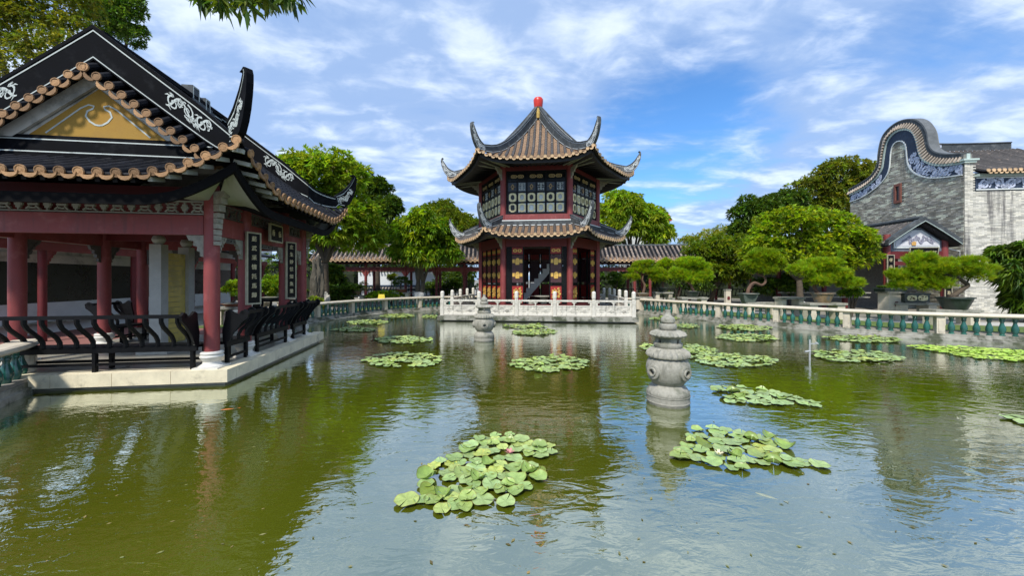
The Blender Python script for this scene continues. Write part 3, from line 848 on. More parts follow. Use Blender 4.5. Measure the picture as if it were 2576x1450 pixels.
# --- gables (front and back)
def mir(v, back): return SV - v if back else v
for back in (False, True):
    nrm = W if back else -W
    um = SU / 2
    def G(u, z, off=0.0): return L(u, mir(.33 - off, back), z)
    zr = lambda u: zA(min(u + OV, SU + OV - u))
    # plaster gable wall
    m = MB(); us = [0.05 + (SU - .1) * k / 20 for k in range(21)]
    poly = [(u_, zr(u_) - .06) for u_ in us] + [(SU - .05, 2.12), (.05, 2.12)]
    vs = [G(a_, z_) for a_, z_ in poly] + [G(a_, z_, -.1) for a_, z_ in poly]; k = len(poly)
    fs = [(i, i + 1, k - 1 - 0 if False else i + 1, ) for i in []]
    cidx = [tuple(t_) for t_ in tessellate_polygon([[Vector((a_, z_, 0)) for a_, z_ in poly]])]
    m.add(vs, cidx + [tuple(k + i for i in t_) for t_ in cidx] + [(i, (i + 1) % k, (i + 1) % k + k, i + k) for i in range(k)]); m.build('gable_wall', m_plaster, pv)
    # yellow triangle
    def tri_(mb, zb, du, ztop, o0, o1):
        P3 = [(um - du, zb), (um + du, zb), (um, ztop)]
        vs = [G(a_, z_, o0) for a_, z_ in P3] + [G(a_, z_, o1) for a_, z_ in P3]; mb.add(vs, [(0, 1, 2), (5, 4, 3), (0, 1, 4, 3), (1, 2, 5, 4), (2, 0, 3, 5)])
    m = MB(); tri_(m, 2.70, 1.20, 3.68, .004, .02); yp = m.build('gable_panel', m_yel, pv)
    gp = Plate([G(um - 1.2, 2.72), G(um + 1.2, 2.72)], [G(um - 1.2, 3.72), G(um + 1.2, 3.72)], nrm, .04)
    m = MB()
    y0 = 3.1
    for sg in (-1, 1):
        pts = [(1.2 + sg * .88, 2.66 - y0), (1.2 + sg * .30, 3.17 - y0), (1.2 + sg * .17, 3.24 - y0), (1.2 + sg * .08, 3.22 - y0), (1.2 + sg * .10, 3.17 - y0)]
        gp.ribbon(m, pts, .013, 1, .006)
        pts = [(1.2 + sg * .10, 3.17 - y0), (1.2 + sg * .19, 3.12 - y0), (1.2 + sg * .22, 3.02 - y0), (1.2 + sg * .15, 2.92 - y0), (1.2 + sg * .06, 2.86 - y0), (1.2, 2.85 - y0)]
        gp.ribbon(m, pts, .016, 1, .007)
    m.build('line_moulding', m_white, pv)
    # black base board with two white lines
    bp = Plate([L(.12, mir(.25, back), 2.29), L(SU - .12, mir(.25, back), 2.29)], [L(.12, mir(.29, back), 2.72), L(SU - .12, mir(.29, back), 2.72)], nrm, .08)
    m = MB(); bp.solid(m); bb = m.build('base_board', m_blackr, pv)
    m = MB(); bp.edge(m, .25, .022); bp.edge(m, .80, .022); m.build('white_line', m_white, pv)
    # white barge boards
    for sg in (-1, 1):
        lo2 = []; hi2 = []
        for k in range(13):
            x = um - sg * (k / 12) * (um + .05); z_ = zr(x); lo2.append(L(x, mir(.27, back), z_ - .42)); hi2.append(L(x, mir(.27, back), z_ - .14))
        pp = Plate(lo2, hi2, nrm, .05); m = MB(); pp.solid(m); m.build('barge_board', m_plaster, pv)
        # verge tiles
        m = MB(); m.grid([[L(x_, mir(.02, back), zr(x_) - .26) , L(x_, mir(.36, back), zr(x_) - .04)] for x_ in [um - sg * (k / 12) * (um + .12) for k in range(13)]]); m.build('verge_soffit', m_blackw, pv)
        d_along = 2.35
        n = 11
        for k in range(n + 1):
            x = um - sg * (.02 + k * (um + .10) / n); z_ = zr(x) - .0
            p = L(x, mir(.0, back), z_ - .19)
            place(te_me, 'verge_tile_end', pv, p, dirmat(nrm))
            m = MB(); m.tube([p, L(x, mir(.36, back), z_ + .03)], .066, 8, cap=False); m.build('verge_tile', m_tile, pv, smooth=True)
            if k < n:
                x2 = x - sg * (um + .10) / n * .5; z2 = zr(x2)
                slope = math.atan2(zr(x2 + .05) - zr(x2 - .05), .1)
                mm = dirmat(nrm); xa = Vector((mm[0][0], mm[1][0], 0)); s_ = 1 if xa.dot(U) > 0 else -1
                place(dr_me, 'verge_drip_tile', pv, L(x2, mir(.01, back), z2 - .245), mm @ Matrix.Rotation(-slope * s_, 3, 'Y'))
        # descending ridge + hip + horn as one sweeping plate
        lo2 = []; hi2 = []; nn = []
        for k in range(15):
            x = um - sg * (k / 14) * (um + .30)
            zz = zr(x)
            t_ = k / 14; e_ = max(0, (t_ - .75) / .25)
            lo2.append(L(x, mir(.25, back), zz + .05 + .12 * e_ * e_)); hi2.append(L(x, mir(.25, back), zz + .70 - .10 * e_)); nn.append(nrm)
        cu = (-OV if sg > 0 else SU + OV)
        hd = ((-U if sg > 0 else U) * .545 + nrm * .84).normalized()
        hn = (hd.cross(Vector((0, 0, 1)))).normalized()
        if hn.dot(nrm) < 0: hn = -hn
        cp = L(cu, mir(-1.0, back), 0)
        for r_ in (1.28, 1.05, .82, .65, .48):
            p = cp - hd * r_
            z_ = zs(r_ * .545, r_ * .84)
            lo2.append(Vector((p.x, p.y, z_ + .06))); hi2.append(Vector((p.x, p.y, z_ + (.40 + .12 * (r_ - .48) / .8))))
            nn.append(hn)
        zc0 = zs(0, 0)
        hd = ((-U if sg > 0 else U) * .76 + nrm * .65).normalized(); hn = hd.cross(Vector((0, 0, 1))).normalized()
        if hn.dot(nrm) < 0: hn = -hn
        horn = [((-.28, .06), (-.38, .36)), ((-.10, .02), (-.26, .44)), ((.06, .10), (-.13, .54)), ((.17, .28), (-.01, .68)), ((.245, .48), (.09, .80)), ((.295, .70), (.17, .93)), ((.32, .88), (.215, 1.02)), ((.32, 1.03), (.225, 1.08)), ((.28, 1.13), (.20, 1.10)), ((.20, 1.16), (.15, 1.09)), ((.14, 1.13), (.12, 1.08))]
        for (ra, za), (rb, zb_) in horn:
            a_ = cp + hd * ra; b2 = cp + hd * rb
            lo2.append(Vector((a_.x, a_.y, zc0 + za))); hi2.append(Vector((b2.x, b2.y, zc0 + zb_))); nn.append(hn)
        pp = Plate(lo2, hi2, nn, .11); m = MB(); pp.solid(m); pp.solid(m, 0, .02, .90, 1.01)
        rd = m.build('corner_ridge', m_blackr, pv)
        m = MB()
        for sd_ in (1, -1):
            pp.edge(m, .845, .026, sd_, .008, 0, pp.L - 1.0); pp.edge(m, .07, .022, sd_, .008, 0, pp.L - 1.15)
            pp.edge(m, .86, .014, sd_, .008, pp.L - 1.0, pp.L - .12)
            sc0 = 1.55; pp.scroll(m, sc0, sc0 + 1.0, .32, sd_, .015, .62, seed=3)
            pp.scroll(m, pp.L - 1.35, pp.L - .62, .17, sd_, .010, .55, seed=5)
        m.build('white_relief', m_white, rd)
# main ridge
pp = Plate([L(SU / 2, .25, 4.0), L(SU / 2, SV + .55, 4.0)], [L(SU / 2, .25, 4.76), L(SU / 2, SV + .55, 4.76)], -U, .2)
m = MB(); pp.solid(m); pp.solid(m, 0, .03, .9, 1.03); mr = m.build('main_ridge', m_blackr, pv)
m = MB()
for sd_ in (1, -1): pp.edge(m, .80, .025, sd_, .006)
m.build('white_line', m_white, mr)
m = MB()
for (v0, v1, z0, z1) in ((2.72, 2.98, 4.55, 5.0), (2.98, 3.12, 4.5, 4.82), (3.12, 3.22, 4.4, 4.70), (3.22, 3.42, 4.5, 4.90), (3.42, 3.52, 4.4, 4.78), (3.52, 3.62, 4.4, 4.62)):
    m.box((0, 0, 0), (0, 0, 0)) if False else None
    a_ = L(SU / 2, (v0 + v1) / 2, (z0 + z1) / 2); m.box(a_, (.26, v1 - v0, z1 - z0), math.atan2(W.y, W.x) - R(90))
rc = m.build('ridge_crest', m_slate, mr)
m = MB()
for v0, v1, z1 in ((2.74, 2.96, 4.97), (3.24, 3.40, 4.87)):
    for sg in (-1, 1):
        a_ = L(SU / 2 + sg * .137, v0, 0); b2 = L(SU / 2 + sg * .137, v1, 0)
        m.bar((a_.x, a_.y, z1), (b2.x, b2.y, z1), .01, .02); m.bar((a_.x, a_.y, z1), (a_.x, a_.y, z1 - .3), .01, .02, up=(0, 1, 0)); m.bar((b2.x, b2.y, z1), (b2.x, b2.y, z1 - .3), .01, .02, up=(0, 1, 0))
m.build('crest_outline', m_white, mr)

# --- meirenkao benches
def bench(u0, v0, u1, v1, outd, label, cap0=True, cap1=True, group='black leaning benches round the open pavilion'):
    a = L(u0, v0); b_ = L(u1, v1); d = (b_ - a).normalized(); o_ = Vector(outd).normalized(); Ln = (b_ - a).length
    t = thing('leaning_bench', (a.x, a.y, ZP), label, 'bench', group)
    def P(x, y, z): return a + d * x + o_ * y + Vector((0, 0, z))
    m = MB(); m.bar(P(0, -.10, -1.265), P(Ln, -.10, -1.265), .40, .05, up=(0, 0, 1)); m.bar(P(0, .10, -1.30), P(Ln, .10, -1.30), .05, .10); m.build('seat', m_blackw, t)
    def at_back(q_): # S profile
        return (.12 + .30 * q_ ** 1.15 * (1.15 - .15 * q_) - .10 * math.sin(q_ * math.pi * 2.0) * .55, -1.24 + .56 * q_)
    n = max(2, round(Ln / .27)); m0 = 1
    for i in range(n):
        x = Ln * (i + .5) / n; m = MB()
        m.tube([P(x, at_back(k / 6)[0], at_back(k / 6)[1]) for k in range(7)], [.036] * 7, 6); m.build('slat', m_blackw, t, smooth=True)
    y1, z1 = at_back(1); m = MB(); m.bar(P(0, y1, z1 + .01), P(Ln, y1, z1 + .01), .06, .065); m.build('top_rail', m_blackw, t)
    k = max(2, round(Ln / 1.4) + 1)
    for i in range(k):
        x = .09 + (Ln - .18) * i / (k - 1)
        for y in (.08, -.26):
            m = MB(); m.bar(P(x, y, -1.29), P(x, y, ZP), .06, .06, up=(1, 0, 0)); m.build('leg', m_blackw, t)
    for y in (.08, -.26):
        m = MB(); m.bar(P(.05, y, -1.56), P(Ln - .05, y, -1.56), .035, .05); m.build('stretcher', m_blackw, t)
    for c_, x, sg in ((cap0, 0, 1), (cap1, Ln, -1)):
        if not c_: continue
        poly = [(.05, -1.24), (.16, -1.24), (.24, -1.05), (.38, -.86), (.50, -.76), (.52, -.66), (.45, -.60), (.38, -.63), (.33, -.70), (.24, -.66), (.17, -.60), (.10, -.64), (.09, -.78), (.04, -1.0)]
        M4 = frame(P(x - (.0 if sg > 0 else .05), 0, 0), o_)
        if (M4.to_3x3() @ Vector((0, 1, 0))).dot(d) < 0: M4 = M4 @ Matrix.Translation((0, -.05, 0))
        m = MB(); m.prism(poly, .05, M4); m.build('scrolled_end', m_blackw, t)
    return t
bench(.16, -.05, 3.55, -.05, -W, 'long black slatted leaning bench along the front edge of the large pavilion')
bench(-.05, .16, -.05, 1.02, -U, 'short black leaning bench between the corner column and the first couplet board')
bench(-.05, 1.30, -.05, 2.96, -U, 'black leaning bench below and between the two couplet boards')
bench(-.05, 3.24, -.05, 4.22, -U, 'farthest black leaning bench on the water side, beyond the second couplet board')
bench(.2, 4.35, 1.45, 4.35, W, 'black leaning bench across the back of the pavilion behind the yellow panel')
bench(3.25, 4.3, 4.15, 4.3, W, 'black leaning bench with scrolled ends at the back left, left of the yellow panel')
bench(4.35, 3.25, 4.35, 4.15, U, 'black leaning bench on the far left side between two dark red columns')

# --- stele with yellow panel in the middle
t = thing('stele_screen', L(2.2, 2.1, ZP), 'stone framed screen with tall yellow panel standing inside the large pavilion', 'stele')
st_ = M('grey_stele_stone', (.42, .43, .40), .7, .12, 5, .15, 40)
for v, h in ((1.72, .80), (2.62, .80)):
    m = MB(); p = L(2.1, v); m.box((p.x, p.y, (ZP + .12 + h) / 2), (.24, .22, h - ZP - .12), math.atan2(U.y, U.x)); m.build('stone_post', st_, t)
    m = MB(); m.lathe([(.05, 0), (.10, .04), (.13, .11), (.10, .19), (.03, .22)], 14, (p.x, p.y, h)); m.build('ball_finial', st_, t, smooth=True)
m = MB(); m.bar(L(2.1, 1.84, -.45), L(2.1, 2.50, -.45), .10, 2.14, up=(0, 0, 1)); yp = m.build('yellow_panel', m_yelpan, t)
m = MB()
for i in range(15):
    z = .45 - i * .125; a_ = rnd.uniform(.02, .10); b2 = rnd.uniform(.30, .58)
    m.bar(L(2.046, 1.86 + a_, z), L(2.046, 1.86 + b2, z), .004, .022)
m.build('faint_text_line', M('dull_gold_text', (.40, .33, .11), .6), yp)
m = MB(); m.bar(L(2.1, 1.5, ZP + .06), L(2.1, 2.85, ZP + .06), .62, .12); m.bar(L(2.1, 1.6, ZP + .14), L(2.1, 2.75, ZP + .14), .44, .06); m.build('plinth', st_, t)

# --- couplet boards and name board
def text_mesh(s, size, mat, ext=.008):
    cu = bpy.data.curves.new('lettering', 'FONT'); cu.body = s; cu.size = size; cu.extrude = ext; cu.align_x = 'CENTER'; cu.align_y = 'CENTER'; cu.offset = size * .012
    cu.resolution_u = 3
    o = bpy.data.objects.new('lettering', cu); COL.objects.link(o)
    dg = bpy.context.evaluated_depsgraph_get(); me = bpy.data.meshes.new_from_object(o.evaluated_get(dg)); bpy.data.objects.remove(o)
    me.materials.clear(); me.materials.append(mat); return me
m_letter = M('pale_gold_lettering', (.58, .50, .30), .5, .1, 5)
m_bframe = M('weathered_gilt_frame', (.40, .37, .26), .7, .25, 10)
def worn_mark(size, seed):
    # lettering too worn or hidden to read: only its gilt strokes
    rr = random.Random(seed); m = MB()
    for i in range(4): m.box((rr.uniform(-.04, .04) * size, (.36 - .24 * i) * size, 0), (rr.uniform(.4, .85) * size, .09 * size, .012))
    for i in range(3): m.box(((i - 1) * rr.uniform(.15, .3) * size, rr.uniform(-.1, .1) * size, 0), (.09 * size, rr.uniform(.4, .8) * size, .012), rr.uniform(-.3, .3))
    return m.mesh('worn_mark', m_letter)
def board(o, dirx, w, h, text, label, group=None, size=.2, cat='sign', name='couplet_board', vertical=True, gap=None, colm=None, tilt=0.0):
    """o centre; dirx = reading direction"""
    t = thing(name, tuple(o), label, cat, group); M4 = frame(o, dirx)
    if tilt: M4 = M4 @ Matrix.Rotation(tilt, 4, 'X')
    m = MB(); m.box((0, 0, 0), (w - .04, .03, h - .04), M4=M4); m.build('board', colm or m_blackw, t)
    m = MB(); f_ = .035
    for sx in (-1, 1): m.box((sx * (w / 2 - f_ / 2), 0, 0), (f_, .05, h), M4=M4); m.box((0, 0, sx * (h / 2 - f_ / 2)), (w - 2 * f_, .05, f_), M4=M4)
    m.build('frame', m_bframe, t)
    n = len(text)
    for i, ch in enumerate(text):
        me = text_mesh(ch, size, m_letter) if ch != '.' else worn_mark(size * .8, i + int(size * 1000))
        if vertical: off = Vector((0, -.022, h / 2 - (i + .75) * (h - .15) / n))
        else: off = Vector(((i - (n - 1) / 2) * (gap or w / n), -.022, 0))
        MM = M4 @ Matrix.Translation(off) @ Matrix.Rotation(R(90), 4, 'X')
        ob = bpy.data.objects.new('character', me); COL.objects.link(ob); ob.parent = t
        ob.matrix_basis = Matrix.Translation(-Vector(t.location)) @ MM
        ROOT[ob.name] = tuple(t.location)
    return t
d1 = (W + U * -.42).normalized()
board(L(-.17, 1.16, .245), d1, .36, 1.62, '蘇武采情托馬歸', 'tall black couplet board with gilt frame on the nearer column, long column of pale characters', 'couplet boards on the pavilion columns', .125)
board(L(-.17, 3.10, .245), d1, .34, 1.56, '庄生妙悅知魚樂', 'black couplet board with gilt frame on the farther water-side column of the pavilion', 'couplet boards on the pavilion columns', .12)
board(L(-.22, 2.12, 1.14), W, .66, .44, '..', 'dark framed name board hanging under the eave between the two couplet boards', None, .22, name='name_board', vertical=False, tilt=0)
# small lamp left of the corner

# ============================================================= central two-storey hexagonal pavilion
HC = Vector((1.50, 21.55, 0)); PH = R(-6.0)
HR = 3.30
def hv(k, r): a = R(-120 + 60 * k) + PH; return Vector((HC.x + r * math.cos(a), HC.y + r * math.sin(a), 0))
hp = thing('hexagonal_pavilion', (HC.x, HC.y, ZP), 'two-storey hexagonal pavilion with red columns, upturned grey eaves and red finial in the middle', 'pavilion')
NRM = [(hv(k, 1) + hv((k + 1) % 6, 1) - HC * 2).normalized() for k in range(6)]   # face k between vertex k and k+1; 0 faces the camera
def face_pt(k, s, t, z=0.0):
    """s along the face from its middle (left to right seen from outside), t distance from the centre"""
    n = NRM[k]; x = Vector((-n.y, n.x, 0)); return Vector((HC.x, HC.y, z)) + n * t + x * s
def face_x(k): n = NRM[k]; return Vector((-n.y, n.x, 0))
AP = HR * math.cos(R(30))
# columns
cm2 = MB(); cm2.lathe([(.15, 0), (.152, 2.0), (.145, 3.75)], 18); c2_me = cm2.mesh('column', m_red, smooth=True)
cm3 = MB(); cm3.lathe([(.15, 0), (.15, 2.75)], 18); cm3.v = [(x, y, z * 1.1) for x, y, z in cm3.v]; c3_me = cm3.mesh('upper_column', m_red, smooth=True)
for k in range(6):
    p = hv(k, HR); place(c2_me, 'column', hp, (p.x, p.y, -1.62)); place(c3_me, 'upper_column', hp, (p.x, p.y, 2.95))
m = MB(); slab(m, [hv(k, HR + .35) for k in range(6)], ZP - .02, -1.60); m.build('floor_slab', m_granite, hp)
m = MB(); slab(m, [hv(k, HR - .1) for k in range(6)], 1.95, 2.95); m.build('storey_floor', m_plaster, hp)
m = MB(); slab(m, [hv(k, HR - .1) for k in range(6)], 5.75, 5.8); m.build('upper_ceiling', m_redd, hp)
for k in range(6):
    a, b_ = hv(k, HR), hv((k + 1) % 6, HR)
    def hb(z0, z1, w, mat, name, sh=.14):
        d = (b_ - a).normalized(); A = a + d * sh; B = b_ - d * sh; m = MB(); m.bar((A.x, A.y, (z0 + z1) / 2), (B.x, B.y, (z0 + z1) / 2), w, z1 - z0); return m.build(name, mat, hp)
    hb(1.62, 2.3, .12, m_redd, 'lintel_beam'); hb(-1.60, -1.24, .10, m_redd, 'threshold'); hb(2.90, 3.22, .22, m_red, 'sill_band', .06); hb(5.40, 5.98, .12, m_redd, 'upper_lintel_beam')

# --- windows of the upper floor: black frames, panels built once and shared
def framed(mb, w, h, t, z0, x0=0.0, y=-.0, d=.05, mi=0):
    for sx in (-1, 1):
        mb.box((x0 + sx * (w / 2 - t / 2), y, z0), (t, d, h), mi=mi); mb.box((x0, y, z0 + sx * (h / 2 - t / 2)), (w - 2 * t, d, t), mi=mi)
def ring(mb, rx, rz, t, n=16, mi=0, y=-.03, d=.02, cz=0.0, sq=0.0):
    vs = []
    for j in range(n):
        a = 2 * math.pi * j / n; c, s_ = math.cos(a), math.sin(a)
        e = 1.0 if sq == 0 else 1 / (abs(c) ** sq + abs(s_) ** sq) ** (1 / sq)
        for (q_, y_) in ((1, y), (1, y - d), (t, y - d), (t, y)): vs.append((rx * q_ * c * e, y_, cz + rz * q_ * s_ * e))
    fs = []
    for j in range(n):
        a, b_ = j * 4, (j + 1) % n * 4
        fs += [(a + i, b_ + i, b_ + (i + 1) % 4, a + (i + 1) % 4) for i in range(4)]
    mb.add(vs, fs, mi)
def plate_hole(mb, w, h, rx, rz, y=-.03, mi=0, n=16, sq=0.0, notch=.0):
    """rectangular plate with an oval hole"""
    vs = []; 
    for j in range(n):
        a = 2 * math.pi * (j + .5) / n; c, s_ = math.cos(a), math.sin(a)
        k_ = min(w / 2 / max(abs(c), 1e-6), h / 2 / max(abs(s_), 1e-6)); e = 1.0 if sq == 0 else 1 / (abs(c) ** sq + abs(s_) ** sq) ** (1 / sq)
        k2 = k_ * (1 - notch * (1 if abs(abs(c) * h - abs(s_) * w) < .18 * w else 0))
        vs += [(k2 * c, y, k2 * s_), (rx * c * e, y, rz * s_ * e), (rx * c * e, y + .02, rz * s_ * e)]
    fs = []
    for j in range(n):
        a, b_ = j * 3, (j + 1) % n * 3; fs += [(a, b_, b_ + 1, a + 1), (a + 1, b_ + 1, b_ + 2, a + 2)]
    mb.add(vs, fs, mi)
pw, ph_ = .37, .46
def win_panel(kind, pane):
    m = MB(); fm = m_pgold; 
    if kind == 'oval':
        plate_hole(m, pw, ph_, .10, .15, notch=.10); ring(m, .115, .165, .85)
    elif kind == 'rect':
        plate_hole(m, pw, ph_, .10, .15, sq=4, notch=.16); ring(m, .12, .175, .86, sq=4)
    elif kind == 'lat':
        for x, z, w_, h_ in ((0, .0, .05, .30), (-.09, .1, .13, .02), (.09, .1, .13, .02), (-.09, -.1, .13, .02), (.09, -.1, .13, .02), (0, .17, .2, .025), (0, -.17, .2, .025), (-.13, .15, .03, .1), (.13, .15, .03, .1), (-.13, -.15, .03, .1), (.13, -.15, .03, .1), (-.07, 0, .07, .02), (.07, 0, .07, .02), (-.14, 0, .02, .08), (.14, 0, .02, .08)):
            m.box((x, -.03, z), (w_, .02, h_))
        fm = m_silver
    elif kind == 'med':
        ring(m, .075, .10, .55, cz=.01); m.box((0, -.03, -.12), (.10, .02, .05)); m.box((0, -.03, .12), (.04, .02, .05)); m.box((-.12, -.03, 0), (.06, .015, .015)); m.box((.12, -.03, 0), (.06, .015, .015))
        fm = M('bronze_medallion', (.42, .27, .10), .45, .2, 10)
    a = m.mesh('gilt_frame', fm)
    m = MB(); m.box((0, .0, 0), (pw, .02, ph_)); b2 = m.mesh('window_panel', pane)
    return a, b2
PAN_O1 = win_panel('oval', m_glassd); PAN_O2 = win_panel('oval', m_glassl)
PAN_R1 = win_panel('rect', m_glassd); PAN_R2 = win_panel('rect', m_glassl)
PAN_L = win_panel('lat', m_glassd); PAN_L2 = win_panel('lat', M('grey_glass', (.10, .13, .15), .15, .3, 4)); PAN_M = win_panel('med', m_glassd)
m = MB()
for sx in (-1, 1):
    ring(m, .13, .075, .62, y=-.03, n=12, sq=4); 
vs0 = list(m.v); m = MB()
for sx in (-1, 1):
    mm_ = MB(); ring(mm_, .15, .085, .72, y=-.03, n=12, sq=4); ring(mm_, .075, .045, .5, y=-.03, n=10, sq=4)
    m.add([(x + sx * .17, y, z) for x, y, z in mm_.v], mm_.f)
m.box((0, -.035, 0), (.10, .02, .02)); scr_me = m.mesh('gilt_scroll', M('bronze_scroll', (.50, .36, .16), .45, .2, 10))
for k in (5, 0, 1, 2, 4):
    x = face_x(k); W_ = HR - .34
    M4 = frame(face_pt(k, 0, AP - .0, 4.31), x)
    if (M4.to_3x3() @ Vector((0, 1, 0))).dot(NRM[k]) > 0: M4 = frame(face_pt(k, 0, AP, 4.31), -x)
    w = thing if False else None
    m = MB(); H = 2.16
    m.box((0, .03, 0), (W_ - .02, .03, H - .02), M4=M4); wf = m.build('window', m_glassd, hp)
    m = MB()
    mm_ = MB(); framed(mm_, W_, H, .07, 0)
    cw = (W_ - .14) / 6
    for i in range(1, 6): mm_.box((-W_ / 2 + .07 + cw * i, 0, -.21), (.055 if i % 2 else .075, .05, H - .14 - .50))
    for i in (2, 4): mm_.box((-W_ / 2 + .07 + cw * i, -.002, .79), (.08, .05, .46))
    for z in (.56, .02, -.49): mm_.box((0, -.003, z), (W_ - .14, .045, .05))
    m.add([M4 @ Vector(v_) for v_ in mm_.v], mm_.f); m.build('window_frame', m_blackw, wf)
    R3 = M4.to_3x3()
    for i in range(6):
        xx = -W_ / 2 + .07 + cw * (i + .5)
        for r_ in range(3):
            zz = (.29, -.235, -.75)[r_]
            if r_ == 0: A = PAN_M if i % 2 == 0 else (PAN_L2 if i == 1 else PAN_L)
            elif r_ == 1: A = PAN_O1 if i % 2 == 0 else PAN_O2
            else: A = PAN_R1 if i in (0,) or (k != 0 and i % 3 == 0) else PAN_R2
            if k in (1,) and r_ > 0 and i in (3, 5): A = (PAN_O1, PAN_R1)[r_ - 1]
            p = M4 @ Vector((xx, 0.005, zz)); sc_ = (min(1, (cw - .07) / pw), 1, min(1, .43 / ph_))
            o1 = place(A[1], 'pane', wf, p, R3, sc_); place(A[0], 'gilt_frame', wf, p, R3, sc_)
    for i in range(3): place(scr_me, 'gilt_scroll', wf, M4 @ Vector((-W_ / 2 + .07 + cw * (2 * i + 1), 0, .80)), R3)

# --- doors of the lower floor
DH = 3.05; DW = .66
def door_meshes():
    m = MB(); framed(m, DW, DH, .06, 0, mi=0)
    for z in (1.08, -.42, -.52, -1.32): m.box((0, 0, z), (DW - .12, .045, .05))
    fr_me = m.mesh('door_leaf', m_blackw)
    out = {}
    m = MB(); m.box((0, .01, .33), (DW - .12, .015, 1.42)); out['lat'] = m.mesh('lattice_panel', m_panelp)
    m = MB(); m.box((0, .01, .33), (DW - .12, .015, 1.42)); out['latr'] = m.mesh('lattice_panel', m_panelr)
    m = MB()
    for z0 in [i * .085 - .33 for i in range(17)]:
        m.box((0, -.006, z0 + .0), (DW - .14, .014, .022))
        for i in range(5): m.box((-.21 + i * .105 + (.05 if int(z0 * 100) % 2 else 0), -.006, z0 + .042), (.02, .014, .07))
    out['grid'] = m.mesh('lattice', M('dark_lattice_bars', (.085, .03, .032), .5, .2, 10))
    for nm_, z_, h_ in (('red', 1.29, .36), ('red2', -.925, .74), ('red3', -1.42, .13)):
        m = MB(); m.box((0, .01, z_), (DW - .12, .015, h_)); out[nm_] = m.mesh('red_panel', m_panelr)
    rr = random.Random(3); m = MB()
    for sx in (-1, 1):
        m2 = MB(); ring(m2, .105, .085, .45, y=-.005, n=10, sq=3); m.add([(x + sx * .115, y, z + 1.29) for x, y, z in m2.v], m2.f)
    for zc_ in (.72, -.0):
        poly = [(-.09, -.17), (.09, -.17), (.12, .02), (.09, .14), (.03, .19), (-.05, .17), (-.10, .08), (-.11, -.03)]
        m.prism([(x, z + zc_) for x, z in poly], .03, Matrix.Translation((0, -.03, 0)))
        for sx in (-1, 1):
            m.box((sx * .19, -.015, zc_ + .02), (.12, .025, .19))
    for j in range(26):
        x = rr.uniform(-.2, .2); z = rr.uniform(-1.23, -.62); w_ = rr.uniform(.04, .12); h_ = rr.uniform(.05, .14)
        if j < 6: x = (j % 3 - 1) * .14; z = -1.1 + .25 * (j // 3); w_ = .13; h_ = .22
        n_ = 6; m.prism([(x + w_ / 2 * math.cos(6.28 * i / n_ + j) * rr.uniform(.7, 1.1), z + h_ / 2 * math.sin(6.28 * i / n_ + j) * rr.uniform(.7, 1.1)) for i in range(n_)], .02 + rr.uniform(0, .02), Matrix.Translation((0, -.035, 0)))
    m.prism([(-.2, -1.46), (.2, -1.46), (.14, -1.38), (-.14, -1.38)], .02, Matrix.Translation((0, -.02, 0)))
    out['gold'] = m.mesh('gold_relief', m_gold)
    return fr_me, out
DFR, DPT = door_meshes()
def door(k, s, red=False, rotate=0.0, label=None):
    x = face_x(k); o = face_pt(k, s, AP - .03, .20); M4 = frame(o, x)
    if (M4.to_3x3() @ Vector((0, 1, 0))).dot(NRM[k]) > 0: M4 = frame(o, -x)
    if rotate: M4 = M4 @ Matrix.Rotation(rotate, 4, 'Z')
    R3 = M4.to_3x3(); o = M4.translation
    d = place(DFR, 'door_leaf', hp, o, R3, (1, 1, .95))
    for nm, me in (('lattice_panel', DPT['latr' if red else 'lat']), ('lattice', DPT['grid']), ('red_panel', DPT['red']), ('red_panel', DPT['red2']), ('red_panel', DPT['red3']), ('gold_relief', DPT['gold'])):
        c = bpy.data.objects.new(nm, me); COL.objects.link(c); c.parent = d
        if nm in ('gold_relief', 'lattice'): c['kind'] = 'stuff'
    return d
FW = HR - .30
door(0, -.94); door(0, .97)
for s_ in (-1.13, -.40, .33, 1.06): door(5, s_, red=True)
door(1, -1.10); door(1, 1.05, red=True)
for k in (2, 4, 3):
    for s_ in (-1.13, -.40, .33, 1.06): door(k, s_)
for k, ss in ((0, ((-1.38, .22), (1.42, .22))), (5, ((-1.50, .06),)), (1, ((-1.47, .10), (1.45, .12)))):
    for s_, w_ in ss:
        p = face_pt(k, s_, AP - .03, 0); xd = face_x(k); m = MB(); m.bar(p - xd * w_ / 2 + Vector((0, 0, .19)), p + xd * w_ / 2 + Vector((0, 0, .19)), .07, 2.86, up=(0, 0, 1)); m.build('door_jamb', m_blackw, hp)
# stair inside
m = MB(); sx_ = face_x(0)
so_ = face_pt(0, 0, .6, 0)
poly = []
for i in range(13): poly += [(-1.35 + i * .23, -1.58 + i * .27), (-1.35 + i * .23, -1.58 + (i + 1) * .27)]
poly = poly + [(1.55, 1.9), (1.55, 1.45), (-1.0, -1.58)]
m.prism(poly, .6, frame(so_, sx_)); m.build('staircase', M('stair_plaster', (.70, .69, .64), .8, .1, 3), hp)
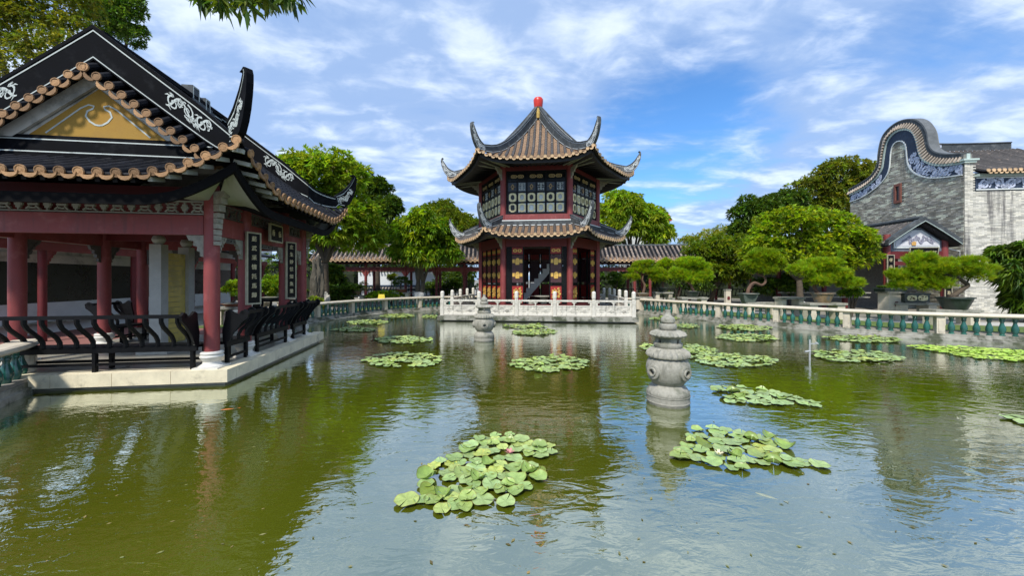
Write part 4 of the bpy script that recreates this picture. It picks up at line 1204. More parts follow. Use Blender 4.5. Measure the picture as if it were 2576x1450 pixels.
# stone table and stools
t = thing('stone_table', tuple(face_pt(0, .35, 1.6, -1.60)), 'round stone table with stools just inside the doorway of the central pavilion', 'table')
m = MB(); p = face_pt(0, .35, 1.7, 0); m.lathe([(.24, -1.6), (.16, -1.3), (.22, -.92)], 14, (p.x, p.y, 0)); m.build('pedestal', m_granite, t, smooth=True)
m = MB(); m.lathe([(.50, -.92), (.52, -.89), (.50, -.85)], 24, (p.x, p.y, 0)); m.build('table_top', m_granite, t)
for s_, tt, lab in ((-.35, 2.0, 'barrel stone stool left of the table in the central pavilion'), (1.0, 2.1, 'barrel stone stool right of the table in the central pavilion')):
    p = face_pt(0, s_, tt, -1.6); m = MB(); m.lathe([(.15, 0), (.20, .12), (.21, .25), (.20, .38), (.16, .46), (.15, .47)], 14, p); o = m.build('stone_stool', m_granite, None, smooth=True); tag(o, lab, 'stool', 'stone stools in the central pavilion')

# --- hexagonal roofs
te2 = mk_tile_end('tile_end', .075, m_tendl); dr2 = mk_drip('drip_tile', .20, .09, m_tendl)
def hexroof(Re, z_mid, lift, prof, t_in, rows_n, name_deck, ridge_in=None, rowmat=None):
    Te = Re * math.cos(R(30)); tan30 = math.tan(R(30))
    def surf(k, s, t_):
        q_ = Te - t_; S = max(t_ * tan30, 1e-3); w = min(1, abs(s) / S)
        f_ = max(0, 1 - q_ / 2.2)
        return prof(q_) + lift * w ** 4 * f_ * f_
    def P(k, s, t_): 
        S = max(t_ * tan30, 1e-3); w = min(1, abs(s) / S)
        return face_pt(k, s, t_, surf(k, s, t_))
    S = Te * tan30
    deck = MB(); fa = MB()
    for k in range(6):
        rows = []
        for j in range(25):
            w = -1 + 2 * j / 24
            rows.append([face_pt(k, w * tt * tan30, tt, surf(k, w * tt * tan30, tt) - .05) for tt in [Te - (Te - t_in) * i / 12 for i in range(13)]])
        deck.grid(rows)
    deck.build(name_deck, M('eave_board', (.03, .025, .025), .7, .3, 5), hp)
    for k in range(6):
        n = rows_n; sp = 2 * S / n
        for i in range(n + 1):
            s = -S + i * sp; s = min(max(s, -S + .07), S - .07)
            top_t = max(t_in, abs(s) / tan30)
            if Te - top_t > .05:
                kk = max(2, int((Te - top_t) / .25) + 1)
                pts = [P(k, s, Te - (Te - top_t) * j / kk) + Vector((0, 0, .03)) for j in range(kk + 1)]
                m = MB(); barrel(m, pts, .076, .3, 6); m.build('tile_row', rowmat or m_tilep, hp, smooth=True)
                sl = (pts[0] - pts[1]).normalized()
            else: pts = [P(k, s, Te) + Vector((0, 0, .03))]
            if k in (5, 0, 1, 2, 4): place(te2, 'tile_end', hp, pts[0], dirmat((NRM[k] + Vector((0, 0, -.15))).normalized()))
            if i < n:
                s2 = -S + (i + .5) * sp; top_t = max(t_in, abs(s2) / tan30)
                if Te - top_t > .04:
                    kk = max(2, int((Te - top_t) / .25) + 1)
                    pts = [P(k, s2, Te - (Te - top_t) * j / kk) for j in range(kk + 1)]
                    m = MB(); mk_pan(m, pts, face_x(k), sp * .62, .11); m.build('pan_tile_row', m_pan, hp)
                nb = P(k, s2 + .05, Te) - P(k, s2 - .05, Te); mm = dirmat(NRM[k]); xs = 1 if Vector((mm[0][0], mm[1][0], 0)).dot(nb) > 0 else -1
                tilt = math.atan2(nb.z, Vector((nb.x, nb.y, 0)).length) * xs
                if k in (5, 0, 1, 2, 4): place(dr2, 'drip_tile', hp, P(k, s2, Te) + NRM[k] * .01 + Vector((0, 0, .01)), mm @ Matrix.Rotation(-tilt, 3, 'Y'))
        # fascia, soffit, rafters
        fr_ = []; so2 = []
        for j in range(31):
            w = -1 + 2 * j / 30; tt = Te - .16; s = w * (tt * tan30 - .02); z_ = surf(k, s, tt) - .10
            a_ = face_pt(k, s, tt, z_); fr_.append([a_, a_ - Vector((0, 0, .16)), a_ - Vector((0, 0, .16)) - NRM[k] * .06, a_ - NRM[k] * .06])
            b2 = a_ - Vector((0, 0, .16)) - NRM[k] * .05; sw = w * (AP * tan30)
            cbase = face_pt(k, sw, AP + .08, z_mid + .12); so2.append([b2, b2.lerp(cbase, .5) + Vector((0, 0, .03)), cbase])
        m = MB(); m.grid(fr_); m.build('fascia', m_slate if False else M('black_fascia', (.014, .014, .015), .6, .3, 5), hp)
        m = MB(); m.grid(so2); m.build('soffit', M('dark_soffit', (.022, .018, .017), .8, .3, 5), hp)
        for j in range(15):
            w = -1 + 2 * (j + .5) / 15; tt = Te - .25; s = w * tt * tan30 * .96; z_ = surf(k, s, tt) - .25
            cb = face_pt(k, w * AP * tan30, AP + .1, z_mid + .08); m = MB(); m.bar(face_pt(k, s, tt, z_), cb, .05, .04); m.build('rafter', m_dimplaster if abs(w) > .72 else m_blackw, hp)
    # hip ridges with horns
    for k in range(6):
        ev = (hv(k, 1) - HC); ev.z = 0; ev.normalize(); hn = ev.cross(Vector((0, 0, 1)))
        zc0 = surf(0, -S, Te) if False else prof(0) + lift
        lo2 = []; hi2 = []
        r0 = ridge_in if ridge_in is not None else t_in / math.cos(R(30))
        nr = 14
        for j in range(nr):
            r_ = r0 + (Re - .62 - r0) * j / (nr - 1); tt = r_ * math.cos(R(30)); z_ = surf(0, tt * tan30, tt)
            p = Vector((HC.x, HC.y, 0)) + ev * r_; hh = (.78 - .25 * j / nr) if t_in < 1 else .46
            lo2.append((p.x, p.y, z_ + .02)); hi2.append((p.x, p.y, z_ + hh - (hh - .36) * (j / (nr - 1)) ** 1.5))
        cp = Vector((HC.x, HC.y, 0)) + ev * Re
        sh = 1.0
        horn = [((-.34, .03), (-.42, .33)), ((-.14, .01), (-.25, .40)), ((.03, .08), (-.10, .50)), ((.16, .24), (.02, .62)), ((.26, .42), (.12, .76)), ((.33, .62), (.21, .90)), ((.375, .80), (.28, 1.0)), ((.39, .97), (.31, 1.07)), ((.37, 1.09), (.30, 1.10)), ((.31, 1.15), (.27, 1.11)), ((.25, 1.14), (.25, 1.11))]
        for (ra, za), (rb, zb_) in horn:
            a_ = cp + ev * ra * sh; b2 = cp + ev * rb * sh
            lo2.append((a_.x, a_.y, zc0 + za * sh)); hi2.append((b2.x, b2.y, zc0 + zb_ * sh))
        pp = Plate(lo2, hi2, hn, .13); m = MB(); pp.solid(m); pp.solid(m, 0, .03, .88, 1.02); rd = m.build('hip_ridge', m_slate, hp)
        if k in (5, 0, 1, 2, 3, 4):
            m = MB()
            for sd_ in (1, -1):
                pp.edge(m, .80, .024, sd_, .008, 0, pp.L - .1); pp.edge(m, .10, .020, sd_, .008, 0, pp.L - .5)
                pp.scroll(m, pp.L - 1.55, pp.L - .45, .20, sd_, .010, .66, seed=k + 2)
            m.build('white_relief', M('white_relief_bright', (.66, .70, .70), .7, .1, 8), rd)
    return surf, Te
def prof_up(q_): return 5.50 + .33 * q_ + .106 * q_ * q_
sf_u, Te_u = hexroof(5.30, 5.50, .46, prof_up, .18, 17, 'roof_deck', ridge_in=.15)
def prof_lo(q_): return 2.06 + .42 * q_ + .05 * q_ * q_
sf_l, Te_l = hexroof(4.82, 2.06, .33, prof_lo, AP + .16, 16, 'lower_roof_deck', ridge_in=AP / math.cos(R(30)) + .10)
# ridge course round the wall above the lower roof
for k in range(6):
    r_ = AP / math.cos(R(30)) + .16
    a, b_ = hv(k, r_), hv((k + 1) % 6, r_); n = NRM[k]
    lo2 = [a + Vector((0, 0, 2.62)), b_ + Vector((0, 0, 2.62))]; hi2 = [a + Vector((0, 0, 2.93)), b_ + Vector((0, 0, 2.93))]
    pp = Plate(lo2, hi2, n, .10); m = MB(); pp.solid(m); rd = m.build('wall_ridge', m_slate, hp)
    m = MB(); pp.edge(m, .94, .045, 1, .01); pp.edge(m, .16, .035, 1, .01); m.build('white_line', m_whiteb, rd)
    # dentil line under the beams
    m = MB(); a2, b2 = hv(k, HR + .02), hv((k + 1) % 6, HR + .02); m.bar((a2.x, a2.y, 1.68), (b2.x, b2.y, 1.68), .05, .10); m.build('lower_moulding', m_blackw, hp)
for k in range(6):
    for z0, ss in ((1.95, 1.0), (5.35, 1.0)):
        ev = (hv(k, 1) - HC); ev.z = 0; ev.normalize(); p = hv(k, HR + .13); M4 = frame((p.x, p.y, z0), ev)
        m = MB(); m.prism([(0, .1), (.5, .12), (.42, 0), (.30, -.04), (.28, -.14), (.15, -.16), (.13, -.30), (.04, -.33), (0, -.5)], .09, M4 @ Matrix.Translation((0, -.045, 0))); m.build('eave_bracket', m_carv, hp)
# finial
zt = prof_up(Te_u)
m = MB(); m.lathe([(.30, zt - .25), (.33, zt + .05), (.30, zt + .08), (.30, zt + .30), (.33, zt + .33)], 8, (HC.x, HC.y, .12)); m.build('finial_base', m_ochre, hp)
m = MB(); m.lathe([(.19, zt + .45), (.245, zt + .62), (.27, zt + .85), (.275, zt + 1.0), (.22, zt + 1.09), (.10, zt + 1.12)], 20, (HC.x, HC.y, 0)); m.build('red_finial', m_redpl, hp, smooth=True)

# ============================================================= marble platform of the central pavilion
PF = Vector((1.08, 17.50, 0)); px_ = Vector((math.cos(PH), math.sin(PH), 0)); py_ = Vector((-math.sin(PH), math.cos(PH), 0))
def PPt(x, y, z=0.0): return PF + px_ * x + py_ * y + Vector((0, 0, z))
tp = thing('marble_platform', tuple(PPt(0, 4, ZW)), 'square stone platform in the pond carrying the central pavilion, stained below', 'platform')
m = MB(); slab(m, [PPt(-4.66, 0), PPt(4.66, 0), PPt(4.66, 8.4), PPt(-4.66, 8.4)], ZW + .06, ZW + .26); m.build('edge_slab', m_mossy, tp)
m = MB(); slab(m, [PPt(-4.5, .15), PPt(4.5, .15), PPt(4.5, 8.3), PPt(-4.5, 8.3)], ZW - .5, ZP - .006); m.build('paving', m_soil, tp)
def post_mesh():
    m = MB(); m.box((0, 0, .38), (.17, .17, .76)); m.box((0, 0, .79), (.13, .13, .06)); m.lathe([(.085, .82), (.095, .86), (.095, 1.10), (.07, 1.15), (.03, 1.17)], 12)
    for k in range(4): m.box((0, 0, .3 + .0 * k), (.175, .10, .42)) if k == 0 else None
    return m.mesh('post', m_marble)
POST = post_mesh()
def panel_mesh(w):
    m = MB()
    m.box((0, 0, .72), (w, .12, .08)); m.box((0, 0, .06), (w, .13, .12)); m.box((0, 0, .29), (w - .02, .06, .38)); m.box((0, 0, .475), (w, .10, .05))
    for sx in (-1, 1):
        m.box((sx * (w / 2 - .04), 0, .58), (.08, .10, .22)); m.box((sx * (w / 2 - .10), 0, .655), (.12, .08, .07)); m.box((sx * (w / 2 - .035), -.012, .29), (.07, .06, .38))
    m.prism([(-.14, .69), (.14, .69), (.09, .63), (.035, .60), (.035, .50), (-.035, .50), (-.035, .60), (-.09, .63)], .08, Matrix.Translation((0, -.04, 0)))
    pl_ = Plate([(-w / 2 + .1, -.0, .12), (w / 2 - .1, 0, .12)], [(-w / 2 + .1, 0, .46), (w / 2 - .1, 0, .46)], (0, -1, 0), .06)
    rr = random.Random(int(w * 100)); pl_.scroll(m, .05, w - .3, .28, 1, .016, .8, .014, seed=int(w * 10)); pl_.scroll(m, .05, w - .3, .28, -1, .016, .8, .014, seed=int(w * 10) + 1)
    return m.mesh('carved_panel', m_marble)
def railing(a, b_, n, label, skip=()):
    d = (b_ - a); Ln = d.length; d.normalize(); ang = math.atan2(d.y, d.x); sp = Ln / n
    t = thing('marble_railing', tuple(a), label, 'railing', 'carved marble railings round the central platform')
    pm = panel_mesh(sp - .19)
    for i in range(n + 1):
        p = a + d * sp * i; place(POST, 'post', t, (p.x, p.y, ZW + .27), ang)
        if i < n: p = a + d * sp * (i + .5); place(pm, 'carved_panel', t, (p.x, p.y, ZW + .27), ang)
    return t
railing(PPt(-4.48, .22), PPt(4.48, .22), 5, 'front row of the white carved marble railing on the central platform')
railing(PPt(-4.48, 2.05), PPt(-4.48, 7.4), 3, 'left side row of the white marble railing going back beside the central pavilion')
railing(PPt(4.48, 2.05), PPt(4.48, 7.4), 3, 'right side row of the white marble railing going back beside the central pavilion')
railing(PPt(-3.4, 8.0), PPt(-.2, 8.0), 2, 'rear left row of the white marble railing behind the central pavilion')
railing(PPt(1.0, 8.0), PPt(4.2, 8.0), 2, 'rear right row of the white marble railing behind the central pavilion')

# ============================================================= stone lanterns in the water
def lantern(x, y, rot, label):
    t = thing('stone_lantern', (x, y, ZW), label, 'lantern', 'round stone lanterns standing in the pond'); o = (x, y, ZW)
    k = .00141; zb = 0.0
    def Z(q_): return (1195 - q_) * k
    def lt(name, pr, n=28, fl=None, mat=m_granite): m = MB(); m.lathe(pr, n, o, 0, fl); return m.build(name, mat, t, smooth=True)
    lt('base_drum', [(.325, -.4), (.325, .02), (.333, .03), (.333, .05), (.328, .055), (.328, Z(1105)), (.336, Z(1100)), (.336, Z(1090))])
    lt('lotus_base', [(.325, Z(1088)), (.33, Z(1080)), (.318, Z(1050)), (.29, Z(1015)), (.25, Z(988)), (.235, Z(980)), (.235, Z(960))])
    b0 = lt('globe', [(.20, Z(975)), (.245, Z(965)), (.295, Z(915)), (.325, Z(860)), (.338, Z(800)), (.33, Z(745)), (.30, Z(695)), (.27, Z(668)), (.25, Z(660))])
    lt('lower_canopy', [(.22, Z(668)), (.30, Z(668)), (.325, Z(658), .02, .0), (.333, Z(640), .035, .004), (.318, Z(612), .03, .012), (.26, Z(580), .02, .012), (.215, Z(560)), (.20, Z(555))], 96, 24)
    lt('collar', [(.20, Z(562)), (.215, Z(550)), (.225, Z(525)), (.215, Z(505)), (.20, Z(500))])
    lt('upper_canopy', [(.17, Z(440)), (.235, Z(438)), (.27, Z(425), .02, 0), (.278, Z(412), .035, .004), (.26, Z(392), .03, .01), (.19, Z(372), .02, .01), (.12, Z(360)), (.10, Z(358))], 96, 22)
    # chamber wall with square openings
    m = MB(); n = 24
    for j in range(n):
        if j % 6 == 0: continue
        a0 = 2 * math.pi * (j - .5) / n + rot; a1 = a0 + 2 * math.pi / n; r0, r1 = .155, .195; z0, z1 = Z(515), Z(438)
        vs = [(x + r_ * math.cos(a), y + r_ * math.sin(a), ZW + z_) for z_ in (z0, z1) for a, r_ in ((a0, r1), (a1, r1), (a1, r0), (a0, r0))]
        m.add(vs, [(0, 1, 2, 3), (7, 6, 5, 4), (0, 4, 5, 1), (1, 5, 6, 2), (2, 6, 7, 3), (3, 7, 4, 0)])
    m.lathe([(.195, Z(455)), (.195, Z(438))], n, o); m.lathe([(.195, Z(515)), (.195, Z(500))], n, o)
    m.build('lamp_chamber', m_granite, t)
    lt('ring_knob', [(.10, Z(362)), (.125, Z(350)), (.14, Z(320)), (.128, Z(292)), (.09, Z(282))])
    lt('vase_top', [(.085, Z(282)), (.108, Z(268)), (.112, Z(240)), (.095, Z(215)), (.065, Z(200)), (.047, Z(185)), (.040, Z(150)), (.044, Z(128)), (.030, Z(127)), (.028, Z(150))])
    for j in range(4):
        a = rot + j * math.pi / 2 + .0; d = Vector((math.cos(a), math.sin(a), 0)); c = Vector(o) + d * .322 + Vector((0, 0, Z(815)))
        m = MB(); s0 = d.cross(Vector((0, 0, 1))); u0 = Vector((0, 0, 1)); n = 20; vs = []
        for (r_, q_) in ((.115, -.05), (.115, .028), (.09, .036), (.072, .030), (.068, .055), (.050, .055), (.042, -.08)):
            for i in range(n): b_ = 2 * math.pi * i / n; vs.append(c + d * q_ + s0 * r_ * math.cos(b_) + u0 * r_ * math.sin(b_))
        m.add(vs, [(kk * n + i, kk * n + (i + 1) % n, (kk + 1) * n + (i + 1) % n, (kk + 1) * n + i) for kk in range(6) for i in range(n)]); m.build('carved_port', m_granite, b0, smooth=True)
        m = MB(); m.add([c + d * .012 + s0 * .0445 * math.cos(6.283 * i / n) + u0 * .0445 * math.sin(6.283 * i / n) for i in range(n)], [tuple(range(n))]); m.build('port_hole', m_bstone, b0)
    # petals on the lotus base
    for j in range(12):
        a = rot + j * math.pi / 6; pts = []
        for i in range(9):
            b_ = math.pi * i / 8; aa = a + .2 * math.cos(b_); zz = Z(1062) + .045 * -math.sin(b_) + .02; rr_ = .322
            pts.append((x + rr_ * math.cos(aa), y + rr_ * math.sin(aa), ZW + zz))
        m = MB(); m.tube(pts, .006, 5); m.build('petal_outline', m_granite, t)
    return t
lantern(2.53, 6.13, R(-62), 'larger near stone lantern with round ports standing in the pond at right of centre')
lantern(-.906, 12.3, R(-84), 'farther stone lantern in the pond in front of the marble railing')
t = thing('water_pipe', (6.5, 7.9, ZW), 'thin grey plastic pipe with small side tap standing in the water among lily pads', 'pipe')
pc = atz(2037, 906, ZW)
ROOT[t.name] = (pc.x, pc.y, ZW); t.location = (pc.x, pc.y, ZW)
m = MB(); m.tube([(pc.x, pc.y, ZW - .3), (pc.x, pc.y, ZW + .50)], .020, 8); m.build('riser', m_pipe, t)
m = MB(); m.tube([(pc.x, pc.y, ZW + .40), (pc.x + .20, pc.y - .02, ZW + .40)], .014, 8); m.tube([(pc.x + .15, pc.y - .02, ZW + .40), (pc.x + .15, pc.y - .02, ZW + .44)], .03, 8); m.build('tap', m_pipe, t)
m = MB(); m.tube([(pc.x - .12, pc.y, ZW + .20), (pc.x + .02, pc.y, ZW + .22)], .022, 8); m.build('fitting', m_pipe, t)

# ============================================================= covered galleries behind
def gallery(a, b_, label, colxs, depth=3.0, spacing=.31, zeave=1.33, rise=1.15, bench_=True, back=True, pan=m_pan):
    """a->b front eave line, roof slopes up away from the pond"""
    a = Vector((a[0], a[1], 0)); b_ = Vector((b_[0], b_[1], 0)); d = (b_ - a); Ln = d.length; d.normalize(); nb = Vector((-d.y, d.x, 0))
    t = thing('covered_gallery', (a.x, a.y, ZG), label, 'gallery', 'tiled covered galleries behind the pond')
    def P(x, y, z): return a + d * x + nb * y + Vector((0, 0, z))
    def zr_(y): return zeave + rise * (y / (depth / 2)) * (.85 + .15 * y / (depth / 2))
    n = round(Ln / spacing); sp = Ln / n
    def half(front, part):
        for i in range(n + 1):
            x = i * sp; ys = [depth / 2 * j / 4 for j in range(5)]
            pts = [P(x, y if front else depth - y, zr_(y) + .03) for y in ys]
            yield i, x, pts
    for i, x, pts in half(True, 0):
        m = MB(); barrel(m, pts, .075, .26, 6); m.build('tile_row', m_tilew, t, smooth=True)
        place(te2, 'tile_end', t, pts[0], dirmat(-nb))
        if i < n:
            q_ = [P(x + sp / 2, y, zr_(y)) for y in (0, .4, .8, 1.2, depth / 2)]; m = MB(); mk_pan(m, q_, d, sp * .55, .16); m.build('pan_tile_row', pan, t)
            place(dr2, 'drip_tile', t, P(x + sp / 2, -.01, zeave), dirmat(-nb))
    m = MB(); m.grid([[P(x, depth, zeave - .05), P(x, depth / 2, zr_(depth / 2) - .04), P(x, 0, zeave - .05)] for x in (0, Ln)]); m.grid([[P(x, depth, zeave + .02), P(x, depth / 2, zr_(depth / 2) + .03), P(x, .01, zeave - .02)] for x in (0, Ln)]); m.build('roof_deck', m_blackw, t)
    m = MB(); m.tube([P(0, depth / 2, zr_(depth / 2) + .05), P(Ln, depth / 2, zr_(depth / 2) + .05)], .10, 8); m.build('ridge', m_slate, t)
    m = MB(); m.bar(P(0, .12, zeave - .10), P(Ln, .12, zeave - .10), .05, .12); m.build('fascia', m_blackw, t)
    m = MB(); m.bar(P(0, .55, .72), P(Ln, .55, .72), .14, .30); m.build('beam', m_red, t)
    m = MB(); m.bar(P(0, depth - .5, .75), P(Ln, depth - .5, .75), .14, .26); m.build('rear_beam', m_redd, t)
    m = MB(); m.bar(P(0, .55, 1.20), P(Ln, .55, 1.20), .10, .22); m.build('upper_beam', m_redd, t)
    fret(P(0, .55, 0), P(Ln, .55, 0), .89, 1.08, t, m_fret if not back else m_fretd, unit=.16)
    cme = MB(); cme.lathe([(.10, ZG), (.10, 1.1)], 12); cme = cme.mesh('column', m_red, smooth=True)
    for x in colxs:
        for y in (.55, depth - .5): place(cme, 'column', t, P(x, y, 0))
        for sg in (-1, 1):
            o = P(x, .55, .56); bracket(o + d * sg * .1, d * sg, t, m_red, .24, .3, .05)
    m = MB(); slab(m, [P(0, .3, 0), P(Ln, .3, 0), P(Ln, depth - .2, 0), P(0, depth - .2, 0)], ZG, ZG + .12); m.build('floor', m_soil, t)
    if bench_:
        m = MB(); m.bar(P(.1, .75, ZG + .55), P(Ln - .1, .75, ZG + .55), .30, .05); m.build('bench_seat', m_blackw, t)
        m = MB(); m.bar(P(.1, .50, ZG + 1.02), P(Ln - .1, .50, ZG + 1.02), .05, .06); m.build('bench_rail', m_blackw, t)
        nn_ = int(Ln / .26); sl = MB(); sl.bar((0, 0, 0), (0, -.12, .46), .045, .045, up=(1, 0, 0)); sl = sl.mesh('bench_slat', m_blackw)
        for i in range(min(nn_, 295)): place(sl, 'bench_slat', t, P(.15 + i * (Ln - .3) / nn_, .62, ZG + .56), math.atan2(d.y, d.x))
        for i in range(int(Ln / 1.6)): m = MB(); m.bar(P(.4 + i * 1.6, .75, ZG + .1), P(.4 + i * 1.6, .75, ZG + .54), .06, .06, up=(1, 0, 0)); m.build('bench_leg', m_blackw, t)
    return t
gallery((-14.0, 26.2), (2.5, 27.2), 'long covered gallery with weathered tile roof behind the mango tree, left of the central pavilion', [.6, 3.6, 6.4, 8.6, 10.6, 12.1, 15.0])
gallery((2.6, 27.2), (19.0, 26.4), 'covered gallery with tiled roof right of the central pavilion, mostly hidden by trees and bonsai', [.5, 3.0, 6.3, 7.4, 10.2, 13.0, 15.6])
# west gallery wall seen through the open pavilion
wA, wB = Vector((-14.6, 9.0, 0)), Vector((-16.6, 22.5, 0)); wd = (wB - wA).normalized(); wn = Vector((wd.y, -wd.x, 0))
t = thing('gallery_wall', tuple(wA) [:2] + (ZG,), 'dark stone inscription wall with white base seen through the large pavilion', 'wall')
m = MB(); m.bar(wA + Vector((0, 0, -1.25)), wB + Vector((0, 0, -1.25)), .3, 1.0); m.build('white_base', m_wwall, t)
m = MB(); m.bar(wA + Vector((0, 0, -.12)), wB + Vector((0, 0, -.12)), .26, 1.28); m.build('dark_panel', m_bstone, t)
m = MB(); m.bar(wA + Vector((0, 0, .66)), wB + Vector((0, 0, .66)), .30, .28); m.bar(wA + Vector((0, 0, 1.25)), wB + Vector((0, 0, 1.25)), .2, .9); m.build('grey_band', m_plaster, t)
m = MB(); m.bar(wA + wn * 1.8 + Vector((0, 0, .92)), wB + wn * 1.8 + Vector((0, 0, .92)), .14, .24); m.build('red_beam', m_red, t)
m = MB(); m.bar(wA + wn * .25 + Vector((0, 0, -1.38)), wB + wn * .25 + Vector((0, 0, -1.38)), .22, .06); m.build('ledge', m_granite, t)
m = MB(); m.add([wA - wn * .4 + Vector((0, 0, 2.0)), wB - wn * .4 + Vector((0, 0, 2.0)), wB + wn * 2.3 + Vector((0, 0, 1.25)), wA + wn * 2.3 + Vector((0, 0, 1.25)), wA - wn * .4 + Vector((0, 0, 2.1)), wB - wn * .4 + Vector((0, 0, 2.1)), wB + wn * 2.3 + Vector((0, 0, 1.35)), wA + wn * 2.3 + Vector((0, 0, 1.35))], [(0, 1, 2, 3), (7, 6, 5, 4), (0, 3, 7, 4), (1, 5, 6, 2), (3, 2, 6, 7), (0, 4, 5, 1)]); m.build('roof', m_blackw, t)
for i in range(5):
    p = wA + wn * 1.8 + wd * (1.2 + i * 3.0); m = MB(); m.lathe([(.09, ZG), (.09, .8)], 12, (p.x, p.y, 0)); m.build('column', m_redd, t, smooth=True)
    bracket((p.x + wd.x * .1, p.y + wd.y * .1, .80), wd, t, m_red, .26, .4, .05)
m = MB(); m.quad((-14.3, 8.0, ZG + .01), (-8.5, 8.8, ZG + .01), (-9.6, 13.2, ZG + .01), (-15.2, 13.6, ZG + .01)); o = m.build('red_paving', M('red_brick_paving', (.26, .11, .09), .85, .2, 4), kind='structure')
# white tiled wall seen behind the left gallery
t = thing('garden_wall', (-10.5, 35, ZG), 'low white garden wall with two rows of pale roof tiles behind the left gallery', 'wall')
m = MB(); m.box((-9.5, 35.2, -.55), (9.5, .4, 2.4)); m.build('wall_face', m_wwall, t)
m = MB(); m.box((-9.5, 34.9, -.62), (9.5, .3, .16)); m.box((-9.5, 34.9, -1.0), (9.5, .3, .1)); m.build('dark_moulding', m_navy, t)
for zc_, yy in ((.66, 34.7), (-.95, 34.5)):
    for i in range(34):
        x = -14.1 + i * .28; m = MB(); barrel(m, [Vector((x, yy, zc_)), Vector((x, yy + .5, zc_ + .3))], .07, .5, 5); m.build('cap_tile', M('pale_cap_tile', (.42, .35, .28), .8, .3, 6, rand=.2), t)
# distant red roofed buildings
for (a, b_, c, d, lab, ww) in ((at(545, 290, 30), at(692, 392, 40.3), None, None, 'red metal roof far behind the ridge of the large open pavilion', -2.5),):
    t = thing('distant_building', (a.x, a.y, ZG), lab, 'building'); m = MB()
    q1 = Vector((-3.2, -.5, 0)); dz = Vector((0, 0, -.8))
    m.add([a, b_, b_ + q1, a + q1, a + dz, b_ + dz, b_ + dz + q1, a + dz + q1], [(0, 1, 2, 3), (4, 7, 6, 5), (0, 4, 5, 1), (1, 5, 6, 2), (2, 6, 7, 3), (3, 7, 4, 0)]); m.build('red_roof', m_pink, t)
    m = MB(); m.add([Vector((p.x - .3, p.y, z)) for z in (ZG, a.z - .8) for p in (a, b_, b_ + q1 * .8, a + q1 * .8)], [(0, 1, 5, 4), (1, 2, 6, 5), (2, 3, 7, 6), (3, 0, 4, 7)]); m.build('wall', m_plaster, t)
p = at(1670, 541, 60); t = thing('distant_building', (p.x, p.y, ZG), 'red roof corner of a far building above the trees right of the central pavilion', 'building')
m = MB(); m.add([(p.x - 6, 60, p.z + .1), (p.x + .9, 60, p.z + .1), (p.x + 1.3, 60, p.z - .9), (p.x - 6, 60, p.z - 1.3)] + [(p.x - 6, 66, p.z + .1), (p.x + .9, 66, p.z + .1), (p.x + 1.3, 66, p.z - .9), (p.x - 6, 66, p.z - 1.3)], [(0, 3, 2, 1), (4, 5, 6, 7), (0, 1, 5, 4), (1, 2, 6, 5), (2, 3, 7, 6)]); m.build('red_roof', m_redpl, t)
m = MB(); m.box((p.x - 2.6, 63, (p.z - 1.3 + ZG) / 2), (6, 5.6, p.z - 1.3 - ZG)); m.build('wall', m_plaster, t)

# ============================================================= brick building at the right with the curved wok-handle wall
WA = Vector((23.6, 19.7, 0)); WD = Vector((.106, .994, 0)).normalized(); WN = Vector((-WD.y, WD.x, 0))
WX = -WN   # along the front face to the right
def wall_hit(px, py):
    k = (px - 1288) / F; d = (WA.x * WN.x + WA.y * WN.y) / (k * WN.x + WN.y)
    p = at(px, py, d); return ((p - WA).dot(WD), p.z)
def wz(pts, ox=2700, oy=350, sc_=.3104): return [wall_hit((ox + x * sc_) * .755, (oy + y * sc_) * .755) for x, y in pts]
outer = wz([(430, 905), (560, 832), (640, 780), (700, 715), (738, 630), (745, 540), (765, 420), (800, 325), (860, 250), (940, 188), (1030, 152), (1120, 145), (1190, 165), (1245, 215), (1280, 285), (1295, 370), (1312, 440), (1360, 490), (1440, 515), (1540, 520), (1645, 512)])
inner = wz([(430, 1045), (560, 995), (690, 910), (770, 840), (830, 760), (858, 680), (866, 600), (872, 520), (890, 450), (925, 405), (965, 392), (1000, 400), (1028, 440), (1036, 510), (1042, 590), (1060, 660), (1110, 725), (1180, 762), (1280, 786), (1420, 783), (1640, 755)])
def resample(pts, n):
    P = [Vector((a, b_, 0)) for a, b_ in pts]; out = []
    for i in range(len(P) - 1):
        a = P[max(i - 1, 0)]; b1 = P[i]; c = P[i + 1]; d = P[min(i + 2, len(P) - 1)]
        for k in range(6):
            t_ = k / 6; out.append(.5 * ((2 * b1) + (c - a) * t_ + (2 * a - 5 * b1 + 4 * c - d) * t_ * t_ + (3 * b1 - a - 3 * c + d) * t_ ** 3))
    out.append(P[-1]); return out
OC = resample(outer, 0); IC = resample(inner, 0)
bb = thing('brick_building', (WA.x, WA.y, ZG), 'grey brick hall at right with a tall curved wok-handle gable wall and blue-white friezes', 'building')
def WP(s, z, off=0.0): return WA + WD * s + WN * off + Vector((0, 0, z))
def band(f0, f1, off, th, mat, name, par=bb):
    lo2 = [WP(IC[i].lerp(OC[i], f0).x, IC[i].lerp(OC[i], f0).y, off) for i in range(len(IC))]; hi2 = [WP(IC[i].lerp(OC[i], f1).x, IC[i].lerp(OC[i], f1).y, off) for i in range(len(IC))]
    pp = Plate(lo2, hi2, WN, th); m = MB(); pp.solid(m); return m.build(name, mat, par), pp
nb_, npz = band(.02, .50, 0, .09, m_navy, 'navy_band')
band(0, .05, .01, .12, m_whiteb, 'white_line'); band(.50, .62, .01, .16, m_mint, 'pale_moulding'); band(.62, .82, -.04, .12, m_mortar, 'tile_bed')
band(.82, .98, -.10, .44, m_slate, 'wall_ridge'); band(.95, 1.0, -.10, .50, M('grey_ridge_cap', (.12, .13, .135), .75, .3, 5), 'ridge_cap')
m = MB(); Ltot = npz.L
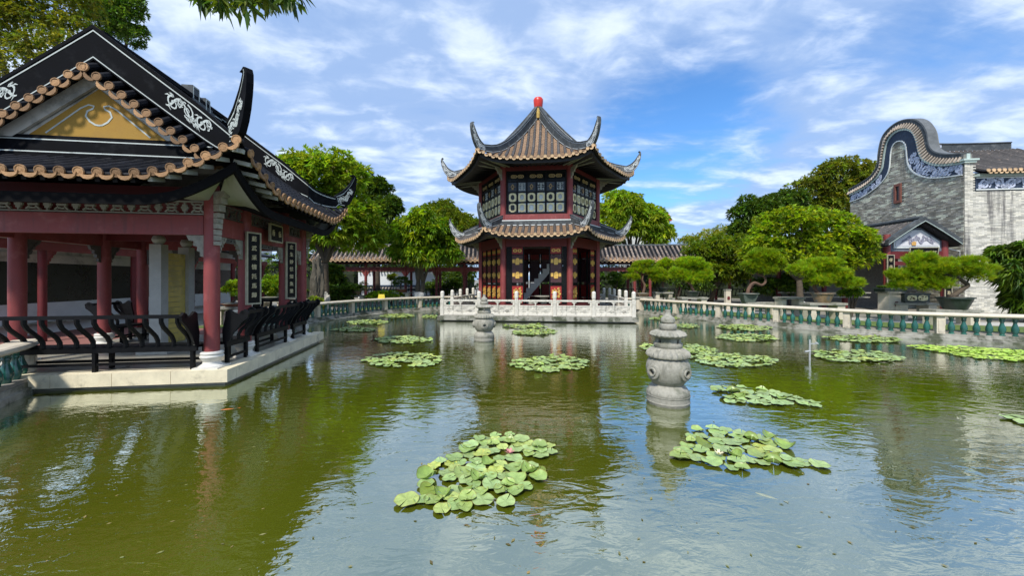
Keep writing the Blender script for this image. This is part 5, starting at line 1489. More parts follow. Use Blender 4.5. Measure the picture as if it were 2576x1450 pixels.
npz.scroll(m, .05, Ltot * .24, .55, 1, .045, .92, .02, 1.2, 4); npz.scroll(m, Ltot * .68, Ltot - .05, .60, 1, .052, .92, .02, 1.2, 6); m.build('scroll_relief', m_bluewh, nb_)
k = 0
tot = len(IC)
bt = MB(); bt.tube([(0, .16, 0), (0, -.16, .0)], .055, 8); bt = bt.mesh('cap_tile', M('pale_cap_tile', (.42, .35, .28), .8, .3, 6, rand=.2), smooth=True)
acc = 0; last = None
for i in range(len(IC) * 4):
    t_ = i / (len(IC) * 4) * (len(IC) - 1); a = int(t_); f_ = t_ - a
    p = IC[a].lerp(OC[a], .72).lerp(IC[a + 1].lerp(OC[a + 1], .72), f_)
    if last is not None and (p - last).length < .17: continue
    last = p; q0 = IC[a].lerp(IC[a + 1], f_); q1 = OC[a].lerp(OC[a + 1], f_); dr = (q1 - q0).normalized()
    m = MB(); A_ = WP(q0.lerp(q1, .60).x, q0.lerp(q1, .60).y, .20); B_ = WP(q0.lerp(q1, .84).x, q0.lerp(q1, .84).y, .06); m.tube([A_, B_], .055, 7); m.build('cap_tile', MATS['pale_cap_tile'], bb, smooth=True)
# solid wall core
poly = [(p.x, p.y) for p in OC]; poly = [(p[0], p[1] - .08) for p in poly] + [(0, ZG - .1), (7.6, ZG - .1)]
mm_ = MB(); tr = tessellate_polygon([[Vector((a, b_, 0)) for a, b_ in poly]]); kk = len(poly)
mm_.add([WP(a, b_, 0) for a, b_ in poly] + [WP(a, b_, -.4) for a, b_ in poly], [tuple(t_) for t_ in tr] + [tuple(kk + i for i in t_) for t_ in tr] + [(i, (i + 1) % kk, (i + 1) % kk + kk, i + kk) for i in range(kk)])
mm_.build('wall_core', m_mortar, bb)
def bricks(name, mat, A_, D_, N_, inside, s0, s1, z0, z1, pal, patch, par=bb, bl=.26, bh=.068, j=.010):
    rr = random.Random(11); m = MB(); cols_ = []; z = z0; row = 0
    while z < z1:
        s = s0 - (bl / 2 if row % 2 else 0)
        while s < s1:
            a = max(s + j / 2, s0); b_ = min(s + bl - j / 2, s1)
            if b_ - a > .03 and inside((a + b_) / 2, z + bh / 2):
                o = .012 + rr.uniform(0, .010); P_ = [A_ + D_ * x + N_ * y + Vector((0, 0, zz)) for y in (0, o) for zz in (z, z + bh - j) for x in (a, b_)]
                m.add(P_, [(4, 5, 7, 6), (0, 1, 5, 4), (2, 6, 7, 3), (0, 4, 6, 2), (1, 3, 7, 5)])
                n1 = mnoise.noise(Vector((s * 1.9, z * 6.0, 1.7))); n2 = rr.random()
                c = pal[int(rr.random() * len(pal))]
                if n1 + .25 * (n2 - .5) > patch[0]: c = patch[1]
                v_ = rr.uniform(.85, 1.12); cols_ += [c[0] * v_, c[1] * v_, c[2] * v_, 1.0] * 8
            s += bl
        z += bh; row += 1
    o = m.build(name, mat, par, colors=cols_, kind='stuff'); return o
def inner_z(s):
    zs_ = []
    best = None
    for i in range(len(IC) - 1):
        a, b_ = IC[i], IC[i + 1]
        if (a.x - s) * (b_.x - s) <= 0 and abs(a.x - b_.x) > 1e-6:
            zs_.append(a.y + (b_.y - a.y) * (s - a.x) / (b_.x - a.x))
    return max(zs_) if zs_ else (IC[0].y if s > IC[0].x else IC[-1].y)
greys = [(1, 1, 1), (.80, .80, .76), (.60, .60, .58), (1.2, 1.17, 1.1), (.92, .88, .80), (.70, .68, .62)]
win_c = wall_hit(.5 * (2700 + 905 * .3104 + 2700 + 985 * .3104) * .755, (350 + 950 * .3104) * .755)
bricks('brick_courses', m_brick, WA, WD, WN, lambda s, z: z < inner_z(s) + .05 and not (abs(s - win_c[0]) < .26 and abs(z - win_c[1]) < .62), 0.02, 7.55, ZG, 10.6, greys, (.24, (1.62, 1.72, 1.55)))
FL = 6.0
m = MB(); c = WA + WX * FL / 2 - Vector((0, 0, 0)) + WD * .2; m.bar(WA + WX * .001 + WD * .2 + Vector((0, 0, 1.9)), WA + WX * FL + WD * .2 + Vector((0, 0, 1.9)), .4, 2 * (1.9 - ZG)); m.build('front_wall_core', m_mortar, bb)
fz0, fz1 = 4.62, 5.30
bricks('front_brick_courses', m_bricklt, WA, WX, -WD, lambda s, z: z < fz0 - .02 or s < .42, 0.0, FL, ZG, 6.05, [(1, 1, 1), (.93, .93, .92), (.80, .80, .78), (1.05, 1.04, 1.0), (.66, .67, .67)], (.42, (.60, .60, .60)))
# corner pier top
m = MB(); p = WA + WX * .2 + WD * .15 + Vector((0, 0, 6.12)); m.box(p, (.56, .5, .10), math.atan2(WX.y, WX.x)); m.box(p + Vector((0, 0, .10)), (.72, .6, .09), math.atan2(WX.y, WX.x)); m.box(p + Vector((0, 0, .3)), (.16, .3, .3), math.atan2(WX.y, WX.x)); m.build('pier_cap', m_mint, bb)
# frieze
fp = Plate([WA + WX * .48 + Vector((0, 0, fz0)), WA + WX * FL + Vector((0, 0, fz0))], [WA + WX * .48 + Vector((0, 0, fz1)), WA + WX * FL + Vector((0, 0, fz1))], -WD, .10)
m = MB(); fp.solid(m); fz = m.build('frieze', m_navy, bb)
m = MB(); fp.edge(m, .95, .06, 1, .02); fp.edge(m, .05, .06, 1, .02); m.build('white_border', m_whiteb, fz)
m = MB(); fp.scroll(m, .1, FL - .5, .62, 1, .050, .86, .02, 1.3, 9); m.build('scroll_relief', m_bluewh, fz)
m = MB(); m.bar(WA + WX * .45 - WD * .12 + Vector((0, 0, 5.38)), WA + WX * FL - WD * .12 + Vector((0, 0, 5.38)), .24, .12); m.build('cornice', m_mint, bb)
# roof of the hall
rise_p = [(-.45, 5.50), (.5, 5.92), (1.5, 6.42), (2.6, 7.05), (3.7, 7.78)]
n = 24; sp = (FL + .2 - .45) / n
for i in range(n + 1):
    x = .62 + i * sp; m = MB(); barrel(m, [WA + WX * x + WD * a + Vector((0, 0, z + .06)) for a, z in rise_p], .062, .3, 6); m.build('tile_row', MATS['pavilion_barrel_tile'], bb, smooth=True)
    place(te2, 'tile_end', bb, WA + WX * x - WD * .47 + Vector((0, 0, 5.54)), dirmat(-WD), 1.15)
    if i < n: place(dr2, 'drip_tile', bb, WA + WX * (x + sp / 2) - WD * .45 + Vector((0, 0, 5.49)), dirmat(-WD))
m = MB(); m.grid([[WA + WX * x + WD * a + Vector((0, 0, z)) for a, z in rise_p] for x in (.45, FL + .3)]); m.grid([[WA + WX * x + WD * a + Vector((0, 0, z - .12)) for a, z in rise_p] for x in (.45, FL + .3)]); m.build('roof_deck', m_pand, bb)
rp = Plate([WA + WX * (.1 + .59 * i) + WD * 3.75 + Vector((0, 0, 7.75 + .25 * math.exp(-i * .7))) for i in range(11)], [WA + WX * (.1 + .59 * i) + WD * 3.75 + Vector((0, 0, 8.25 + .42 * math.exp(-i * .6))) for i in range(11)], -WD, .3)
m = MB(); rp.solid(m); rp.solid(m, 0, .04, .88, 1.0); rr_ = m.build('main_ridge', m_slate, bb)
m = MB(); rp.scroll(m, .1, 2.0, .4, 1, .022, .7, .01, 1, 2); rp.edge(m, .06, .03, 1, .01); m.build('scroll_relief', m_bluewh, rr_)
m = MB(); slab(m, [WP(.4, 0), WP(7.5, 0), WP(7.5, 0) + WX * FL, WP(.4, 0) + WX * FL], ZG, 5.3); m.build('hall_body', m_mortar, bb)
# slit window in the gable
s_, z_ = win_c
m = MB()
for q_ in ((-.18, 0, .12, 1.2), (.18, 0, .12, 1.2), (0, .52, .24, .16), (0, -.52, .24, .16)):
    c = WP(s_ + q_[0], z_ + q_[1], .03); m.box(c, (q_[2], .1, q_[3]), math.atan2(WD.y, WD.x))
m.build('window_frame', M('red_sandstone', (.20, .075, .055), .85, .2, 10, .2, 40), bb)
m = MB(); m.box(WP(s_, z_, .0), (.24, .03, .9), math.atan2(WD.y, WD.x)); m.build('window_slit', m_bstone, bb)

# ============================================================= gate pavilion in front of the hall
GA = Vector((20.10, 20.25, 0)); GB = Vector((22.95, 20.05, 0)); gd = (GB - GA).normalized(); gn = Vector((-gd.y, gd.x, 0)); GL = (GB - GA).length; gm = GL / 2
gt = thing('gate_pavilion', tuple(GA + gd * gm + Vector((0, 0, ZG))), 'small gabled gate pavilion with painted white pediment and red columns before the brick hall', 'gatehouse')
def GP(x, y, z): return GA + gd * x + gn * y + Vector((0, 0, z))
for x in (0, GL):
    for y in (0, 2.8):
        m = MB(); m.lathe([(.15, ZG), (.15, 2.4)], 16, GP(x, y, 0)); m.build('column', m_red, gt, smooth=True)
grz = 3.05
def grf(x): u = abs(x - gm); return grz - .62 * u - .04 * u * u + .12 * max(0, .35 - u) ** 0 * 0
xs_ = [gm + (-1 + 2 * i / 24) * (gm + .36) for i in range(25)]
lo2 = [GP(x, -.42, grf(x) - .03) for x in xs_]; hi2 = [GP(x, -.42, grf(x) + .26 - (.06 if abs(x - gm) < .15 else 0)) for x in xs_]
pp = Plate(lo2, hi2, -gn, .22); m = MB(); pp.solid(m); vb = m.build('verge_ridge', m_slate, gt)
m = MB(); pp.edge(m, .10, .03, 1, .01); m.build('pale_line', m_mint, vb)
m = MB(); m.grid([[GP(x, y, grf(x)) for y in (-.45, 3.2)] for x in xs_]); m.grid([[GP(x, y, grf(x) - .1) for y in (-.45, 3.2)] for x in xs_]); m.build('roof_deck', m_pand, gt)
for i in range(13):
    y = -.1 + i * .26
    for sg in (-1, 1):
        pts = [GP(gm + sg * q_, y, grf(gm + sg * q_) + .04) for q_ in (1.76, 1.4, 1.0, .4, .05)]; m = MB(); barrel(m, pts, .075, .3, 6); m.build('tile_row', m_tilep, gt, smooth=True)
m = MB(); m.tube([GP(gm, -.3, grz + .18), GP(gm, 3.1, grz + .18)], .12, 8); m.build('roof_ridge', m_slate, gt)
def gpoly(off, shrink, mat, name, zb):
    w_ = gm - .16 - shrink; poly = [(gm - w_, zb), (gm + w_, zb), (gm + w_, grf(gm + w_) - .16 - shrink * 1.0), (gm + .25, grf(gm) - .30 - shrink), (gm - .25, grf(gm) - .30 - shrink), (gm - w_, grf(gm - w_) - .16 - shrink)]
    m = MB(); m.prism(poly, .05, frame(GP(0, off, 0), gd)); return m.build(name, mat, gt)
gpoly(-.02, 0, M('blue_grey_board', (.13, .15, .18), .7, .15, 4), 'pediment_board', 1.50)
pb = gpoly(-.07, .13, m_whiteb, 'pediment_frame', 1.66)
gpoly(-.09, .21, M('pale_pediment_ground', (.66, .66, .68), .7, .1, 5), 'painted_pediment', 1.76)
pp = Plate([GP(gm - 1.05, -.10, 1.78), GP(gm + 1.05, -.10, 1.78)], [GP(gm - .5, -.10, 2.42), GP(gm + .5, -.10, 2.42)], -gn, .02)
m = MB(); pp.scroll(m, .05, 1.8, .22, 1, .016, .95, .006, 1.4, 8); m.build('mural_lines', M('grey_violet_mural', (.30, .30, .38), .7, .2, 10), gt)
m = MB(); m.prism([(gm - .28, 1.80), (gm - .08, 1.80), (gm - .06, 1.98), (gm - .18, 2.02), (gm - .30, 1.94)], .02, frame(GP(0, -.125, 0), gd)); m.build('mural_figure', M('orange_mural', (.62, .36, .10), .7, .2, 10), gt)
for z0, z1, mt in ((1.10, 1.48, m_redd), (.75, .95, m_redd)):
    m = MB(); m.bar(GP(.12, .02, (z0 + z1) / 2), GP(GL - .12, .02, (z0 + z1) / 2), .12, z1 - z0); m.build('beam', mt, gt)
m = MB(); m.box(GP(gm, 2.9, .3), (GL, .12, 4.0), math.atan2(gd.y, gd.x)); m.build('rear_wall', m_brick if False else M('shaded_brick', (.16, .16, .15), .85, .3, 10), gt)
o = board(GP(gm + .12, -.30, 1.36), gd, 1.42, .66, '....', 'wide dark name board with gold characters under the painted pediment, half hidden by a pine', None, .36, name='name_board', vertical=False, gap=.33, tilt=R(8))
board(GP(.0, -.22, .30), gd, .36, 2.0, '.....', 'gilt framed couplet board on the left column of the gate pavilion, behind the pine', 'couplet boards of the gate pavilion', .27)
board(GP(GL - .02, -.22, .05), gd, .36, 2.0, '.....', 'gilt framed couplet board on the right column of the gate pavilion, beside the dark pot', 'couplet boards of the gate pavilion', .27)
t = thing('drain_pipe', tuple(GP(GL + .2, -.1, 1.6)), 'thin white pipe bending down beside the right eave of the gate pavilion', 'pipe')
m = MB(); m.tube([GP(GL + .15, -.1, 1.60), GP(GL + .66, -.1, 1.48), GP(GL + .68, -.1, 1.44), GP(GL + .68, -.1, -1.2)], .025, 8); m.build('pipe_run', m_whiteb, t)
# left wing of the gate: dark corridor
wg = thing('side_gallery', tuple(GP(-2.4, 1.2, ZG)), 'dark side gallery with deep red beam left of the gate pavilion, under the bright tree', 'gallery')
m = MB(); m.bar(GP(-5.2, .9, .95), GP(-.2, .9, .95), .16, .34); m.build('beam', m_redd, wg)
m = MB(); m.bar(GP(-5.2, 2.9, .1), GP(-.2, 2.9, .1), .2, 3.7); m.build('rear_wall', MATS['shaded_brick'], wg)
for x in (-5.0, -2.55):
    m = MB(); m.lathe([(.11, ZG), (.11, 1.2)], 12, GP(x, .9, 0)); m.build('column', m_redd, wg, smooth=True)
m = MB(); m.add([GP(-5.6, .3, 1.5), GP(-.1, .3, 1.5), GP(-.1, 1.9, 2.5), GP(-5.6, 1.9, 2.5), GP(-.1, 3.5, 1.5), GP(-5.6, 3.5, 1.5)], [(0, 1, 2, 3), (3, 2, 4, 5)]); m.build('roof_deck', m_pand, wg)
for i in range(20):
    x = -5.5 + i * .28; m = MB(); barrel(m, [GP(x, .28, 1.54), GP(x, 1.0, 1.97), GP(x, 1.9, 2.56)], .075, .3, 6); m.build('tile_row', m_tilew, wg, smooth=True)
m = MB(); m.bar(GP(-5.2, .8, -1.0), GP(-.3, .8, -1.0), .3, .06); m.bar(GP(-5.2, .62, -.75), GP(-.3, .62, -.75), .05, .06); m.build('bench_rail', m_granite, wg)

# ============================================================= vegetation
RNG = np.random.default_rng(5)
m_leaf = leafmat('broad_leaf', (.24, .35, .026), .5, .5)
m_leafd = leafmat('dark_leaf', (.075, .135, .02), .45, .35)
m_leafo = leafmat('olive_leaf', (.17, .20, .026), .5, .4)
m_mango = leafmat('mango_leaf', (.17, .29, .018), .38, .42, .5)
m_pine = leafmat('pine_needle', (.27, .39, .018), .5, .5)
m_fern = leafmat('fern_leaf', (.10, .18, .018), .5, .35)
m_bamb = leafmat('bamboo_leaf', (.18, .25, .022), .5, .4)


def leaves(name, mat, pos, dirs, length, width, parent, per=7, spread=.8, droop=.3, colvar=.35, young=None, yfrac=.0, lenvar=.3, up_bias=.22, fold=.18, base_col=None, kind='stuff'):
    """rosettes of folded diamond leaves; pos, dirs (N,3)"""
    N = len(pos)
    P = np.repeat(pos, per, 0); D = np.repeat(dirs, per, 0)
    rd = RNG.normal(size=(N * per, 3)); D = D + rd * spread; D[:, 2] += up_bias
    D /= np.linalg.norm(D, axis=1, keepdims=True) + 1e-9
    ln = length * (1 + lenvar * (RNG.random(N * per) * 2 - 1))
    side = np.cross(D, RNG.normal(size=(N * per, 3)) * .35 + np.array([0, 0, 1.0]))
    side /= np.linalg.norm(side, axis=1, keepdims=True) + 1e-9
    nrm = np.cross(side, D)
    mid = P + D * (ln * .48)[:, None] - np.array([0, 0, 1.0]) * (ln * droop * .18)[:, None]
    tip = P + D * ln[:, None] - np.array([0, 0, 1.0]) * (ln * droop)[:, None]
    w = (ln / length * width * .5)[:, None]
    a = mid + side * w + nrm * w * fold * 2; b_ = mid - side * w + nrm * w * fold * 2
    V_ = np.stack([P, a, tip, b_], 1).reshape(-1, 3)
    off = np.array(ROOT.get(parent.name, (0, 0, 0))) if parent else np.zeros(3)
    V_ = V_ - off
    n = N * per; idx = np.arange(n) * 4
    Fa = np.stack([idx, idx + 1, idx + 2, idx, idx + 2, idx + 3], 1).reshape(-1)
    me = bpy.data.meshes.new(name); me.vertices.add(n * 4); me.vertices.foreach_set('co', V_.astype(np.float32).ravel())
    me.loops.add(n * 6); me.loops.foreach_set('vertex_index', Fa.astype(np.int32))
    me.polygons.add(n * 2); me.polygons.foreach_set('loop_start', (np.arange(n * 2) * 3).astype(np.int32))
    try: me.polygons.foreach_set('loop_total', np.full(n * 2, 3, dtype=np.int32))
    except Exception: pass
    me.update(calc_edges=True)
    c = np.ones((N, 3)); c *= (1 + colvar * (RNG.random((N, 1)) * 2 - 1)); c[:, 0] *= 1 + .25 * (RNG.random(N) * 2 - 1)
    if young is not None:
        yy = (RNG.random(N) < yfrac)[:, None]; c = np.where(yy, c * np.array(young), c)
    if base_col is not None: c = c * base_col
    c = np.repeat(c, per * 4, 0); c = np.concatenate([c, np.ones((len(c), 1))], 1)
    at_ = me.color_attributes.new('Col', 'FLOAT_COLOR', 'POINT'); at_.data.foreach_set('color', c.astype(np.float32).ravel())
    me.materials.append(mat); me.validate()
    o = bpy.data.objects.new(name, me); COL.objects.link(o)
    if parent: o.parent = parent; ROOT[o.name] = tuple(off)
    if kind: o['kind'] = kind
    return o


def lobes_px(spec, sub=7, subr=(.30, .48)):
    """spec: (px, py, rx_px, ry_px, depth[, depth radius m]) -> list of world ellipsoids, broken into uneven clumps"""
    out = []
    for s in spec:
        px, py, rx, ry, d = s[:5]; c = np.array(at(px, py, d)); a = rx / F * d; z = ry / F * d; dy = s[5] if len(s) > 5 else (a + z) / 2
        out.append((c, np.array([a * .72, dy * .72, z * .72])))
        for i in range(sub):
            v = RNG.normal(size=3); v /= np.linalg.norm(v)
            if v[1] > .5: v[1] *= -1
            r_ = RNG.uniform(*subr); out.append((c + v * np.array([a, dy, z]) * (1 - r_ * .8), np.array([a, dy, z]) * r_ * np.array([1.0, 1.0, .85])))
    return out


def crown_pts(lobes, n, inner=.22, up=.25):
    A_ = np.array([np.prod(l[1]) ** (2 / 3) for l in lobes]); A_ /= A_.sum()
    idx = RNG.choice(len(lobes), n, p=A_); C_ = np.array([l[0] for l in lobes])[idx]; S_ = np.array([l[1] for l in lobes])[idx]
    v = RNG.normal(size=(n, 3)); v /= np.linalg.norm(v, axis=1, keepdims=True); v[:, 2] = np.where((v[:, 2] < -.3) & (RNG.random(n) < .5), -v[:, 2], v[:, 2])
    r_ = 1 - np.abs(RNG.normal(size=n)) * inner + (RNG.random(n) < .10) * RNG.random(n) * .30
    d = v.copy(); d[:, 2] += up; d /= np.linalg.norm(d, axis=1, keepdims=True)
    return C_ + v * S_ * r_[:, None], d


def wob(pts, a, seed=1, n=6):
    """slightly crooked path through pts"""
    rr = random.Random(seed); P = [Vector(p) for p in pts]; out = []
    for i in range(len(P) - 1):
        A0 = P[max(i - 1, 0)]; B0 = P[i]; C0 = P[i + 1]; D0 = P[min(i + 2, len(P) - 1)]
        for k in range(n):
            t_ = k / n; q_ = .5 * ((2 * B0) + (C0 - A0) * t_ + (2 * A0 - 5 * B0 + 4 * C0 - D0) * t_ * t_ + (3 * B0 - A0 - 3 * C0 + D0) * t_ ** 3)
            out.append(q_ + Vector((rr.uniform(-a, a), rr.uniform(-a, a), rr.uniform(-a, a))))
    out.append(P[-1]); return out


def tree(name, label, base, lobes, n, leaf, mat, trunk_r=.16, bark=None, per=7, spread=.8, droop=.3, cat='tree', limed=0.0, split=1, group=None, young=(1.5, 1.35, 1.0), yfrac=.22, limbs=7, colvar=.35, inner=.22, fork=.4, **kw):
    base = Vector(base); t = thing(name, tuple(base), label, cat, group)
    bark = bark or m_bark
    cs = sorted(lobes, key=lambda l: -np.prod(l[1])); cen = Vector(np.mean([l[0] for l in cs[:4]], 0))
    low = min(l[0][2] - l[1][2] for l in lobes)
    forkp = base.lerp(Vector((cen.x, cen.y, low)), 1.0); forkp = Vector((base.x * .6 + cen.x * .4, base.y * .6 + cen.y * .4, max(base.z + .3, base.z + (cen.z - base.z) * fork)))
    m = MB()
    for s_ in range(split):
        dx = (s_ - (split - 1) / 2) * .32 if split > 1 else 0
        st = base + Vector((dx * .35, 0, -.1)); en = forkp + Vector((dx, 0, 0)); pts = wob([st, st.lerp(en, .35) + Vector((dx * .2, 0, 0)), en], trunk_r * .08, 3 + s_, 5)
        k = len(pts); m.tube(pts, [trunk_r * (1.35 - .55 * i / k) * (.8 if split > 1 else 1) for i in range(k)], 10)
    tk = m.build('trunk', bark, t, smooth=2)
    for i, l in enumerate(cs[1:1 + limbs]):
        c_ = Vector(l[0]); m = MB(); a0 = forkp + Vector(((i % split - (split - 1) / 2) * .32 if split > 1 else 0, 0, -.05)); md = a0.lerp(c_, .5) + Vector((0, 0, .12 * (c_ - a0).length))
        pts = wob([a0, md, c_], trunk_r * .1, i, 4); k = len(pts); m.tube(pts, [trunk_r * (.62 - .5 * j / k) for j in range(k)], 7); m.build('limb', bark, t, smooth=2)
    if limed:
        m = MB()
        for s_ in range(split):
            dx = (s_ - (split - 1) / 2) * .32 if split > 1 else 0
            st = base + Vector((dx * .35, 0, -.05)); en = forkp + Vector((dx, 0, 0)); e2 = st.lerp(en, limed / max(.3, (en - st).length)) + Vector((dx * .12, 0, 0)); pts = [st, st.lerp(e2, .5), e2]; m.tube(pts, [trunk_r * 1.5 * (.8 if split > 1 else 1), trunk_r * 1.32 * (.8 if split > 1 else 1), trunk_r * 1.28 * (.8 if split > 1 else 1)], 12)
        m.build('limewashed_base', m_limed, t, smooth=2)
    P_, D_ = crown_pts(lobes, n, inner)
    leaves('crown', mat, P_, D_, leaf[0], leaf[1], t, per, spread, droop, colvar, young, yfrac, **kw)
    return t, lobes


def gz(px, d): p = at(px, 703, d); return (p.x, p.y, ZG)
# flowering frangipani
lb = lobes_px([(800, 440, 92, 78, 21, 1.8), (740, 470, 62, 70, 20.5), (870, 450, 62, 68, 21.5), (905, 540, 55, 60, 22), (850, 570, 72, 50, 21), (760, 560, 60, 50, 20.5), (690, 470, 45, 55, 21.5), (810, 600, 46, 30, 22), (890, 605, 52, 36, 22), (940, 600, 40, 34, 23)], 8)
T1, _ = tree('frangipani_tree', 'big rounded frangipani tree with pale blossoms behind the right end of the open pavilion', gz(820, 21.5), lb, 5600, (.31, .085), m_leaf, .18, per=8, spread=.75, droop=.25, yfrac=.15)
P_, D_ = crown_pts(lb, 420, .05, .5); leaves('blossom', m_flowerleaf if False else leafmat('petal', (.62, .52, .26), .5, .2), P_ + D_ * .10, D_, .09, .05, T1, 5, .7, 0, .15)
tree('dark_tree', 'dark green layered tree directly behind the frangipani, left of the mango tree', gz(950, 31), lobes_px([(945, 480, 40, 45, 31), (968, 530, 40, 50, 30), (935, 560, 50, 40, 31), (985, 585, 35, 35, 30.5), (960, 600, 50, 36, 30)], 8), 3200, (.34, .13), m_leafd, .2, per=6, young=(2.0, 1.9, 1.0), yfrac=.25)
tree('mango_tree', 'mango tree with forked whitewashed trunk and bright drooping leaves left of the central pavilion', gz(1052, 25.3), lobes_px([(1070, 580, 72, 62, 25.3, 1.9), (1030, 600, 52, 55, 25), (1110, 600, 52, 50, 25.5), (1060, 640, 55, 32, 24.6), (1125, 640, 36, 28, 25), (1010, 625, 32, 30, 25)], 8), 2700, (.34, .085), m_mango, .21, m_mangowood, per=9, spread=.62, droop=.55, limed=.95, split=2, yfrac=.3, young=(1.9, 1.55, 1.1), fork=.36)
tree('feathery_tree', 'yellowish feathery tree behind the mango tree, beside the left edge of the central pavilion', gz(1165, 35), lobes_px([(1130, 555, 50, 50, 35), (1172, 575, 50, 42, 35), (1190, 610, 40, 40, 35), (1150, 620, 50, 34, 34), (1110, 530, 40, 30, 36)], 8), 3600, (.42, .06), m_bamb, .2, per=7, droop=.5, yfrac=.3)
tree('feathery_tree', 'tall soft drooping green tree just right of the central pavilion, above the gallery roof', gz(1600, 34), lobes_px([(1580, 545, 62, 60, 34), (1560, 510, 42, 42, 34), (1628, 560, 50, 52, 34), (1655, 590, 36, 40, 34), (1535, 560, 40, 60, 34)], 9), 3000, (.42, .10), m_leaf, .22, per=7, droop=.55, yfrac=.3, young=(1.6, 1.5, 1.2))
tree('broadleaf_tree', 'medium green rounded tree behind the pine bonsai, in front of the right gallery roof end', gz(1785, 25), lobes_px([(1790, 632, 62, 45, 25), (1750, 650, 45, 40, 25), (1830, 645, 45, 45, 25), (1795, 685, 62, 32, 24.6), (1850, 690, 40, 40, 25), (1870, 640, 36, 55, 24)], 8), 2600, (.22, .085), m_leaf, .14, per=7, base_col=.72)
tree('pale_shrubby_tree', 'thin pale green tree top against the sky behind the rounded tree', gz(1790, 36), lobes_px([(1790, 600, 60, 26, 36), (1730, 608, 30, 18, 36), (1830, 590, 36, 26, 36)], 7), 900, (.30, .06), m_leafo, .12, per=6, yfrac=.4, base_col=1.4)
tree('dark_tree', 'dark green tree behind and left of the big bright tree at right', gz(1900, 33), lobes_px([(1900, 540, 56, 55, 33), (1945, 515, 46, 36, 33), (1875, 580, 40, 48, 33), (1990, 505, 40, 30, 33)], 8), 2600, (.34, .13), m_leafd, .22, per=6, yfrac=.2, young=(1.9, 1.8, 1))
tree('olive_tree', 'large olive green tree farthest back, touching the curved gable wall', gz(2100, 38), lobes_px([(2100, 450, 80, 62, 38), (2035, 490, 56, 50, 38), (2160, 470, 56, 60, 38), (2110, 520, 90, 50, 38), (2190, 440, 36, 36, 38)], 10), 3200, (.42, .14), m_leafo, .3, per=6, yfrac=.3, young=(1.5, 1.6, .9), inner=.3)
tree('bright_tree', 'large bright green spreading tree with whitewashed trunk in front of the side gallery', gz(2016, 19.6), lobes_px([(1990, 575, 80, 62, 20.5, 2.0), (1930, 600, 62, 56, 20.5), (2070, 580, 72, 56, 20.8), (2130, 610, 60, 50, 20), (2175, 625, 34, 45, 19.5), (2020, 640, 100, 42, 20), (1890, 640, 42, 46, 21), (2110, 665, 52, 26, 20)], 9), 5200, (.20, .085), m_leaf, .15, per=7, droop=.25, up_bias=.45, limed=.62, yfrac=.38, young=(1.9, 1.7, .9), fork=.42, limbs=9)
tree('bamboo_clump', 'dark drooping bamboo foliage at the right edge in front of the pale brick wall', gz(2590, 15.5), lobes_px([(2575, 640, 60, 40, 15.5), (2560, 690, 50, 40, 15.2), (2600, 720, 80, 60, 15.5), (2630, 650, 60, 60, 15.5), (2590, 755, 60, 34, 15.3)], 7), 2000, (.34, .045), m_leafd, .12, per=9, spread=.7, droop=.7, yfrac=.5, young=(2.6, 2.4, 1.3), limbs=6)
# trees over the left roof and the twig overhead
tree('overhanging_tree', 'tall tree with olive and blue-green leaves rising behind the roof at top left', (-19.5, 15.6, ZG), lobes_px([(60, 60, 110, 85, 15), (160, 40, 110, 70, 15.5), (20, 170, 80, 60, 14.5), (130, 130, 70, 60, 14), (-40, 60, 100, 120, 15), (200, -90, 160, 90, 15.5)], 9), 5200, (.13, .055), m_leafo, .3, per=8, spread=.9, droop=.3, limbs=3, yfrac=.35, young=(1.7, 1.6, .7), inner=.35)
tree('overhanging_tree', 'finer leaved bluish tree behind the gable top, right of the olive one', (-20.6, 19.4, ZG), lobes_px([(300, 35, 62, 60, 19), (250, 60, 60, 50, 19), (335, 90, 34, 36, 19), (330, 10, 45, 30, 19)], 9, (.25, .42)), 3000, (.13, .05), m_leafd, .2, per=7, spread=1.0, droop=.2, limbs=2, yfrac=.4, young=(2.2, 2.3, 1.7), inner=.4)
bc = at(620, -60, 3.6)
t = thing('overhanging_branch', (bc.x, bc.y, bc.z), 'leafy branch with long pointed leaves hanging into the top of the view', 'branch')
tw = []
m = MB()
for i in range(26):
    px = 490 + i * 11 + rnd.uniform(-8, 8); d = 3.5 + rnd.uniform(-.35, .35); py1 = {True: rnd.uniform(-30, 24), False: rnd.uniform(-30, 6)}[540 < px < 690]
    a = at(px + rnd.uniform(-25, 25), -110, d); b_ = at(px, py1, d); m.tube([a, a.lerp(b_, .5) + Vector((rnd.uniform(-.02, .02), 0, 0)), b_], [.006, .004, .002], 5)
    for q_ in np.linspace(.45, 1.0, 8): tw.append(list(a.lerp(b_, float(q_))))
m.tube([at(440, -170, 3.6), at(560, -105, 3.5), at(680, -110, 3.6), at(780, -150, 3.7)], [.03, .02, .016, .01], 7)
m.build('twigs', m_bark, t)
leaves('leaf_spray', m_leafd, np.array(tw), np.tile(np.array([0, 0, -.6]), (len(tw), 1)), .125, .036, t, 4, .42, .15, .4, (1.9, 1.6, .8), .4)
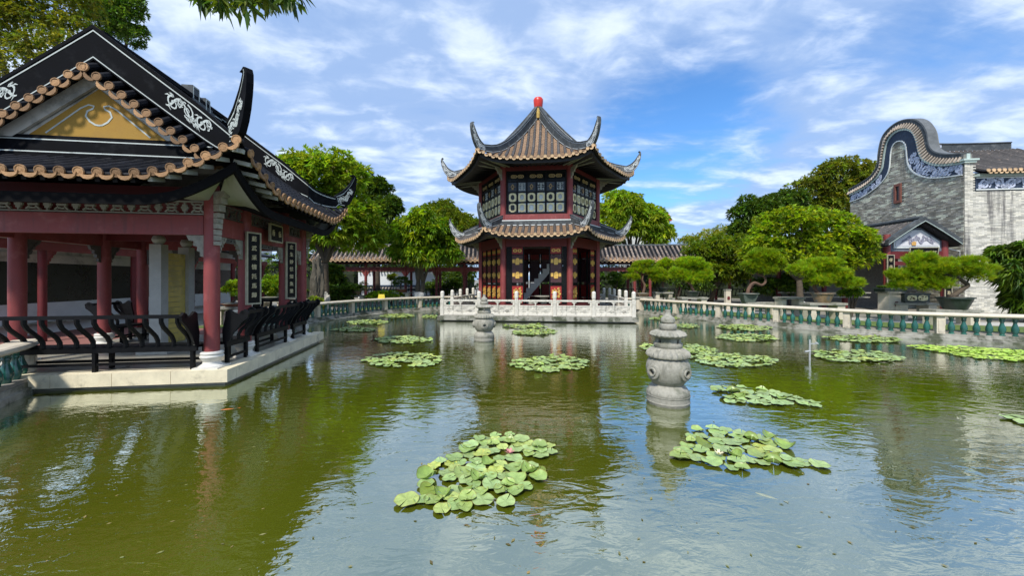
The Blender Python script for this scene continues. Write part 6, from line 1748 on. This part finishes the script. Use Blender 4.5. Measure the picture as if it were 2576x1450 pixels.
# far mass of foliage closing the view behind the galleries
def hedge(name, label, segs, n, h, mat, lf):
    t = thing(name, (segs[0][0], segs[0][1], ZG), label, 'trees'); pos = []
    lb_ = []
    for (x0, y0), (x1, y1) in zip(segs[:-1], segs[1:]):
        k = max(2, int(math.hypot(x1 - x0, y1 - y0) / 1.8))
        for i in range(k):
            f_ = (i + .5) / k; hh = h * rnd.uniform(.75, 1.15); lb_.append((np.array((x0 + (x1 - x0) * f_, y0 + (y1 - y0) * f_ + rnd.uniform(-.5, .5), ZG + hh * .48)), np.array((1.5, 1.2, hh * .55))))
    P_, D_ = crown_pts(lb_, n, .15); o = leaves('foliage_mass', mat, P_, D_, lf[0], lf[1], t, 6, .8, .3, .45, (1.7, 1.7, 1.0), .25)
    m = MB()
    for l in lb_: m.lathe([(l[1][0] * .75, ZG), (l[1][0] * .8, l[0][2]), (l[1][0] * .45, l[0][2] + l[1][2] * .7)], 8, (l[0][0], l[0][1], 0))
    o = m.build('shade_core', M('painted_inner_shade', (.02, .03, .012), .9, .4, 3), t); o['kind'] = 'stuff'  # solid dark cores: shade between the leaves is put into their colour
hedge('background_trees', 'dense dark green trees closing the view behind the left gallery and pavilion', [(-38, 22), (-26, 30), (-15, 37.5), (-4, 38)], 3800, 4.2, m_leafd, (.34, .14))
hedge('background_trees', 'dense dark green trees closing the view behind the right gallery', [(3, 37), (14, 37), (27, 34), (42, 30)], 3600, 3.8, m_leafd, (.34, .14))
# understorey shrubs in the shade
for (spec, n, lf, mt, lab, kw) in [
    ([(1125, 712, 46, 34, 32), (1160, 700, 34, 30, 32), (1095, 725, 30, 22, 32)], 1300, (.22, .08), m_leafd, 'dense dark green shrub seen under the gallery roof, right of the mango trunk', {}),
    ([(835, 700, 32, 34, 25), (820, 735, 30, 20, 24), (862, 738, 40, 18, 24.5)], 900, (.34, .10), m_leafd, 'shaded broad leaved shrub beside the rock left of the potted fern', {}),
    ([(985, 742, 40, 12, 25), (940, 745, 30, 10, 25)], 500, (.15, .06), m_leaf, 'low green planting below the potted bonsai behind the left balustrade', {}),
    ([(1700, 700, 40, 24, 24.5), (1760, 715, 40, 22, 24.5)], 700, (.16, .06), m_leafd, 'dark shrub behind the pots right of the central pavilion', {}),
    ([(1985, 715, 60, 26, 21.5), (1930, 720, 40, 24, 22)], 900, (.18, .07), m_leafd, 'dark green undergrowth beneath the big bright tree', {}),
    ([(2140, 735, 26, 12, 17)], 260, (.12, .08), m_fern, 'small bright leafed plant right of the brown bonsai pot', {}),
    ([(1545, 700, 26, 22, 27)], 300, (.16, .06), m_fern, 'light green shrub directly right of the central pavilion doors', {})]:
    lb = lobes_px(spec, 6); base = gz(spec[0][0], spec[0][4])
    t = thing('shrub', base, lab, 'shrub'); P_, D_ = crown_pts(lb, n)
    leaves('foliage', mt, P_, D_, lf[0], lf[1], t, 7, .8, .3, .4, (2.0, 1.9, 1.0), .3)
    m = MB(); b0 = Vector(base)
    for l in lb[:4]: m.tube([b0, b0.lerp(Vector(l[0]), .6), Vector(l[0])], [.05, .035, .02], 6)
    m.build('stems', m_bark, t)

# --- pots, tables, bonsai
def table(px, py, d, wpx, label, legs=2, th=.09, mat=None, dep=.6, solid=False):
    c = at(px, py, d); w = wpx / F * d; mat = mat or m_granite
    t = thing('stone_bench', (c.x, c.y, ZG), label, 'stone table', 'stone stands for the bonsai pots')
    m = MB(); m.box((c.x, c.y, c.z - th / 2), (w, dep, th)); m.build('slab', mat, t)
    for i in range(legs):
        x = c.x + (i / (legs - 1) - .5) * w * .72 if legs > 1 else c.x
        m = MB(); m.box((x, c.y, (c.z - th + ZG) / 2), (w * (.2 if legs > 1 else .6), dep * .8, c.z - th - ZG)); m.build('leg', m_coping, t)
    return c
def bonsai(label, pot, table_, trunk, pads, n, mat=None, potmat=None, leaf=(.16, .014), per=18, square=False, r0=.07, spread=.42, group='pine bonsai in pots on stone stands', bark=None, cat='bonsai', young=(1.35, 1.25, .9), tlab=None, up=.7, droop=.0):
    """pot: (px, y_top, y_bottom, half width px, depth)"""
    px, y0, y1, hw, d = pot
    c = at(px, y1, d)
    if table_: table(px + table_[0], y1, d, table_[1], tlab)
    t = thing('bonsai', (c.x, c.y, c.z), label, cat, group)
    h = (y1 - y0) / F * d; r_ = hw / F * d
    m = MB(); prof = [(r_ * .62, .0), (r_ * .66, .03), (r_ * .85, h * .55), (r_ * .96, h * .88), (r_ * 1.06, h * .9), (r_ * 1.06, h), (r_ * .95, h), (r_ * .93, h * .92)]
    if square: m.lathe([(a * 1.2, z_) for a, z_ in prof], 4, (0, 0, 0)); m.v = [((x * .7071 - y * .7071) + c.x, ((x + y) * .7071) * .62 + c.y, z + c.z) for x, y, z in m.v]
    else: m.lathe(prof, 22, (c.x, c.y, c.z))
    m.build('pot', potmat or m_potd, t, smooth=not square)
    m = MB(); m.lathe([(r_ * .9, 0), (r_ * .5, .03), (.01, .04)], 12, (c.x, c.y, c.z + h * .93)); m.build('soil', m_soil, t)
    pts = wob([at(a, b_, d) for a, b_ in trunk], r0 * .12, int(px), 4); pts[0].z -= .05; k = len(pts)
    m = MB(); m.tube(pts, [r0 * (1.25 - .8 * i / k) for i in range(k)], 8); m.build('trunk', bark or m_barkr, t, smooth=2)
    lb = []
    for (a, b_, rx, ry) in pads:
        C_ = np.array(at(a, b_, d)); S = np.array([rx, (rx + ry) * .5, ry]) / F * d
        lb.append((C_, S * .7))
        for _ in range(6):
            v = RNG.normal(size=3); v /= np.linalg.norm(v); q_ = RNG.uniform(.28, .45); lb.append((C_ + v * S * (1 - q_ * .8), S * q_))
        j = min(range(len(pts)), key=lambda i: (pts[i] - Vector(C_)).length if i > k * .3 else 99)
        m = MB(); m.tube([pts[j], pts[j].lerp(Vector(C_), .5) + Vector((0, 0, .03)), Vector(C_)], [r0 * .45, r0 * .3, r0 * .15], 6); m.build('branch', bark or m_barkr, t, smooth=2)
    P_, D_ = crown_pts(lb, n, .25, up)
    leaves('needles' if per > 10 else 'foliage', mat or m_pine, P_, D_, leaf[0], leaf[1], t, per, spread, droop, .3, young, .35)
    return t
bonsai('largest pine bonsai at right, crooked dark trunk leaning out of a round dark pot', (2402, 748, 779, 33, 14.4), (-10, 118), [(2385, 752), (2412, 734), (2434, 719), (2424, 709), (2402, 697), (2372, 691), (2338, 700)], [(2395, 672, 78, 26), (2330, 680, 60, 26), (2290, 700, 45, 22), (2450, 686, 46, 24), (2310, 655, 42, 18), (2350, 712, 62, 16), (2255, 690, 28, 12), (2280, 718, 36, 12)], 4300, r0=.075, bark=m_bark, tlab='long flat stone table under the largest pine bonsai', potmat=m_potd)
bonsai('pine bonsai in a brown and grey glazed pot, second from the right', (2069, 737, 762, 24, 16.4), (2, 94), [(2060, 742), (2048, 722), (2056, 706), (2070, 690)], [(2062, 668, 48, 22), (2028, 684, 44, 17), (2100, 692, 42, 22), (2150, 716, 30, 12), (2068, 702, 50, 18), (2120, 708, 34, 16)], 3200, potmat=m_pot, tlab='stone table under the brown glazed bonsai pot')
bonsai('upright pine bonsai with a looped trunk in a large grey-green square pot', (1882, 738, 761, 23, 18.6), (30, 80), [(1880, 742), (1884, 725), (1897, 712), (1915, 718), (1926, 708), (1920, 695), (1905, 690), (1905, 675)], [(1912, 645, 36, 25), (1940, 662, 32, 18), (1898, 668, 28, 20), (1918, 682, 34, 10)], 2600, potmat=m_potg, square=True, tlab='stone table under the grey-green square pot')
bonsai('wide flat-topped pine bonsai in a low dark pot behind the balustrade, third from the pavilion', (1742, 733, 748, 17, 20.6), (0, 66), [(1745, 736), (1738, 718), (1722, 705), (1715, 692)], [(1740, 668, 44, 19), (1768, 690, 30, 20), (1710, 690, 32, 18), (1745, 700, 46, 14), (1720, 664, 26, 14)], 2800, tlab='stone table under the low dark pot')
bonsai('yellowish pine bonsai in a small dark green pot between two wider pines', (1667, 724, 735, 13, 22.6), (0, 44), [(1667, 727), (1668, 712), (1670, 700)], [(1670, 668, 24, 15), (1675, 688, 28, 12), (1660, 700, 20, 8)], 1300, young=(1.6, 1.35, .7), tlab='stone table with two legs under the small dark green pot')
bonsai('leaning pine bonsai nearest to the central pavilion with slender trunk on a rock tray', (1616, 738, 747, 17, 22.0), (0, 40), [(1617, 741), (1622, 720), (1616, 704), (1620, 690)], [(1617, 668, 32, 12), (1640, 682, 30, 14), (1598, 684, 18, 10), (1585, 700, 24, 9), (1650, 698, 22, 9)], 1800, potmat=m_pot, square=True, tlab='stone table under the rock tray nearest the pavilion')
bonsai('layered dark leaved bonsai in a terracotta tray seen between the red columns', (584, 764, 772, 22, 14.5), (0, 60), [(580, 765), (592, 752), (584, 738), (588, 722)], [(590, 712, 26, 8), (572, 730, 26, 7), (596, 740, 24, 7), (585, 722, 22, 7)], 520, m_leaf, m_terra, (.07, .035), 8, True, .04, .9, None, m_bark, young=(1.6, 1.5, .8), tlab='stone table inside the pavilion view under the layered bonsai', up=.3)
bonsai('bright round leafy bonsai in a wide pot between the two couplet boards', (682, 748, 755, 26, 15.5), (6, 70), [(682, 750), (680, 738), (684, 724)], [(680, 712, 32, 18), (662, 725, 22, 14), (705, 722, 24, 16), (685, 735, 26, 10)], 900, m_mango, m_potd, (.09, .045), 7, False, .05, .9, None, m_bark, young=(1.6, 1.4, .8), tlab='stone table under the bright round bonsai', up=.3)
bonsai('dark leaved bonsai with spreading top in a terracotta pot left of the mango trunk', (1010, 728, 736, 14, 25.2), (0, 44), [(1010, 730), (1008, 720), (1012, 710)], [(1008, 704, 20, 8), (1024, 712, 16, 7), (994, 714, 14, 6)], 420, m_leafd, m_terra, (.09, .04), 7, False, .05, .9, None, m_bark, tlab='stone table under the dark bonsai left of the mango trunk', up=.3)
bonsai('small pale green standard tree behind the left gallery', (985, 746, 752, 8, 30.5), None, [(985, 748), (984, 728), (985, 712)], [(984, 698, 16, 9)], 200, m_bamb, m_terra, (.14, .05), 7, False, .05, .9, None, m_mangowood, up=.3)
# potted fern
t_c = table(897, 743, 24.8, 42, 'stone table under the big potted fern')
t = thing('potted_fern', tuple(t_c), 'large potted fern with arching fronds on a stone table behind the left balustrade', 'fern')
m = MB(); m.lathe([(.22, 0), (.30, .25), (.34, .38), (.32, .42), (.28, .42)], 16, t_c); m.build('pot', m_pot, t, smooth=True)
pts = []; dr_ = []
for i in range(26):
    a = i * 2.4; ln = rnd.uniform(.8, 1.35); el = rnd.uniform(.35, 1.1); o_ = t_c + Vector((0, 0, .42)); fp_ = []
    m = MB()
    for k in range(10):
        q_ = k / 9; p = o_ + Vector((math.cos(a) * ln * q_ * math.cos(el), math.sin(a) * ln * q_ * math.cos(el), math.sin(el) * ln * q_ - .75 * q_ * q_ * ln * .7)); fp_.append(p)
    m.tube(fp_, [.012 - .001 * k for k in range(10)], 4); o = m.build('frond', m_leaf if False else m_fern, t)
    for k in range(1, 10):
        for f_ in (0, .5):
            p = fp_[k - 1].lerp(fp_[k], f_ + .25); d = (fp_[k] - fp_[k - 1]).normalized(); sd_ = d.cross(Vector((0, 0, 1))).normalized()
            for sg in (-1, 1): pts.append(tuple(p)); dr_.append(tuple(sd_ * sg + d * .4))
leaves('leaflets', m_fern, np.array(pts), np.array(dr_), .20, .05, t, 1, .12, .25, .3, (1.6, 1.4, .9), .3)
# other stands at right
def pedestal(px, y0, d, wpx, label, hole=True):
    c = at(px, y0, d); w = wpx / F * d; t = thing('stone_pedestal', (c.x, c.y, ZG), label, 'pedestal', 'square stone pedestals behind the right balustrade')
    m = MB(); m.box((c.x, c.y, (c.z + ZG) / 2), (w, w * .8, c.z - ZG)); m.build('shaft', m_coping, t)
    m = MB(); m.box((c.x, c.y, c.z + .03), (w * 1.15, w, .06)); m.build('cap', m_granite, t)
    if hole: m = MB(); m.lathe([(.05, -.10), (.08, -.04), (.08, .04), (.05, .10)], 10, (c.x, c.y - w * .4 - .01, c.z - .45)); m.v = [(x, c.y - w * .4 - .012 + (y - (c.y - w * .4 - .01)) * .1, z) for x, y, z in m.v]; m.build('red_medallion', m_redd, t)
    return c
c = pedestal(2240, 738, 16.2, 36, 'tall square stone pedestal with red medallion left of the gate pavilion')
t = thing('planter_tray', (c.x, c.y, c.z + .06), 'low dark tray planter on the tall square pedestal', 'planter'); m = MB(); m.box((c.x, c.y, c.z + .12), (.95, .5, .12)); m.box((c.x, c.y, c.z + .20), (1.05, .56, .05)); m.build('tray', m_potd, t)
P_ = np.array([[c.x + rnd.uniform(-.4, .4), c.y + rnd.uniform(-.2, .2), c.z + .22] for _ in range(120)]); leaves('seedlings', m_leafd, P_, np.tile([0, 0, 1.0], (120, 1)), .16, .05, t, 5, .6, .3, .4, (1.8, 1.6, .8), .3)
c = table(2295, 762, 16.0, 98, 'stone table with two pale legs under the painted planter')
t = thing('painted_planter', tuple(c), 'rectangular dark planter with two painted panels on a stone table', 'planter')
w = 62 / F * 16; h = 21 / F * 16
m = MB(); m.box((c.x, c.y, c.z + h / 2 + .03), (w, .4, h)); m.box((c.x, c.y, c.z + h + .03), (w * 1.05, .46, .04)); m.box((c.x, c.y, c.z + .02), (w * .8, .3, .04)); m.build('body', m_potd, t)
for sg in (-1, 1):
    m = MB(); mmx = MB()
    m.prism([(c.x + sg * w * .22 + a * w * .2, c.z + h / 2 + .03 + b_ * h * .34) for a, b_ in ((-1, 0), (-.8, .8), (0, 1), (.8, .8), (1, 0), (.8, -.8), (0, -1), (-.8, -.8))], .02, Matrix.Translation((0, c.y - .215, 0))); o = m.build('painted_panel', m_pgold, t)
    m = MB()
    for j in range(6): m.box((c.x + sg * w * .22 + rnd.uniform(-.12, .12), c.y - .22, c.z + h / 2 + .03 + rnd.uniform(-.08, .08)), (rnd.uniform(.03, .09), .012, rnd.uniform(.02, .06)))
    m.build('brush_marks', m_barkr, o)
table(1985, 748, 18.0, 60, 'low stone table in shade left of the whitewashed trunk')
pedestal(1830, 731, 22.0, 12, 'slim square stone pedestal with a small hole left of the square pot')
# rocks at left
def rock(name, label, c, s, mat, seed, cat='rock'):
    bm2 = __import__('bmesh').new(); __import__('bmesh').ops.create_icosphere(bm2, subdivisions=4, radius=1)
    for v in bm2.verts:
        n_ = mnoise.fractal(v.co * 1.6 + Vector((seed, 0, 0)), 1.0, 2.0, 5); n2 = mnoise.noise(v.co * 4 + Vector((seed, 3, 0)))
        k = 1 + .45 * n_ - .12 * abs(n2) * 2; v.co = Vector((v.co.x * s[0], v.co.y * s[1], v.co.z * s[2])) * k
    me = bpy.data.meshes.new(name); bm2.to_mesh(me); bm2.free(); me.materials.append(mat)
    o = bpy.data.objects.new(name, me); COL.objects.link(o); o.location = c; tag(o, label, cat); return o
p = at(814, 745, 20.5); rock('garden_rock', 'pale weathered limestone rock behind the left balustrade beside the pavilion', (p.x, p.y, ZG + .35), (.35, .3, .62), m_rock, 3)
p = at(798, 690, 19.5); rock('rockery_pillar', 'tall gnarled dark rock pillar right of the farthest red column', (p.x, p.y, ZG + 1.15), (.36, .32, 1.55), m_rockd, 8)
p = at(791, 740, 19.0); t = thing('shrub', (p.x, p.y, ZG), 'low variegated shrub at the foot of the dark rock pillar', 'shrub'); P_, D_ = crown_pts([(np.array((p.x, p.y, ZG + .45)), np.array((.45, .4, .4)))], 260); leaves('foliage', m_bamb, P_, D_, .12, .05, t, 6, .8, .2, .4, (1.5, 1.3, .8), .4)
m = MB(); m.tube([(p.x, p.y, ZG), (p.x, p.y, ZG + .4)], .03, 6); m.build('stems', m_bark, t)
# yellow sign on the coping
p = at(945, 748, 21.9); q_ = Vector((-7.55, 21.85, -1.11))
t = thing('yellow_sign', tuple(q_), 'small folded yellow notice standing on the left balustrade coping', 'sign')
m = MB(); M4 = frame(q_, (.9, .43, 0)); m.prism([(-.20, 0), (.20, 0), (.16, .24), (-.15, .24)], .012, M4 @ Matrix.Rotation(R(-14), 4, 'X')); m.build('front_leaf', m_brightyel, t)
m = MB(); m.prism([(-.20, 0), (.20, 0), (.16, .24), (-.15, .24)], .012, M4 @ Matrix.Translation((0, .12, 0)) @ Matrix.Rotation(R(14), 4, 'X')); m.build('rear_leaf', m_brightyel, t)

# ============================================================= water lilies
m_pad = M('lily_pad', (.31, .43, .15), .34, .14, 5, .1, 20, attr=True, rand=.16, spec=.5)
m_padb = M('lily_pad_rim', (.12, .065, .045), .5, .3, 8)
def pad_mesh(seed, curl, tone, ragged=0.0):
    rr = random.Random(seed); n = 28; rings = (0.0, .35, .7, .93, 1.0); vs = []; cs = []; g0 = R(3.5)
    ph = rr.uniform(0, 6.28)
    for j, r_ in enumerate(rings):
        for i in range(n + 1):
            a = g0 + (2 * math.pi - 2 * g0) * i / n; w = 1 + .035 * math.sin(3 * a + ph) + ragged * (rr.random() - .5) * (1 if r_ > .6 else 0)
            z = .012 + .028 * min(curl, 1.6) * r_ ** 4 * (1 + .7 * math.sin(2 * a + ph)) + .006 * math.sin(5 * a + ph) * r_
            if curl > 2: z += .5 * max(0, math.cos(a - ph)) ** 2 * r_ ** 2
            q_ = r_ * w * (.985 if j == 4 and curl > 1 else 1); vs.append((q_ * math.cos(a), q_ * math.sin(a), z))
            k = 1.0 - .12 * (1 - r_); v_ = .94 + .12 * (math.sin(a * 9 + ph) * .5 + .5) * (r_ > .2)
            c = [tone[0] * k * v_, tone[1] * k * v_, tone[2] * k * v_, 1.0]
            if r_ > .96: c = [c[0] * .75 + .10, c[1] * .55, c[2] * .5, 1.0]
            if ragged and rr.random() < .3: c = [1.7, 1.25, .8, 1.0]
            cs += c
    m = MB(); m.v = vs
    for j in range(len(rings) - 1):
        for i in range(n): a = j * (n + 1) + i; m.f.append((a, a + n + 1, a + n + 2, a + 1)); m.mi.append(0)
    me = m.mesh('leaf', m_pad, smooth=2, colors=cs); return me
PADS = [pad_mesh(21, .8, (1.0, .95, .75)), pad_mesh(1, .25, (1.05, 1.0, 1.05)), pad_mesh(2, .4, (1.0, 1.02, .95)), pad_mesh(3, .9, (.95, .95, .8)), pad_mesh(4, 1.6, (.78, .82, .5)), pad_mesh(5, .2, (1.35, 1.18, .95)), pad_mesh(6, .3, (1.35, 1.2, .8), .14), pad_mesh(7, 2.6, (.62, .60, .22)), pad_mesh(8, .3, (1.1, 1.1, 1.2))]
BRT = [pad_mesh(11, .2, (1.45, 1.50, .62)), pad_mesh(12, .3, (1.6, 1.55, .70)), pad_mesh(13, .5, (1.2, 1.35, .45))]
def inpoly(x, y, P):
    c = False; j = len(P) - 1
    for i in range(len(P)):
        if (P[i][1] > y) != (P[j][1] > y) and x < (P[j][0] - P[i][0]) * (y - P[i][1]) / (P[j][1] - P[i][1] + 1e-12) + P[i][0]: c = not c
        j = i
    return c
def lily(poly_px, label, r0=.115, gap=.80, meshes=None, wts=None, flower=None, jitter=.25, vary=True):
    P = [atz(a, b_, ZW) for a, b_ in poly_px]; P2 = [(p.x, p.y) for p in P]; xs = [p[0] for p in P2]; ys = [p[1] for p in P2]
    c = (sum(xs) / len(xs), sum(ys) / len(ys)); t = thing('water_lily_patch', (c[0], c[1], ZW), label, 'water lilies', 'patches of water lily pads floating on the pond')
    meshes = meshes or PADS; wts = wts or [5, 9, 9, 5, 2, 5, 2.2, .4, 4]
    rr = random.Random(int(poly_px[0][0])); got = []; tries = 0
    area = abs(sum(P2[i - 1][0] * P2[i][1] - P2[i][0] * P2[i - 1][1] for i in range(len(P2)))) / 2
    while tries < 2600 and len(got) < 285:
        tries += 1; x = rr.uniform(min(xs), max(xs)); y = rr.uniform(min(ys), max(ys))
        if not inpoly(x, y, P2): continue
        r_ = r0 * rr.uniform(.72, 1.2)
        if any((x - a) ** 2 + (y - b_) ** 2 < ((r_ + q_) * gap) ** 2 for a, b_, q_ in got): continue
        if mnoise.noise(Vector((x * 2.2, y * 2.2, 3))) < -.36: continue
        got.append((x, y, r_))
    for i, (x, y, r_) in enumerate(got):
        k = rr.choices(range(len(meshes)), wts if len(wts) == len(meshes) else None)[0]
        o = place(meshes[k], 'leaf', t, (x, y, ZW + .002 + .010 * rr.random() + .0012 * (i % 7)), None, (r_, r_ * rr.uniform(.9, 1.0), min(1, r_ / .1) * (.13 if k == 7 and meshes is PADS else 1)))
        o.rotation_euler = (rr.gauss(0, .035 + .03 * (k in (3, 4))), rr.gauss(0, .035), rr.uniform(0, 6.28))
    if flower:
        for (fx, fy, white) in flower:
            p = atz(fx, fy, ZW); m = MB()
            for j in range(12):
                a = j * 2.399; e = .5 + .5 * (j % 2); d = Vector((math.cos(a), math.sin(a), e)).normalized(); s_ = Vector((-math.sin(a), math.cos(a), 0)); b0 = p + Vector((0, 0, .03))
                m.add([b0, b0 + d * .035 + s_ * .012, b0 + d * .07, b0 + d * .035 - s_ * .012], [(0, 1, 2, 3)])
            m.build('flower', m_flower if white else m_pinkfl, t)
    return t
def ell(x0, x1, y0, y1, skew=0.0, n=14):
    cx, cy, a, b_ = (x0 + x1) / 2, (y0 + y1) / 2, (x1 - x0) / 2, (y1 - y0) / 2
    return [(cx + a * math.cos(6.283 * i / n) * (1 + .10 * math.sin(i * 2.3 + x0)), cy + b_ * math.sin(6.283 * i / n) * (1 + .10 * math.cos(i * 1.7 + y0)) + skew * a * math.cos(6.283 * i / n)) for i in range(n)]
lily([(1215, 1096), (1275, 1092), (1330, 1112), (1385, 1122), (1392, 1142), (1350, 1165), (1365, 1215), (1335, 1225), (1310, 1245), (1305, 1268), (1270, 1285), (1215, 1275), (1190, 1262), (1165, 1300), (1110, 1290), (1070, 1262), (1020, 1275), (1015, 1262), (1060, 1240), (1075, 1195), (1105, 1165), (1150, 1140), (1180, 1105)], 'nearest and largest patch of big pale green lily pads, right of the picture bottom centre', .096, .64, flower=[(1282, 1148, False)])
lily([(1745, 1078), (1830, 1082), (1900, 1095), (1985, 1115), (1975, 1135), (1945, 1150), (2010, 1165), (2070, 1172), (2050, 1180), (1960, 1180), (1900, 1165), (1870, 1185), (1800, 1180), (1760, 1165), (1695, 1155), (1700, 1140), (1735, 1125)], 'patch of curled lily pads to the lower right of the near stone lantern', .100, .72, flower=[(1808, 1152, True)], wts=[6, 9, 8, 7, 4, 2, 1, .5, 6])
lily([(1790, 980), (1850, 975), (1920, 985), (1990, 1000), (2050, 1015), (2062, 1026), (1995, 1022), (1930, 1022), (1880, 1016), (1830, 1012), (1822, 998)], 'patch of blue-green lily pads floating between the near lantern and the pipe', .105, .72, wts=[2, 10, 6, 2, 1, 1, .4, .3, 12])
lily(ell(1738, 1955, 892, 925, .045), 'patch of crowded lily pads right behind the near stone lantern', .105, .66)
lily(ell(1712, 1800, 870, 894, .13), 'narrow patch of lily pads just behind the near lantern, joining the crowded one', .10, .68)
lily(ell(1612, 1648, 867, 882), 'small group of lily pads left of the near lantern top', .11, .72)
lily(ell(1286, 1482, 898, 938), 'broad patch of lily pads in the pond centre before the pavilion platform', .115, .68)
lily(ell(922, 1112, 890, 926), 'patch of pale lily pads left of centre, the nearer one on that side', .115, .70)
lily(ell(944, 1080, 848, 866), 'patch of lily pads just behind the pale patch left of centre', .115, .70)
lily(ell(1268, 1375, 817, 828), 'thin patch of lily pads close to the marble platform edge', .12, .72)
lily(ell(1290, 1398, 831, 845), 'patch of darker lily pads just in front of the thin one by the platform', .12, .70)
lily(ell(876, 975, 807, 818), 'lily pads right of the bright patch near the left balustrade', .125, .74)
lily(ell(840, 946, 826, 836), 'nearest of the three flat lily patches by the left balustrade', .125, .74)
lily(ell(960, 1043, 791, 801), 'far lily pads left of the central platform under the balustrade', .13, .76)
lily(ell(1062, 1100, 794, 802), 'few lily pads touching the left corner of the marble platform', .13, .76)
lily(ell(1701, 1756, 817, 827), 'short patch of lily pads in front of the right balustrade near the platform', .12, .74)
lily(ell(1634, 1710, 799, 807), 'farthest lily pads right of the central platform', .13, .76)
lily(ell(1806, 1942, 819, 833, .03), 'upper one of two long lily patches along the right balustrade', .12, .72)
lily(ell(1804, 1958, 842, 860, .03), 'lower one of two long lily patches along the right balustrade', .115, .70)
lily(ell(2044, 2262, 884, 913, .05), 'long patch of large lily pads right of the grey pipe', .115, .68)
lily(ell(2084, 2270, 847, 863, .04), 'thin yellowish lily patch along the right balustrade beyond the pipe', .115, .72)
lily([(2283, 874), (2330, 871), (2440, 875), (2576, 884), (2640, 892), (2640, 912), (2540, 910), (2450, 903), (2380, 890), (2330, 882)], 'bright yellow-green carpet of lily pads at the right edge', .115, .60, BRT, [1, 1, 1])
lily([(2530, 1052), (2600, 1050), (2640, 1060), (2620, 1072), (2560, 1066)], 'single stray lily pads at the right edge of the picture', .13, .8, [PADS[1], PADS[8]], [1, 1])
for (a, b_, lab) in ((1150, 1175, ''),): pass
# drifting leaf litter
rr = random.Random(4); P_ = []; 
for _ in range(240):
    p = atz(rr.uniform(60, 2560), 1440 - 560 * rr.random() ** .8, ZW)
    if p.x > -5.2 and p.y < 16: P_.append((p.x, p.y, ZW + .006))
P_ = np.array(P_); o = leaves('floating_leaf_litter', leafmat('litter', (.20, .17, .06), .6, .1), P_, np.tile([0, 0, 0.0], (len(P_), 1)), .045, .018, None, 1, 1.0, 0, .5)
tag(o, 'tiny fallen leaves and specks drifting on the pond surface', 'leaf litter')
co_ = np.empty(len(o.data.vertices) * 3, dtype=np.float32); o.data.vertices.foreach_get('co', co_); co_ = co_.reshape(-1, 3); co_[:, 2] = ZW + .004 + (co_[:, 2] - ZW) * .06; o.data.vertices.foreach_set('co', co_.ravel()); o.data.update()
# fish
def fish(px, py, ang, mat, label):
    p = atz(px, py, ZW); t = thing('koi_fish', (p.x, p.y, ZW), label, 'fish', 'fish just under the water surface'); d = Vector((math.cos(ang), math.sin(ang), 0)); s_ = Vector((-d.y, d.x, 0))
    vs = []; prof = [(0, .003), (.03, .016), (.08, .024), (.14, .020), (.20, .010), (.23, .006)]
    for x, r_ in prof:
        for j in range(8): a = 6.283 * j / 8; vs.append(Vector((p.x, p.y, ZW - .006)) + d * (x - .12) + s_ * r_ * math.cos(a) + Vector((0, 0, r_ * .6 * math.sin(a))))
    m = MB(); m.add(vs, [(k * 8 + j, k * 8 + (j + 1) % 8, (k + 1) * 8 + (j + 1) % 8, (k + 1) * 8 + j) for k in range(5) for j in range(8)]); m.build('body', mat, t, smooth=True)
    m = MB(); e = Vector((p.x, p.y, ZW + .003)) + d * .11; m.add([e, e + d * .05 + s_ * .025, e + d * .035, e + d * .05 - s_ * .025], [(0, 1, 2, 3)]); m.build('tail_fin', mat, t)
fish(1932, 1250, R(-40), M('pale_fish', (.26, .29, .22), .5, .2, 20), 'pale fish near the surface in the sky reflection at lower right')
fish(575, 1030, R(20), M('orange_fish', (.50, .14, .03), .5, .2, 20), 'small orange fish in the green water below the pavilion corner')
